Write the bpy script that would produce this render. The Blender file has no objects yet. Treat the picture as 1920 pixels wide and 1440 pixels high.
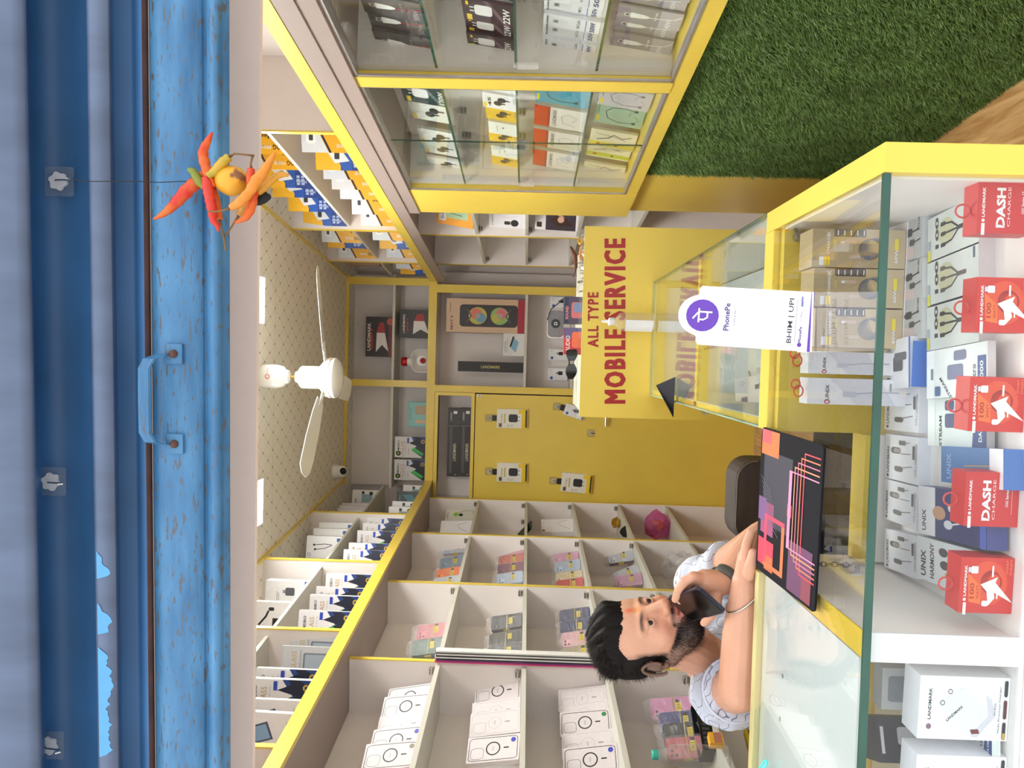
import bpy, math, random
from math import sin, cos, pi, radians, atan2, sqrt
from mathutils import Vector, Matrix
random.seed(7)
SC = bpy.context.scene
COL = SC.collection
# ---------------------------------------------------------------- camera (a phone held sideways: the place is seen turned a quarter)
EYE = 1.5
FPX, YAW, PITCH, ROLL = 1459.44, radians(1.881), radians(1.1041), radians(1.6049)
F_ = Vector((-sin(YAW)*cos(PITCH), cos(YAW)*cos(PITCH), sin(PITCH)))
R0 = Vector((cos(YAW), sin(YAW), 0)); U0 = R0.cross(F_)
R_ = R0*cos(ROLL)+U0*sin(ROLL); U_ = R_.cross(F_)
cd = bpy.data.cameras.new('camera'); cam = bpy.data.objects.new('camera', cd); COL.objects.link(cam)
cd.sensor_width = 36; cd.lens = FPX/1920*36; cd.clip_start = .02
m = Matrix.Identity(4)
for i in range(3):
    m[i][0] = -U_[i]; m[i][1] = R_[i]; m[i][2] = -F_[i]
m[2][3] = EYE
cam.matrix_world = m
SC.camera = cam
# ---------------------------------------------------------------- world, exposure
SC.view_settings.view_transform = 'Standard'; SC.view_settings.look = 'None'
SC.view_settings.gamma = 1; SC.view_settings.use_curve_mapping = False
SC.view_settings.exposure = 0.2
SC.cycles.use_denoising = True
SC.cycles.max_bounces = 10; SC.cycles.transparent_max_bounces = 24; SC.cycles.diffuse_bounces = 5
SC.cycles.sample_clamp_indirect = 6
W = bpy.data.worlds.new('street_daylight'); SC.world = W; W.use_nodes = True
nt = W.node_tree; bg = nt.nodes['Background']
tc = nt.nodes.new('ShaderNodeTexCoord'); sp = nt.nodes.new('ShaderNodeSeparateXYZ'); cr = nt.nodes.new('ShaderNodeValToRGB')
mr = nt.nodes.new('ShaderNodeMapRange'); mr.inputs[1].default_value = -.4; mr.inputs[2].default_value = .8
nt.links.new(tc.outputs['Generated'], sp.inputs[0]); nt.links.new(sp.outputs[2], mr.inputs[0]); nt.links.new(mr.outputs[0], cr.inputs[0])
cr.color_ramp.elements[0].color = (.40, .38, .36, 1); cr.color_ramp.elements[1].color = (.88, .93, 1, 1)
e = cr.color_ramp.elements.new(.40); e.color = (.80, .80, .80, 1)
nt.links.new(cr.outputs[0], bg.inputs[0]); bg.inputs[1].default_value = 1.9
LED_STRENGTH = 41.0
# ---------------------------------------------------------------- pixel rays, used to take real positions off the photograph
def ray(X, Y): return F_*FPX + R_*(720-Y) - U_*(X-960)
E0 = Vector((0, 0, EYE))
def atY(X, Y, y): d = ray(X, Y); return E0 + d*(y/d.y)
def atH(X, Y, h): d = ray(X, Y); return E0 + d*(h/d.z)
def atR(X, Y, o=0): d = ray(X, Y); return E0 + d*((1.1026+o)/(d.x+.0921*d.y))
def atL(X, Y, o=0): d = ray(X, Y); return E0 + d*((-1.4006-o)/(d.x-.0784*d.y))
# ---------------------------------------------------------------- materials
def lin(c): return tuple((v/255/12.92 if v/255 <= .04045 else ((v/255+.055)/1.055)**2.4) for v in c)
MATS = {}
def mat(name, rgb, rough=.5, metal=0, noise=0, scale=20, bump=0, spec=.5, coat=0, emit=0, stretch=(1,1,1)):
    if name in MATS: return MATS[name]
    M = bpy.data.materials.new(name); M.use_nodes = True; n = M.node_tree.nodes; l = M.node_tree.links
    b = n['Principled BSDF']; c = lin(rgb)
    b.inputs['Base Color'].default_value = (*c, 1); b.inputs['Roughness'].default_value = rough; b.inputs['Metallic'].default_value = metal
    b.inputs['Specular IOR Level'].default_value = spec; b.inputs['Coat Weight'].default_value = coat; b.inputs['Coat Roughness'].default_value = .15
    if emit: b.inputs['Emission Color'].default_value = (*c, 1); b.inputs['Emission Strength'].default_value = emit
    if noise or bump:
        t = n.new('ShaderNodeTexCoord'); mp = n.new('ShaderNodeMapping'); mp.inputs['Scale'].default_value = stretch
        no = n.new('ShaderNodeTexNoise'); no.inputs['Scale'].default_value = scale; no.inputs['Detail'].default_value = 4
        l.new(t.outputs['Object'], mp.inputs[0]); l.new(mp.outputs[0], no.inputs[0])
        if noise:
            r = n.new('ShaderNodeValToRGB')
            r.color_ramp.elements[0].position = .3; r.color_ramp.elements[1].position = .7
            r.color_ramp.elements[0].color = tuple(max(0, v*(1-noise)) for v in c)+(1,)
            r.color_ramp.elements[1].color = tuple(min(1, v*(1+noise*.6)) for v in c)+(1,)
            l.new(no.outputs[0], r.inputs[0]); l.new(r.outputs[0], b.inputs['Base Color'])
        if bump:
            bp = n.new('ShaderNodeBump'); bp.inputs['Strength'].default_value = bump; bp.inputs['Distance'].default_value = .002
            l.new(no.outputs[0], bp.inputs['Height']); l.new(bp.outputs[0], b.inputs['Normal'])
    MATS[name] = M; return M
def col(rgb, rough=.45, name=None):   # plain printed colour, tiny mottling so it is procedural
    k = name or 'ink_%d_%d_%d' % tuple(rgb)
    return mat(k, rgb, rough, noise=.04, scale=60)
def glassmat(name, tint=(1,1,1), gloss=1.0, rough=.0, ior=1.45, film=0, filmcol=(.8,.8,.8)):
    if name in MATS: return MATS[name]
    M = bpy.data.materials.new(name); M.use_nodes = True; n = M.node_tree.nodes; l = M.node_tree.links; n.clear()
    o = n.new('ShaderNodeOutputMaterial'); mx = n.new('ShaderNodeMixShader'); tr = n.new('ShaderNodeBsdfTransparent'); gl = n.new('ShaderNodeBsdfGlossy')
    tr.inputs[0].default_value = (*tint, 1); gl.inputs[1].default_value = rough; gl.inputs[0].default_value = (gloss,)*3+(1,)
    lw = n.new('ShaderNodeLayerWeight'); lw.inputs[0].default_value = .5      # Schlick reflectance from both sides of the thin sheet
    pw = n.new('ShaderNodeMath'); pw.operation = 'POWER'; pw.inputs[1].default_value = 5; ml = n.new('ShaderNodeMath'); ml.operation = 'MULTIPLY_ADD'
    f0 = ((ior-1)/(ior+1))**2; ml.inputs[1].default_value = 1-f0; ml.inputs[2].default_value = f0
    l.new(lw.outputs['Facing'], pw.inputs[0]); l.new(pw.outputs[0], ml.inputs[0]); l.new(ml.outputs[0], mx.inputs[0])
    l.new(tr.outputs[0], mx.inputs[1]); l.new(gl.outputs[0], mx.inputs[2]); last = mx
    if film:
        df = n.new('ShaderNodeBsdfDiffuse'); df.inputs[0].default_value = (*filmcol, 1)
        m2 = n.new('ShaderNodeMixShader'); no = n.new('ShaderNodeTexNoise'); no.inputs['Scale'].default_value = 30
        mr = n.new('ShaderNodeMath'); mr.operation = 'MULTIPLY'; mr.inputs[1].default_value = film*2
        l.new(no.outputs[0], mr.inputs[0]); l.new(mr.outputs[0], m2.inputs[0]); l.new(mx.outputs[0], m2.inputs[1]); l.new(df.outputs[0], m2.inputs[2]); last = m2
        if rough:
            bp = n.new('ShaderNodeBump'); bp.inputs['Strength'].default_value = .8; bp.inputs['Distance'].default_value = .004
            l.new(no.outputs[0], bp.inputs['Height']); l.new(bp.outputs[0], gl.inputs['Normal'])
    l.new(last.outputs[0], o.inputs[0]); MATS[name] = M; return M
YEL = mat('yellow_laminate', (233, 205, 88), .3, noise=.05, scale=3, spec=.45)
WHT = mat('white_laminate', (236, 229, 226), .45, noise=.03, scale=6, spec=.4)
SHF = mat('pale_grey_shelf_laminate', (208, 206, 196), .45, noise=.03, scale=8)
TAU = mat('taupe_laminate', (158, 142, 135), .5, noise=.02, scale=40)
TAB = mat('taupe_laminate_lightened', (238, 216, 204), .5, noise=.02, scale=40)  # same taupe laminate, extra light put into the colour for the dim beam
EDG = mat('dark_laminate_seam', (120, 105, 98), .6)
GLS = glassmat('clear_glass', (.97, .99, .98))
GLE = mat('green_glass_edge', (38, 84, 70), .12, noise=.2, scale=12, spec=.8)
GLP = mat('pale_glass_edge', (150, 180, 165), .2, noise=.2, scale=12, spec=.8)
CHR = mat('chrome', (205, 203, 200), .22, 1)
STL = mat('brushed_steel', (150, 145, 140), .35, 1, noise=.1, scale=40)
ALU = mat('aluminium_channel', (188, 182, 182), .35, .8, noise=.1, scale=30)
BLK = mat('black_plastic', (24, 24, 27), .35)
WPL = mat('white_plastic', (240, 240, 238), .35)
DRK = mat('dark_grey_matte', (62, 62, 64), .7, noise=.2, scale=14)
# ---------------------------------------------------------------- mesh builder
TXT = {}
def textmesh(s, bold=0):
    k = (s, bold)
    if k in TXT: return TXT[k]
    c = bpy.data.curves.new('t', 'FONT'); c.body = s; c.resolution_u = 2; c.offset = bold; c.space_character = 1.2 if s in ('MOBILE SERVICE', 'ALL TYPE') else 1; c.fill_mode = 'FRONT'
    o = bpy.data.objects.new('t', c); COL.objects.link(o)
    dg = bpy.context.evaluated_depsgraph_get(); dg.update()
    me = bpy.data.meshes.new_from_object(o.evaluated_get(dg))
    vs = [(v.co.x, v.co.y) for v in me.vertices]; fs = [tuple(p.vertices) for p in me.polygons]
    bpy.data.objects.remove(o); bpy.data.curves.remove(c); bpy.data.meshes.remove(me)
    if not vs: TXT[k] = ([], []); return TXT[k]
    x0 = min(v[0] for v in vs); x1 = max(v[0] for v in vs); y0 = min(v[1] for v in vs); y1 = max(v[1] for v in vs)
    vs = [((v[0]-x0)/(x1-x0+1e-9)-.5, (v[1]-y0)/(y1-y0+1e-9)-.5) for v in vs]
    TXT[k] = (vs, fs); return TXT[k]
def rrect(w, h, r, n=4):
    p = []
    for cx, cy, a0 in ((w/2-r, h/2-r, 0), (-w/2+r, h/2-r, 90), (-w/2+r, -h/2+r, 180), (w/2-r, -h/2+r, 270)):
        for i in range(n+1):
            a = radians(a0+90*i/n); p.append((cx+r*cos(a), cy+r*sin(a)))
    return p
class MB:
    def __init__(s, M=None): s.v = []; s.f = []; s.mi = []; s.mats = []; s.M = M or Matrix.Identity(4)
    def k(s, m):
        if m not in s.mats: s.mats.append(m)
        return s.mats.index(m)
    def add(s, vs, fs, m, M=None):
        T = s.M @ M if M else s.M; b = len(s.v); i = s.k(m)
        s.v += [T @ Vector(v) for v in vs]; s.f += [tuple(b+j for j in f) for f in fs]; s.mi += [i]*len(fs)
    def box(s, lo, hi, m, M=None, bev=0):
        (a, b, c), (d, e, f) = lo, hi
        if bev:
            return s.prism([(x+(a+d)/2, y+(c+f)/2) for x, y in rrect(abs(d-a), abs(f-c), bev, 3)], b, e, m, M)
        s.add([(a,b,c),(d,b,c),(d,e,c),(a,e,c),(a,b,f),(d,b,f),(d,e,f),(a,e,f)],
              [(0,3,2,1),(4,5,6,7),(0,1,5,4),(1,2,6,5),(2,3,7,6),(3,0,4,7)], m, M)
    def prism(s, pts, y0, y1, m, M=None):     # outline in x,z pushed through y0..y1
        n = len(pts)
        s.add([(p[0], y0, p[1]) for p in pts]+[(p[0], y1, p[1]) for p in pts],
              [tuple(range(n)), tuple(range(2*n-1, n-1, -1))]+[(i, i+n, (i+1) % n+n, (i+1) % n) for i in range(n)], m, M)
    def prismz(s, pts, z0, z1, m, M=None):
        n = len(pts)
        s.add([(p[0], p[1], z0) for p in pts]+[(p[0], p[1], z1) for p in pts],
              [tuple(range(n-1, -1, -1)), tuple(range(n, 2*n))]+[(i, (i+1) % n, (i+1) % n+n, i+n) for i in range(n)], m, M)
    def poly(s, pts, m, M=None): s.add(pts, [tuple(range(len(pts)))], m, M)
    def lathe(s, prof, m, M=None, n=24, a0=0, a1=2*pi):   # prof: (r, z)
        vs = []; fs = []; full = abs(a1-a0-2*pi) < 1e-6; c = n if full else n+1
        for r, z in prof:
            for i in range(c): a = a0+(a1-a0)*i/n; vs.append((r*cos(a), r*sin(a), z))
        for j in range(len(prof)-1):
            for i in range(n):
                i2 = (i+1) % c; fs.append((j*c+i, j*c+i2, (j+1)*c+i2, (j+1)*c+i))
        s.add(vs, fs, m, M)
    def tube(s, pts, r, m, n=8, M=None, caps=True):
        pts = [Vector(p) for p in pts]; rs = r if isinstance(r, (list, tuple)) else [r]*len(pts)
        vs = []; fs = []; up = None
        for i, p in enumerate(pts):
            t = (pts[min(i+1, len(pts)-1)]-pts[max(i-1, 0)]).normalized()
            if up is None: up = t.orthogonal().normalized()
            up = (up - t*up.dot(t)).normalized(); w = t.cross(up)
            for j in range(n): a = 2*pi*j/n; vs.append(p+(up*cos(a)+w*sin(a))*rs[i])
        for i in range(len(pts)-1):
            for j in range(n): fs.append((i*n+j, i*n+(j+1) % n, (i+1)*n+(j+1) % n, (i+1)*n+j))
        if caps: fs.append(tuple(range(n-1, -1, -1))); fs.append(tuple(range((len(pts)-1)*n, len(pts)*n)))
        s.add(vs, fs, m, M)
    def sphere(s, c, r, m, M=None, n=16, k=10):
        r = r if isinstance(r, (tuple, list)) else (r, r, r); vs = []; fs = []
        for j in range(k+1):
            for i in range(n):
                a = pi*j/k; b = 2*pi*i/n; vs.append((c[0]+r[0]*sin(a)*cos(b), c[1]+r[1]*sin(a)*sin(b), c[2]+r[2]*cos(a)))
        for j in range(k):
            for i in range(n): fs.append((j*n+i, (j+1)*n+i, (j+1)*n+(i+1) % n, j*n+(i+1) % n))
        s.add(vs, fs, m, M)
    # flat graphics on the plane y = yy, facing -y
    def g(s, op, w, h, yy):
        t = op[0]
        if t == 'r': _, x, z, a, b, c = op[:6]; R = Matrix.Rotation(radians(op[6]) if len(op) > 6 else 0, 4, 'Y'); P = [(-a*w/2, -b*h/2), (a*w/2, -b*h/2), (a*w/2, b*h/2), (-a*w/2, b*h/2)]; P = [(q.x+x*w, q.z+z*h) for q in (R @ Vector((p[0], 0, p[1])) for p in P)]
        elif t == 'c': _, x, z, r, c = op; P = [(x*w+r*w*cos(2*pi*i/20), z*h+r*w*sin(2*pi*i/20)) for i in range(20)]
        elif t == 'p': _, P, c = op; P = [(x*w, z*h) for x, z in P]
        elif t == 'rr': _, x, z, a, b, r, c = op; P = [(p[0]+x*w, p[1]+z*h) for p in rrect(a*w, b*h, r*w)]
        elif t in 'ol':
            if t == 'o': _, x, z, r, th, c = op; P = [(x*w+r*w*cos(2*pi*i/28), z*h+r*w*sin(2*pi*i/28)) for i in range(28)]; cl = True
            else: _, P, th, c = op[:4]; P = [(x*w, z*h) for x, z in P]; cl = len(op) > 4
            th *= w; n = len(P); vs = []; fs = []
            for i, p in enumerate(P):
                a = P[(i-1) % n] if cl or i else p; b = P[(i+1) % n] if cl or i < n-1 else p
                d = Vector((b[0]-a[0], b[1]-a[1])); d = d.normalized() if d.length else Vector((1, 0))
                vs += [(p[0]-d.y*th/2, yy, p[1]+d.x*th/2), (p[0]+d.y*th/2, yy, p[1]-d.x*th/2)]
            for i in range(n if cl else n-1): j = (i+1) % n; fs.append((2*i, 2*i+1, 2*j+1, 2*j))
            s.add(vs, fs, c if not isinstance(c, tuple) else col(c)); return
        elif t == 't':
            _, st, x, z, tw, th, c = op[:7]; rot = radians(op[7]) if len(op) > 7 else 0; b = op[8] if len(op) > 8 else 0
            vs, fs = textmesh(st, b); vs2 = []
            for a, q in vs:
                X = a*tw*w; Z = q*th*w; vs2.append((x*w+X*cos(rot)-Z*sin(rot), yy, z*h+X*sin(rot)+Z*cos(rot)))
            s.add(vs2, fs, c if not isinstance(c, tuple) else col(c)); return
        s.add([(p[0], yy, p[1]) for p in P], [tuple(range(len(P)))], c if not isinstance(c, tuple) else col(c))
    def mesh(s, name, origin=None, smooth=False):
        me = bpy.data.meshes.new(name); o = origin or Vector((0, 0, 0))
        me.from_pydata([tuple(v-o) for v in s.v], [], s.f)
        for m in s.mats: me.materials.append(m)
        me.polygons.foreach_set('material_index', s.mi)
        if smooth: me.polygons.foreach_set('use_smooth', [True]*len(s.f))
        me.update(); return me
    def build(s, name, parent=None, origin=None, smooth=False, label=None, cat=None, group=None, kind=None):
        if parent is not None: origin = Vector(parent['_o'])
        elif origin is None:
            xs = [v.x for v in s.v]; ys = [v.y for v in s.v]; zs = [v.z for v in s.v]
            origin = Vector(((min(xs)+max(xs))/2, (min(ys)+max(ys))/2, min(zs)))
        origin = Vector(origin)
        ob = bpy.data.objects.new(name, s.mesh(name, origin, smooth)); COL.objects.link(ob)
        if smooth and smooth != 'all':
            md = ob.modifiers.new('edge_split', 'EDGE_SPLIT'); md.split_angle = radians(38)
        if parent is not None: ob.parent = parent
        else: ob.location = origin
        ob['_o'] = tuple(origin)
        tag(ob, label, cat, group, kind); return ob
def tag(o, label=None, cat=None, group=None, kind=None):
    if label: o['label'] = label
    if cat: o['category'] = cat
    if group: o['group'] = group
    if kind: o['kind'] = kind
    return o
def thing(name, loc, label, cat, group=None):
    o = bpy.data.objects.new(name, None); COL.objects.link(o); o.location = loc; o.empty_display_size = .05
    o['_o'] = tuple(loc); return tag(o, label, cat, group)
def frame(origin, A, D, Z=(0, 0, 1)):
    M = Matrix.Identity(4)
    for i in range(3): M[i][0] = A[i]; M[i][1] = D[i]; M[i][2] = Z[i]; M[i][3] = origin[i]
    return M
# wall frames: first axis runs into the shop (its value equals the depth y), second into the wall, third is height above the eye
LFR = frame((-1.4006, 0, EYE), (.0784, 1, 0), (-.9969, .0782, 0))
RFR = frame((1.1026, 0, EYE), (-.0921, 1, 0), (.9958, .0917, 0))
BY = 5.79
BFR = frame((0, BY, EYE), (1, 0, 0), (0, 1, 0))
CFR = frame((0, 0, EYE), (1, 0, 0), (0, 1, 0))
def lf(s, d, h): return LFR @ Vector((s, d, h))
def rf(s, d, h): return RFR @ Vector((s, d, h))
def part(name, parent, M, boxes, smooth=False, label=None):
    b = MB(M)
    for lo, hi, m in boxes: b.box(lo, hi, m)
    return b.build(name, parent, label=label)
def struct(name, M, boxes): 
    b = MB(M)
    for lo, hi, m in boxes: b.box(lo, hi, m)
    return b.build(name, kind='structure')
# ================================================================ the setting
def woodfloor():
    M = bpy.data.materials.new('wood_plank_vinyl'); M.use_nodes = True; n = M.node_tree.nodes; l = M.node_tree.links; b = n['Principled BSDF']
    t = n.new('ShaderNodeTexCoord'); mp = n.new('ShaderNodeMapping'); mp.inputs['Scale'].default_value = (14, 1.6, 1); no = n.new('ShaderNodeTexNoise'); no.inputs['Scale'].default_value = 2.2; no.inputs['Detail'].default_value = 6; no.inputs['Distortion'].default_value = 1.2
    r = n.new('ShaderNodeValToRGB'); r.color_ramp.elements[0].position = .35; r.color_ramp.elements[0].color = (*lin((188, 140, 84)), 1); r.color_ramp.elements[1].position = .65; r.color_ramp.elements[1].color = (*lin((226, 184, 128)), 1)
    l.new(t.outputs['Object'], mp.inputs[0]); l.new(mp.outputs[0], no.inputs[0]); l.new(no.outputs[0], r.inputs[0]); l.new(r.outputs[0], b.inputs['Base Color']); b.inputs['Roughness'].default_value = .4
    return M
struct('pavement', CFR, [((-7, -9, -1.75), (7, .7, -1.505), mat('pale_concrete', (214, 210, 204), .8, noise=.15, scale=3))])
def ceilmat():   # cream paper with a diamond grid of thin lines and a dot on every crossing
    M = bpy.data.materials.new('quilted_ceiling_paper'); M.use_nodes = True; n = M.node_tree.nodes; l = M.node_tree.links; b = n['Principled BSDF']
    t = n.new('ShaderNodeTexCoord'); sx = n.new('ShaderNodeSeparateXYZ'); l.new(t.outputs['Object'], sx.inputs[0])
    def mth(op, a, bb=None, c=None):
        x = n.new('ShaderNodeMath'); x.operation = op
        for i, q in enumerate((a, bb, c)):
            if q is None: continue
            if isinstance(q, (int, float)): x.inputs[i].default_value = q
            else: l.new(q, x.inputs[i])
        return x.outputs[0]
    P = .095
    u = mth('ADD', mth('MULTIPLY', sx.outputs[0], 1/P), mth('MULTIPLY', sx.outputs[1], .62/P)); v = mth('SUBTRACT', mth('MULTIPLY', sx.outputs[0], 1/P), mth('MULTIPLY', sx.outputs[1], .62/P))
    du = mth('ABSOLUTE', mth('SUBTRACT', mth('FRACT', u), .5)); dv = mth('ABSOLUTE', mth('SUBTRACT', mth('FRACT', v), .5))
    line = mth('MAXIMUM', mth('LESS_THAN', du, .014), mth('LESS_THAN', dv, .014))
    dot = mth('LESS_THAN', mth('SQRT', mth('ADD', mth('MULTIPLY', du, du), mth('MULTIPLY', dv, dv))), .075)
    seam = mth('LESS_THAN', mth('ABSOLUTE', mth('SUBTRACT', mth('FRACT', mth('MULTIPLY', sx.outputs[1], 1/.62)), .5)), .003)
    m1 = n.new('ShaderNodeMix'); m1.data_type = 'RGBA'; m1.inputs[6].default_value = (*lin((243, 238, 226)), 1); m1.inputs[7].default_value = (*lin((206, 196, 172)), 1)
    l.new(mth('MAXIMUM', line, seam), m1.inputs[0])
    m2 = n.new('ShaderNodeMix'); m2.data_type = 'RGBA'; l.new(m1.outputs[2], m2.inputs[6]); m2.inputs[7].default_value = (*lin((140, 126, 104)), 1); l.new(dot, m2.inputs[0])
    l.new(m2.outputs[2], b.inputs['Base Color']); b.inputs['Roughness'].default_value = .5; return M
HC, HF, HF2 = 1.36, .686, .738      # heights above the eye: ceiling, yellow fascia bottom and top
WOOD = woodfloor()
struct('floor', CFR, [((-2.6, .7, -1.75), (2.6, 1.56, -1.5), WOOD), ((.29, 1.56, -1.75), (2.6, 6.6, -1.5), WOOD), ((-2.6, 1.56, -1.75), (.29, 6.6, -1.70), WOOD)])
struct('ceiling', CFR, [((-2.3, 1.3, HC), (2.1, 6.4, HC+.06), ceilmat())])
struct('wall_left', LFR, [((1.5, .32, -1.7), (6.3, .40, HC), WHT)])
struct('wall_right', RFR, [((1.4, .34, -1.5), (6.3, .42, HC), WHT)])
struct('wall_back', CFR, [((-1.7, 6.16, -1.5), (1.4, 6.25, HC), WHT)])
# ================================================================ shelving units
_clip = None
def clip(parent, M, s, d, z):      # small chrome shelf clip on the divider face, one object each
    global _clip
    if _clip is None:
        mb = MB(); mb.box((-.022, -.011, 0), (0, .011, .02), STL); mb.lathe([(0, 0), (.009, 0), (.009, .03), (0, .03)], CHR, Matrix.Translation((-.014, 0, .012)) @ Matrix.Rotation(pi/2, 4, 'X') @ Matrix.Translation((0, 0, -.015)), 10)
        _clip = mb.mesh('shelf_clip')
    o = bpy.data.objects.new('shelf_clip', _clip); COL.objects.link(o); o.parent = parent
    o.matrix_local = Matrix.Translation(-Vector(parent['_o'])) @ M @ Matrix.Translation((s, d, z))
# --- left, above the fascia
t = thing('wall_cabinet', lf(3.6, 0, HF), 'open white overhead cabinet with yellow edges running above the phone-cover shelves', 'shelf unit')
part('back_panel', t, LFR, [((1.9, .29, HF), (5.79, .315, HC), WHT)])
part('fascia', t, LFR, [((1.9, -.02, HF), (5.79, .0, HF2), YEL)])
part('bottom_panel', t, LFR, [((1.9, 0, HF), (5.79, .29, HF+.018), TAU)])
for s in (2.34, 3.18, 4.02, 4.92):
    part('divider', t, LFR, [((s, .002, HF+.018), (s+.018, .29, HC), WHT), ((s-.002, -.004, HF2-.01), (s+.02, .002, HC), YEL)])
for a, b in ((1.9, 2.34), (2.36, 3.18), (3.2, 4.02), (4.04, 4.92), (4.94, 5.79)):
    part('shelf', t, LFR, [((a, .03, 1.045), (b, .29, 1.06), SHF)])
part('ceiling_batten', t, LFR, [((1.9, -.012, HC-.012), (5.79, .002, HC), YEL)])
# --- left, from the fascia down
LO = .07
t = thing('wall_shelf', lf(3.9, LO, -1.5), 'tall white pigeonhole shelving with yellow uprights holding phone covers', 'shelf unit')
part('back_panel', t, LFR, [((1.9, .29, -1.7), (5.79, .318, HF-.001), WHT)])
for a, b in ((1.9, 2.24), (2.258, 3.08), (3.098, 3.935), (3.953, 4.76), (4.778, 5.61)):
    for h in (.335, -.01, -.345, -.68, -1.02):
        part('shelf', t, LFR, [((a, LO+.006, h-.018), (b, .289, h), SHF)])
for s in (2.24, 3.08, 3.935, 4.76, 5.61):
    d = part('divider', t, LFR, [((s, LO, -1.7), (s+.018, .29, HF-.001), WHT), ((s-.001, LO-.004, -1.7), (s+.019, LO, HF-.001), YEL)])
    if s > 2.3:
        for h in (.335, -.01, -.345, -.68):
            for dd in (.03, .15): clip(d, LFR, s, LO+dd, h+.004)
# --- right, above the fascia
t = thing('wall_cabinet', rf(3.9, 0, HF), 'open white overhead cabinet with yellow edges above the glass-fronted case', 'shelf unit')
part('back_panel', t, RFR, [((1.6, .29, HF), (5.79, .315, HC), WHT)])
part('fascia', t, RFR, [((1.6, -.02, HF), (5.77, .0, HF2), YEL)])
part('bottom_panel', t, RFR, [((1.6, 0, HF), (5.77, .29, HF+.018), TAU)])
for s in (2.94, 4.39, 5.22):
    part('divider', t, RFR, [((s, .002, HF+.018), (s+.018, .29, HC), WHT), ((s-.002, -.004, HF2-.01), (s+.02, .002, HC), YEL)])
for a, b in ((2.96, 4.39), (4.41, 5.22), (5.24, 5.77)):
    part('shelf', t, RFR, [((a, .02, 1.02), (b, .29, 1.035), SHF)])
part('ceiling_batten', t, RFR, [((1.6, -.012, HC-.012), (5.77, .002, HC), YEL)])
for s in (2.35, 2.75): clip(t, RFR, s, .275, 1.0)
# --- frieze under it, then the glass fronted case
HT, HB = .57, -.43
t = thing('glass_display_case', rf(2.8, 0, -.48), 'long wall case with sliding glass doors and yellow frame above the artificial grass', 'display case')
part('frieze', t, RFR, [((1.3, -.012, HT), (3.98, .33, HF-.002), TAU), ((1.3, -.018, HT+.055), (5.79, -.012, HF-.002), TAU)])
part('back_panel', t, RFR, [((1.3, .26, -.48), (3.9, .28, HT), WHT)])
part('bottom_panel', t, RFR, [((1.3, 0, -.48), (3.62, .26, HB), YEL)])
part('frame_post', t, RFR, [((2.47, -.004, HB), (2.54, .02, HT), YEL), ((2.49, .02, HB), (2.52, .26, HT), WHT)])
part('frame_post', t, RFR, [((3.62, -.004, -.48), (3.98, .03, HT), YEL), ((3.62, .03, HB), (3.65, .26, HT), WHT)])
for a, b_ in ((1.3, 2.47), (2.54, 3.62)):
    for h in (.315, .065, -.187):
        part('glass_shelf', t, RFR, [((a, .035, h-.006), (b_, .255, h), GLS), ((a, .031, h-.007), (b_, .035, h+.001), GLE)])
    for c, d_, o in ((a, (a+b_)/2+.02, .006), ((a+b_)/2-.02, b_, .018)):
        gp = part('sliding_door', t, RFR, [((c, o, HB+.008), (d_, o+.004, HT-.01), GLS), ((c-.001, o-.0005, HB+.008), (c+.003, o+.0045, HT-.01), GLE)])
        e_ = d_ if o > .01 else c
        b = MB(RFR @ Matrix.Translation((d_-.06 if o > .01 else c+.06, o-.004, .03))); b.prism(rrect(.03, .075, .012), -.004, .004, glassmat('clear_acrylic', (.95,.95,.95), 1, .1, 1.6, .12, (.95,.95,.95))); 
        b.build('handle', gp)
    part('channel', t, RFR, [((a, -.002, HB), (b_, .03, HB+.008), ALU), ((a, -.002, HT-.012), (b_, .03, HT), ALU), ((b_-.012, -.002, HB), (b_, .004, HT), ALU), ((a, -.002, HB), (a+.008, .004, HT), ALU)])
for a, b_ in ((1.3, 2.47), (2.54, 3.62)):
    for h in (.315, .065, -.187):
        for s in (b_-.03, b_-.3): clip(t, RFR, s, .245, h-.026)
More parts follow.
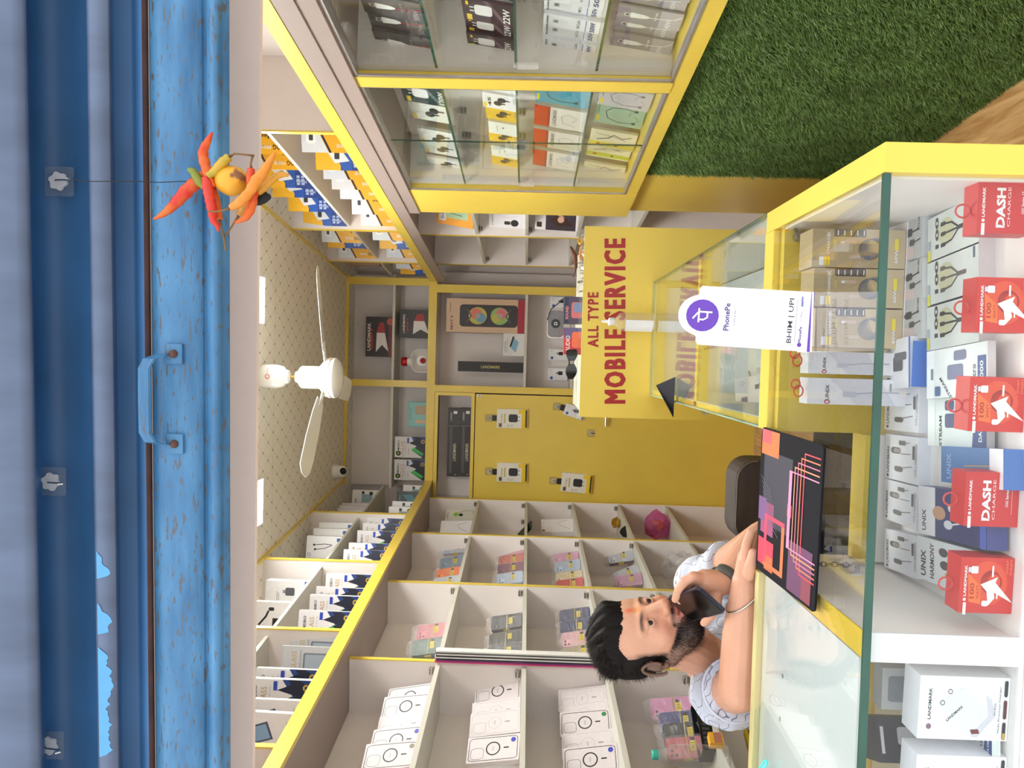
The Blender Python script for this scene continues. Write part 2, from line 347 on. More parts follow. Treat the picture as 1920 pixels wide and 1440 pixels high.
# --- below the case: yellow panel and the turf
t = struct('trim_1', RFR, [((3.43, .03, -1.5), (3.98, .06, -.481), YEL)])
b = MB(RFR); b.box((1.1, .034, -1.5), (3.42, .05, -.485), mat('turf_backing', (46, 66, 26), .9))
turf_back = b.build('turf_panel', label='dark green artificial grass panel covering the wall below the glass case', cat='artificial grass', kind='stuff')
import numpy as np
def turf(par):
    rng = np.random.default_rng(3); N = 125000
    s = rng.uniform(1.15, 3.42, N)**1.0; h = rng.uniform(-1.5, -.482, N)
    base = np.stack([s, np.full(N, .034), h], 1)
    base[:, 0] = np.where(base[:, 0] > 3.38, base[:, 0]+rng.normal(0, .008, N), base[:, 0])
    clump = np.sin(s*37+np.sin(h*23)*2)*.5+np.sin(h*31+np.cos(s*19)*2)*.5
    d = np.stack([rng.normal(0, .45, N)+clump*.25, -np.abs(rng.normal(.9, .2, N)), rng.normal(-.25, .45, N)+clump*.2], 1); d /= np.linalg.norm(d, axis=1)[:, None]
    L = rng.uniform(.012, .024, N)[:, None]
    w = np.cross(d, rng.normal(0, 1, (N, 3))); w /= np.linalg.norm(w, axis=1)[:, None]; w *= rng.uniform(.0008, .0013, N)[:, None]
    mid = base+d*L*.55; tip = base+d*L+np.array([0, 0, -.2])*L
    V = np.stack([base-w, base+w, mid+w*.8, mid-w*.8, tip], 1).reshape(-1, 3)
    A = np.array(RFR); V = V @ A[:3, :3].T + A[:3, 3] - np.array(par['_o'])
    me = bpy.data.meshes.new('grass_blades'); me.vertices.add(len(V)); me.vertices.foreach_set('co', V.ravel())
    k = np.arange(N)*5; q = np.stack([k, k+1, k+2, k+3], 1); tr = np.stack([k+3, k+2, k+4], 1)
    li = np.concatenate([q.ravel(), tr.ravel()]); me.loops.add(len(li)); me.loops.foreach_set('vertex_index', li)
    st = np.concatenate([np.arange(N)*4, N*4+np.arange(N)*3]); me.polygons.add(2*N); me.polygons.foreach_set('loop_start', st)
    mi = rng.integers(0, 3, N); me.polygons.foreach_set('material_index', np.concatenate([mi, mi]))
    for c in ((86, 118, 54), (104, 138, 64), (128, 156, 88)): me.materials.append(mat('turf_%d' % c[0], c, .45, noise=.25, scale=9))
    me.update(calc_edges=True); me.validate()
    o = bpy.data.objects.new('grass_blades', me); COL.objects.link(o); o.parent = par; o['kind'] = 'stuff'
turf(turf_back)
# --- right, lower shelves behind the case
RO = .07
t = thing('wall_shelf', rf(4.9, RO, -1.5), 'white open shelves with thin yellow uprights between the case and the back corner', 'shelf unit')
part('back_panel', t, RFR, [((3.99, .29, -1.5), (5.79, .318, HF-.001), WHT)])
for a, b in ((3.99, 4.72), (4.738, 5.55)):
    for h in (.335, .035, -.27, -.6): part('shelf', t, RFR, [((a, RO+.006, h-.018), (b, .289, h), SHF)])
for s in (4.72, 5.55):
    d = part('divider', t, RFR, [((s, RO, -1.5), (s+.018, .29, HF-.001), WHT), ((s-.001, RO-.004, -1.5), (s+.019, RO, HF-.001), YEL)])
    for h in (.335, .035): clip(d, RFR, s, RO+.04, h-.04)
# --- back wall
t = thing('wall_cabinet', (-.1, BY, EYE+HF), 'open white overhead cabinet with yellow frame on the back wall beside the fan', 'shelf unit')
part('back_panel', t, BFR, [((-1.02, .28, HF), (.62, .30, HC), WHT)])
part('face_frame', t, BFR, [((-.98, -.01, HF), (.585, .006, HF+.06), YEL), ((-.98, -.01, HC-.02), (.585, .006, HC), YEL), ((-.235, -.012, HF+.06), (-.185, .006, HC-.02), YEL), ((.52, -.012, HF+.06), (.575, .006, HC-.02), YEL)])
part('bottom_panel', t, BFR, [((-.97, .006, HF), (.575, .28, HF+.018), WHT)])
part('divider', t, BFR, [((-.22, .006, HF+.018), (-.20, .28, HC), WHT)])
for a, b in ((-1.0, -.22), (-.2, .60)): part('shelf', t, BFR, [((a, .02, 1.0), (b, .28, 1.018), SHF)])
t = thing('wall_shelf', (.1, BY, 0), 'white back-wall shelves in a yellow frame beside the yellow door', 'shelf unit')
part('back_panel', t, BFR, [((-.24, .30, -1.5), (.66, .32, HF), WHT)])
part('side_panel', t, BFR, [((.50, .02, -1.5), (.52, .30, HF-.01), WHT)])
part('frame_post', t, BFR, [((.475, -.01, -1.5), (.535, .02, HF), YEL)])
part('frame_post', t, BFR, [((-.262, -.01, -1.5), (-.212, .02, HF), YEL), ((-.25, .02, -1.5), (-.232, .30, HF-.01), WHT)])
part('shelf', t, BFR, [((-.23, .01, .01), (.50, .30, .03), SHF)]); part('shelf', t, BFR, [((-.23, .01, -.34), (.50, .30, -.32), SHF)])
part('shelf', t, BFR, [((-.23, .01, -.72), (.50, .30, -.70), SHF)])
t = thing('wall_niche', (-.66, BY, EYE+.39), 'small open niche with yellow frame above the yellow door', 'shelf unit')
part('face_frame', t, BFR, [((-1.09, -.01, .385), (-.264, .02, .41), YEL), ((-1.09, -.01, HF-.028), (-.264, .02, HF-.002), YEL), ((-1.105, -.012, .385), (-1.08, .02, HF-.002), YEL), ((-.288, -.012, .41), (-.264, .02, HF-.028), YEL)])
part('lining', t, BFR, [((-1.08, .02, .386), (-.27, .25, .40), WHT), ((-1.08, .25, .386), (-.27, .27, HF-.01), WHT), ((-1.09, .02, .40), (-1.08, .25, HF-.01), WHT), ((-.28, .02, .40), (-.27, .25, HF-.01), WHT)])
t = MB(BFR); t.box((-1.07, -.006, -1.695), (-.272, .024, .378), YEL)
door = t.build('door_1', kind='structure')
t = MB(BFR); t.box((-.292, -.012, .338), (-.274, -.006, .37), WPL); t.sphere((-.283, -.014, .352), .004, BLK); t.build('door_catch', door)
p = atY(1135, 790, 5.77); t = MB(); t.tube([(p.x-.035, 5.745, p.z), (p.x+.09, 5.745, p.z)], .008, CHR); t.tube([(p.x, 5.745, p.z), (p.x, 5.79, p.z)], .006, CHR); t.build('door_handle', door)
# --- beam and rolling shutter over the opening; the shop front stands a little askew
SFR = frame((0, 1.27, EYE), (1, -.045, 0), (.045, 1, 0))
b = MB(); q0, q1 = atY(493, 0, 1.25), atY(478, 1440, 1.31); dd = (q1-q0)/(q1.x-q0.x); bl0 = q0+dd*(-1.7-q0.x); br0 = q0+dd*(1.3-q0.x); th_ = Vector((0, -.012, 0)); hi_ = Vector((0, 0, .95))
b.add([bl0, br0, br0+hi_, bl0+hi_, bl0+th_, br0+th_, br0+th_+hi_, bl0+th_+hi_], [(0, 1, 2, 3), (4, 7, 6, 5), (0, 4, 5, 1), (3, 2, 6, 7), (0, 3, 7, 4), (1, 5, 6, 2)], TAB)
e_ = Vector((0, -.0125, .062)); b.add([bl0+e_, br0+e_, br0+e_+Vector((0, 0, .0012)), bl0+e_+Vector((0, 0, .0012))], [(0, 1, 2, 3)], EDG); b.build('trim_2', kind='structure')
def shuttermat():
    M = bpy.data.materials.new('worn_blue_paint'); M.use_nodes = True; n = M.node_tree.nodes; l = M.node_tree.links; b = n['Principled BSDF']
    t = n.new('ShaderNodeTexCoord')
    def noise(sc, st, det=5):
        mp = n.new('ShaderNodeMapping'); mp.inputs['Scale'].default_value = st; no = n.new('ShaderNodeTexNoise'); no.inputs['Scale'].default_value = sc; no.inputs['Detail'].default_value = det
        l.new(t.outputs['Object'], mp.inputs[0]); l.new(mp.outputs[0], no.inputs[0]); return no.outputs[0]
    a = noise(3, (2, 1, 9)); r = n.new('ShaderNodeValToRGB'); l.new(a, r.inputs[0])
    r.color_ramp.elements[0].position = .3; r.color_ramp.elements[0].color = (*lin((44, 98, 142)), 1); r.color_ramp.elements[1].position = .75; r.color_ramp.elements[1].color = (*lin((84, 140, 182)), 1)
    w = noise(52, (1, 1, 4.5), 12); r2 = n.new('ShaderNodeValToRGB'); l.new(w, r2.inputs[0]); r2.color_ramp.elements[0].position = .58; r2.color_ramp.elements[1].position = .64
    mx = n.new('ShaderNodeMix'); mx.data_type = 'RGBA'; l.new(r2.outputs[0], mx.inputs[0]); l.new(r.outputs[0], mx.inputs[6]); mx.inputs[7].default_value = (*lin((86, 92, 100)), 1)
    l.new(mx.outputs[2], b.inputs['Base Color']); b.inputs['Roughness'].default_value = .42
    bp = n.new('ShaderNodeBump'); bp.inputs['Strength'].default_value = .35; bp.inputs['Distance'].default_value = .002; l.new(noise(45, (1, 1, 4), 6), bp.inputs['Height']); l.new(bp.outputs[0], b.inputs['Normal'])
    return M
SHM = shuttermat()
SHD = mat('dark_blue_paint', (50, 94, 138), .5, noise=.25, scale=5, bump=.2); SHG = mat('greyed_blue_paint', (88, 102, 128), .45, noise=.2, scale=6, stretch=(3, 1, 1))
RST = mat('rusty_brown_edge', (92, 62, 54), .8, noise=.3, scale=30)
def strip(mb, prof, m, x0=-1.5, x1=1.25):     # sheet metal pressed to a profile (y, h), run along the opening
    n = len(prof); k = 24; vs = []; fs = []
    for j in range(k+1):
        for (y, h) in prof: vs.append((x0+(x1-x0)*j/k, y, h))
    for j in range(k):
        for i in range(n-1): fs.append((j*n+i, (j+1)*n+i, (j+1)*n+i+1, j*n+i+1))
    mb.add(vs, fs, m)
SF2 = frame((0, 1.12, EYE), (1, -.045, 0), (.045, 1, 0))
def pv(v, y=1.12): return (988-v)/1459*y*1.0
sh = thing('rolling_shutter', SF2 @ Vector((0, 0, .43)), 'worn blue rolled-up steel shutter across the top of the shop front', 'shutter')
def prof(pts): return [(y-1.12, pv(v, y)) for v, y in pts]
b = MB(SF2); strip(b, prof([(278, 1.115), (279, 1.10), (300, 1.098), (340, 1.098), (374, 1.099), (377, 1.104), (380, 1.106), (384, 1.102), (390, 1.092), (398, 1.090), (406, 1.094), (411, 1.104), (414, 1.112), (424, 1.114), (426, 1.125), (426, 1.15)]), SHM); b.build('bottom_slat', sh, smooth='all')
b = MB(SF2); strip(b, prof([(276, 1.14), (275, 1.105), (270, 1.095), (264, 1.09)]), RST); strip(b, prof([(264, 1.09), (258, 1.092), (254, 1.10), (250, 1.115), (244, 1.118), (240, 1.116), (212, 1.112), (208, 1.106)]), SHD); b.build('lap_joint', sh, smooth='all')
b = MB(SF2); strip(b, prof([(208, 1.106), (204, 1.085), (202, 1.080), (168, 1.08), (164, 1.084), (162, 1.12)]), SHG); b.build('guide_ledge', sh, smooth='all')
b = MB(SF2); strip(b, prof([(163, 1.125), (160, 1.135), (140, 1.15), (110, 1.155), (80, 1.145), (62, 1.13), (54, 1.11), (50, 1.085)]), SHD); b.build('upper_slat', sh, smooth='all')
b = MB(SF2); strip(b, prof([(50, 1.085), (44, 1.075), (20, 1.07), (-60, 1.07), (-140, 1.09)]), SHG); b.build('upper_ledge', sh, smooth='all')
# peeled bright paint on the ledge
rnd = random.Random(4)
LBL = col((86, 158, 210))
for y0, y1 in ((1040, 1092), (1140, 1200), (1225, 1440)):
    b = MB(SF2); P = []; k = int((y1-y0)/5); hh = 0
    for i in range(k+1):
        yy = y0+(y1-y0)*i/k; p0 = SF2.inverted() @ atY(166, yy, 1.078); hh = .6*hh+.4*rnd.uniform(6, 36)*sin(pi/2*min(1, (i+1)/4, (k-i+1)/4))
        P.append((p0.x, pv(166+hh if 0 < i < k else 166, 1.0788)))
    top = [(P[i][0], pv(165, 1.0788)) for i in range(k, -1, -1)]
    for i in range(k): b.add([(P[i][0], -.0408, pv(165, 1.079)), (P[i+1][0], -.0408, pv(165, 1.079)), (P[i+1][0], -.0408, P[i+1][1]), (P[i][0], -.0408, P[i][1])], [(0, 1, 2, 3)], LBL)
    b.build('paint_run', sh)
# handle: bent flat bar
hy = 1.10
def hp(X, Y, off): 
    q = SF2.inverted() @ atY(X, Y, hy-.02); return Vector((q.x, -.022-off, q.z))
b = MB(SF2)
pts = [hp(318, 664, 0), hp(300, 664, .012), hp(285, 672, .026), hp(278, 690, .03), hp(277, 750, .03), hp(277, 810, .03), hp(284, 828, .026), hp(298, 836, .012), hp(316, 836, 0)]
vs = []; fs = []
for i, p in enumerate(pts):
    for dy, dz in ((-.001, .009), (-.004, .007), (-.004, -.007), (-.001, -.009), (.003, -.008), (.003, .008)): vs.append(p+Vector((0, dy, dz)))
for i in range(len(pts)-1):
    for j in range(6): fs.append((i*6+j, i*6+(j+1) % 6, (i+1)*6+(j+1) % 6, (i+1)*6+j))
fs += [tuple(range(6)), tuple(range((len(pts)-1)*6, len(pts)*6))]
b.add(vs, fs, SHM); hd = b.build('handle', sh)
for p in (pts[0], pts[-1]):
    b = MB(SF2); b.box((p.x-.014, p.y-.006, p.z-.012), (p.x+.014, p.y+.004, p.z+.012), SHM); b.sphere((p.x, p.y-.007, p.z), .006, RST); b.build('rivet_plate', hd)
# hooks stuck on the recessed slat
ACR = glassmat('clear_acrylic_hook', (.95,.95,.95), 1, .12, 2.0, .32, (.9,.88,.86))
def hook(X, Y, y, label, r=.0125, group='clear adhesive hooks on the blue shutter'):
    c = atY(X, Y, y); b = MB(Matrix.Translation(c)); TAP = glassmat('clear_tape', (.93,.93,.93), .6, .3, 1.5, .03, (.8,.85,.9))
    t_ = thing('adhesive_hook', c, label, 'hook', group)
    b.prism([(r*(1+.12*sin(6*a))*cos(a), r*(1+.12*sin(6*a))*sin(a)) for a in [2*pi*i/36 for i in range(36)]], -.003, .001, ACR); b.build('pad', t_)
    b = MB(Matrix.Translation(c)); b.prism(rrect(r*3.4, r*3.4, r*.3), .0012, .0018, TAP); b.build('backing_tape', t_)
    b = MB(Matrix.Translation(c)); b.tube([(0, -.004, .003), (0, -.008, 0), (0, -.010, -r), (0, -.011, -r*1.9), (0, -.018, -r*2.2), (0, -.022, -r*1.8)], .0013, CHR); b.build('wire', t_); return c
HK = hook(110, 340, 1.125, 'clear adhesive hook on the blue shutter carrying the lemon and chilli string')
hook(96, 903, 1.135, 'empty clear adhesive hook on the blue shutter, between the lemon hook and the taped one')
hook(92, 1398, 1.145, 'empty clear adhesive hook with grubby tape outline at the far end of the shutter')
# ================================================================ ceiling lamps, added fill panels, camera, fan
EMI = mat('lit_led_diffuser', (255, 255, 252), .5, emit=LED_STRENGTH)
EMB = mat('added_fill_panel', (255, 255, 250), .5, emit=LED_STRENGTH*.72)  # for the fill panels added out of view to brighten the shop
EMC = mat('added_fill_panel_dim', (255, 255, 250), .5, emit=LED_STRENGTH*.26)
def led(x0, y0, label, L=.255, l2=.255, em=None):
    t = thing('ceiling_light', (x0+L/2, y0+l2/2, EYE+HC-.02), label, 'ceiling light', None)
    part('diffuser', t, CFR, [((x0+.012, y0+.012, HC-.006), (x0+L-.012, y0+l2-.012, HC-.002), em or EMI)])
    part('frame', t, CFR, [((x0, y0, HC-.008), (x0+L, y0+.012, HC), WPL), ((x0, y0+l2-.012, HC-.008), (x0+L, y0+l2, HC), WPL), ((x0, y0+.012, HC-.008), (x0+.012, y0+l2-.012, HC), WPL), ((x0+L-.012, y0+.012, HC-.008), (x0+L, y0+l2-.012, HC), WPL)])
led(.132, 3.72, 'glowing square ceiling light between the fan and the charger-box shelves')
led(-.90, 3.745, 'glowing square ceiling light close to the screen-protector shelves')
led(-.48, 2.75, 'unseen large fill panel added on the ceiling in front of the fan', .6, .6, EMB)  # added fill, hidden above the beam, lights the back of the shop
led(-.48, 1.70, 'unseen large fill panel added on the ceiling nearest the shop front, above the counter', .6, .6, EMC)  # second added fill panel, weaker, also out of view
c = Vector((-.84, 5.5, EYE+HC)); M = Matrix.Translation(c)
t = thing('security_camera', c, 'white turret security camera with black lens in the ceiling corner', 'security camera')
b = MB(M); b.lathe([(0, 0), (.052, 0), (.052, -.02), (.046, -.035), (.044, -.05)], WPL); b.build('housing', t, smooth=True)
b = MB(M); b.sphere((.0, -.008, -.055), .044, WPL); b.build('turret', t, smooth='all')
b = MB(M); b.sphere((.008, -.030, -.072), (.026, .026, .026), BLK); b.build('lens', t, smooth='all')
fx, fy = -.125, 3.96; M = Matrix.Translation((fx, fy, EYE+HC))
FWH = mat('glossy_white_enamel', (238, 238, 234), .2, spec=.6)
t = thing('ceiling_fan', (fx, fy, EYE+HC), 'white three-blade ceiling fan hanging in the middle of the shop', 'ceiling fan')
def hz(v): return pv(v, fy)-HC
b = MB(M); b.lathe([(0, 0), (.058, 0), (.062, -.012), (.060, -.085), (.052, -.115), (.036, -.128), (.034, -.142), (.016, -.15), (0, -.15)], FWH); cn = b.build('canopy', t, smooth=True)
b = MB(M @ Matrix.Translation((0, -.062, -.05))); b.g(('o', 0, 0, .010, .004, (225, 90, 50)), 1, 1, 0); b.g(('t', 'orient', .03, 0, .03, .008, (225, 90, 50)), 1, 1, 0); b.build('maker_mark', cn)
b = MB(M); b.tube([(0, 0, -.14), (0, 0, -.20)], .009, mat('brass_rod', (190, 160, 90), .3, .9)); b.build('down_rod', t, smooth=True)
b = MB(M); b.lathe([(0, -.175), (.028, -.178), (.032, -.19), (.05, -.20), (.058, -.21), (.058, -.30), (.075, -.315), (.098, -.335), (.100, -.35), (.104, -.352), (.104, -.362), (.100, -.366), (.103, -.372), (.103, -.385), (.085, -.40), (.05, -.413), (0, -.418)], FWH, n=36); b.build('motor', t, smooth=True)
for a in (100, 220, 340):
    Ma = M @ Matrix.Rotation(radians(a), 4, 'Z') @ Matrix.Translation((0, 0, -.33)); bb = MB(Ma @ Matrix.Rotation(radians(9), 4, 'X'))
    o = [(.15, -.04), (.30, -.062), (.46, -.07), (.54, -.06), (.575, -.03), (.58, .02), (.55, .055), (.40, .062), (.25, .055), (.15, .04)]
    bb.prismz(o, -.0015, .0015, FWH); bl = bb.build('blade', t)
    bb = MB(Ma); bb.box((.085, -.018, -.006), (.19, .018, -.001), FWH); bb.build('blade_iron', bl)
# ================================================================ counters
CH = -.47
FLH = -.69
XL, XR = -1.25, .303
t = thing('display_counter', (0, 1.07, 0), 'front glass-topped display counter with yellow end panel, packed with boxed accessories', 'counter')
part('end_panel', t, CFR, [((.263, 1.06, -1.5), (XR, 1.575, CH), YEL)])
part('liner', t, CFR, [((.259, 1.081, FLH), (.2629, 1.50, CH-.013), WHT)])
part('glass_top', t, CFR, [((XL, 1.066, CH-.010), (.262, 1.545, CH), GLS), ((XL, 1.062, CH-.0105), (.262, 1.066, CH+.0005), GLE)])
part('front_glass', t, CFR, [((XL, 1.073, FLH-.012), (.262, 1.079, CH-.012), GLS)])
part('display_floor', t, CFR, [((XL, 1.075, FLH-.02), (.262, 1.50, FLH), WHT)])
part('shelf_lip', t, CFR, [((XL, 1.060, FLH-.034), (.262, 1.074, FLH-.006), mat('speckled_white_edge', (232, 232, 232), .5, noise=.12, scale=160))])
part('lower_front', t, CFR, [((XL, 1.08, -1.5), (.262, 1.10, FLH-.02), WHT)])
part('back_board', t, CFR, [((-.125, 1.50, -1.5), (.262, 1.52, CH-.012), YEL)])
part('back_rail', t, CFR, [((-.125, 1.525, CH-.03), (.262, 1.577, CH+.001), YEL)])
part('low_back_board', t, CFR, [((-.365, 1.47, -1.5), (-.125, 1.50, -.645), WHT), ((-.365, 1.462, -.645), (-.125, 1.52, -.635), YEL)])
part('divider', t, CFR, [((-.405, 1.081, FLH), (-.37, 1.54, CH-.0125), WHT), ((-.407, 1.081, CH-.0125), (-.368, 1.54, CH-.0105), mat('yellow_laminate_under_glass', (222, 186, 50), .4)), ((-.407, 1.076, FLH), (-.366, 1.081, CH-.0125), mat('bright_white_edge', (226, 226, 228), .4))])
tp = part('top_board', t, CFR, [((XL, 1.10, CH-.017), (-.41, 1.535, CH-.0115), mat('pale_grey_board', (216, 220, 222), .3))])
b = MB()
for X, Y in ((1467, 1268), (1462, 1348)):
    p = atH(X, Y, CH-.011); b.lathe([(0, 0), (.0045, 0), (.0045, .0006), (0, .0006)], mat('grey_cap', (130, 130, 128), .5), Matrix.Translation((p.x, p.y, EYE+CH-.0115)), 14)
b.build('screw_cap', tp)
part('back_rail', t, CFR, [((XL, 1.538, CH-.04), (-.41, 1.56, CH+.001), mat('pale_yellow_edge', (210, 200, 140), .45))])
part('back_board', t, CFR, [((XL, 1.52, -1.5), (-.405, 1.536, CH-.04), YEL)])
part('plinth_end', t, CFR, [((-.385, 1.43, -1.5), (-.366, 1.54, FLH), WHT)])
# return counter
mat('bluish_grey', (188, 196, 198), .4)
t = thing('glass_counter', (.09, 2.3, 0), 'narrow glass-topped yellow counter running back to the service sign', 'counter')
YB = 2.985
part('glass_top', t, CFR, [((-.122, 1.58, CH-.008), (XR-.002, YB, CH), GLS), ((-.126, 1.58, CH-.008), (-.122, YB, CH), GLP), ((XR-.002, 1.58, CH-.008), (XR+.002, YB, CH), GLE), ((-.126, YB, CH-.008), (XR+.002, YB+.003, CH), GLP)])
part('cross_rail', t, CFR, [((-.12, 2.205, CH-.04), (XR-.01, 2.235, CH-.009), YEL)])
part('rim', t, CFR, [((-.126, 1.58, CH-.045), (-.108, YB, CH-.009), YEL), ((-.108, 2.955, CH-.045), (XR-.01, YB, CH-.009), YEL), ((-.108, 1.578, CH-.045), (XR-.01, 1.60, CH-.009), YEL)])
part('body', t, CFR, [((-.126, 1.60, -1.5), (-.108, YB, CH-.045), YEL), ((XR-.02, 1.578, -1.5), (XR, YB, CH-.30), YEL)])
part('side_glass', t, CFR, [((XR-.006, 1.58, CH-.30), (XR-.001, YB-.02, CH-.009), GLS)])
part('lining', t, CFR, [((-.108, 1.60, CH-.30), (-.105, YB-.02, CH-.01), MATS['bluish_grey']), ((-.105, 1.6, CH-.30), (XR-.03, 1.603, CH-.046), MATS['bluish_grey'])])
part('inner_shelf', t, CFR, [((-.108, 1.60, CH-.26), (XR-.008, YB-.02, CH-.245), mat('bluish_grey_laminate', (188, 196, 198), .4)), ((-.108, YB-.02, CH-.30), (XR-.02, YB, CH-.045), WHT), ((-.108, 1.60, -1.3), (XR-.02, YB-.02, -1.28), WHT)])
for y in (2.46, 1.80):
    b = MB(CFR); b.tube([(-.127, y-.05, CH-.09), (-.15, y-.045, CH-.09), (-.155, y-.02, CH-.09), (-.155, y+.02, CH-.09), (-.15, y+.045, CH-.09), (-.127, y+.05, CH-.09)], .005, CHR); b.build('door_pull', t, smooth='all')
# service desk with the sign board
t = thing('service_desk', (.15, 3.2, 0), 'yellow repair desk front board reading ALL TYPE MOBILE SERVICE in red', 'desk')
part('side_panel', t, CFR, [((-.215, 3.02, -1.5), (-.197, 3.9, -.25), WHT), ((.492, 3.02, -1.5), (.51, 3.9, -.25), WHT)])
part('desk_top', t, CFR, [((-.217, 3.02, -.25), (.512, 3.9, -.232), SHF)])
pn = part('front_board', t, CFR, [((-.217, 2.99, -1.5), (.512, 3.02, -.205), YEL)])
RED = mat('red_vinyl_letters', (168, 22, 24), .35)
b = MB()
def sign(s, Y0, Y1, Xa, Xb, sx, sz):
    a = atY((Xa+Xb)/2, Y0, 2.9885); c = atY((Xa+Xb)/2, Y1, 2.9885); w = (c-a).length-2*sx; hgt = abs(atY(Xa, (Y0+Y1)/2, 2.9885).z-atY(Xb, (Y0+Y1)/2, 2.9885).z)-2*sz
    b.M = Matrix.Translation((a+c)/2) @ Matrix.Rotation(-atan2((c-a).z, (c-a).x), 4, 'Y'); k = 0
    for i in range(-2, 3):
        for j in (-1, 0, 1): k += 1; b.g(('t', s, i*sx/2, j*sz, w, hgt, RED, 0, 0), 1, 1, -.00004*k)
sign('ALL TYPE', 651, 548, 1102, 1122, .0016, .0012); sign('MOBILE SERVICE', 757, 447, 1133, 1173, .0036, .0030)
b.build('lettering', pn)
b = MB(CFR); b.box((-.22, 2.985, -.205), (.50, 3.00, -.19), glassmat('clear_ledge', (.95, .97, .96))); b.build('clear_ledge', t)
# yellow flank and a dark gap with cables beside the desk
b = MB(CFR); 
for pts in ([(.56, 3.6, -.30), (.555, 3.6, -.45), (.575, 3.6, -.6), (.56, 3.6, -.8), (.57, 3.6, -1.2)], [(.60, 3.7, -.5), (.56, 3.7, -.75), (.58, 3.7, -.9), (.56, 3.7, -1.3)]): b.tube(pts, .003, BLK, 6)
b.build('cable', label='loose black cables hanging in the gap beside the repair desk', cat='cable')
b = MB(CFR); b.box((-1.2, 1.72, -1.699), (-.14, 4.6, -1.692), DRK); b.build('floor_shade_sheet', label='added dark grey sheet standing for shade on the floor behind the counter', cat='shade sheet')  # dark sheet added to give the floor here its shaded tone
# ================================================================ boxed goods: every kind is drawn once, then copied
def D(w, h, t, body, ops, extra=None):
    b = MB(); b.box((-w/2, 0, 0), (w/2, t, h), body if not isinstance(body, tuple) else col(body)); y = -.0003
    for i, op in enumerate(ops): b.g(tuple([op[0]]+list(shift(op[1:], op[0]))), w, h, y); y -= .00006
    if extra: extra(b, w, h, t)
    return b
def shift(a, t):      # fractions: x from -.5 to .5, height from 0 to 1 (same space as drawn)
    return a
KW = (229, 227, 229); K0 = (22, 22, 26); KY = (244, 208, 40); KB = (38, 72, 150); KR = (206, 40, 44); KG = (150, 150, 152)
def vglass(name='VGLASS', top=KW, tint=(60, 190, 90)):
    return [('p', [(-.5,0),(.5,0),(.5,.56),(.1,.44),(-.5,.26)], (30,62,128)), ('p', [(-.5,.12),(-.5,.24),(-.12,.56),(.02,.44),(.14,.12)], (34,40,48)), ('p', [(-.1,.14),(.2,.62),(.36,.44),(.5,.48),(.5,.34),(.2,.14)], (24,30,52)), ('p', [(-.4,.26),(-.12,.56),(-.02,.46),(-.3,.22)], tint),
        ('c', .28, .25, .10, (196, 160, 62)), ('c', .28, .25, .05, (30,62,128)), ('c', -.30, .90, .12, (28,40,20)), ('c', -.30, .90, .05, (150,190,60)), ('t', 'MEIBO', .08, .90, .46, .10, K0, 0, .01), ('t', name, -.08, .79, .72, .17, (190, 152, 92)), ('t', 'SERIES GLASS', .0, .71, .6, .04, KG), ('r', .32, .645, .26, .05, (40, 70, 180)), ('r', -.2, .63, .3, .006, K0)]
def esd():
    return [('r', 0, .5, .96, .96, (196,198,202)), ('rr', -.02, .40, .66, .50, .06, (120,128,140)), ('rr', -.02, .40, .56, .44, .05, (164,176,190)), ('rr', -.2, .42, .10, .3, .04, K0), ('t', 'VGLASS', .0, .80, .7, .16, (196,158,88)), ('t', 'ESD ANTI-STATIC', .0, .69, .8, .05, K0), ('c', .2, .09, .12, (60,80,100)), ('c', .2, .09, .07, (220,222,226)), ('c', -.3, .92, .09, (196,158,88))]
def meetoo(ic=(60, 64, 70)):
    return [('p', [(-.5,.55),(.5,.75),(.5,1),(-.5,1)], (222,228,236)), ('p', [(-.5,.50),(.5,.70),(.5,.74),(-.5,.54)], (30,34,44)), ('rr', .1, .84, .5, .16, .1, (250,250,250)), ('rr', .1, .84, .26, .07, .04, ic),
        ('rr', .22, .10, .34, .17, .06, K0), ('o', .22, .10, .09, .03, (244,186,40)), ('t', 'Meetoo', .22, .37, .9, .24, (60,44,14), 90, .01), ('t', 'OG', -.22, .12, .34, .2, K0, 90, .02), ('t', 'PRIME', -.22, .32, .5, .14, (240,236,220), 90, .01)]
def meetoob():
    return [('r', 0, .78, 1, .44, (244,186,40)), ('p', [(-.5,.52),(-.1,.60),(.2,.54),(.5,.62),(.5,.36),(-.5,.36)], (40,90,180)), ('p', [(-.1,.40),(.5,.58),(.4,.82),(-.2,.66)], (236,240,246)), ('rr', .12, .62, .3, .09, .04, (50,54,60)), ('t', '500', .2, .16, .4, .16, (240,244,250), 90, .01), ('t', 'Meetoo', -.2, .24, .5, .16, (210,220,240), 90),
        *[('r', -.30+.16*i, .30+.0*j-.09*j, .12, .06, (170,190,230)) for i in range(3) for j in range(2)]]
def magsafe(line=K0, th=.02, ring=.045, dot=None, bump=0):
    o = [('o', 0, .5, .24, ring, line), ('r', 0, .25, .05, .10, line), ('t', 'NX5', 0, .5, .16, .05, (90,90,96)),
         ('l', [(x/1, .5+z) for x, z in rrect(.86, .92, .09)], th, line, 1), ('l', [(x-.16, .80+z) for x, z in rrect(.42, .24, .09)], .012, line, 1)]
    if dot: o.append(('c', .28, .12, .09, dot))
    return o
def adapter(txt, c=(34,30,40), a=KW, tag=KY):
    return [('r', 0, .5, .98, .98, c), ('p', [(-.5,.2),(.5,.6),(.5,.5),(-.5,.1)], tuple(min(255, v+60) for v in c)), ('rr', .05, .60, .46, .34, .09, a), ('r', -.02, .82, .05, .08, a), ('r', .14, .82, .05, .08, a), ('r', -.32, .88, .26, .10, tag), ('t', txt, -.05, .16, .66, .16, (236,236,236), 0, .02), ('r', .3, .9, .16, .05, tag)]
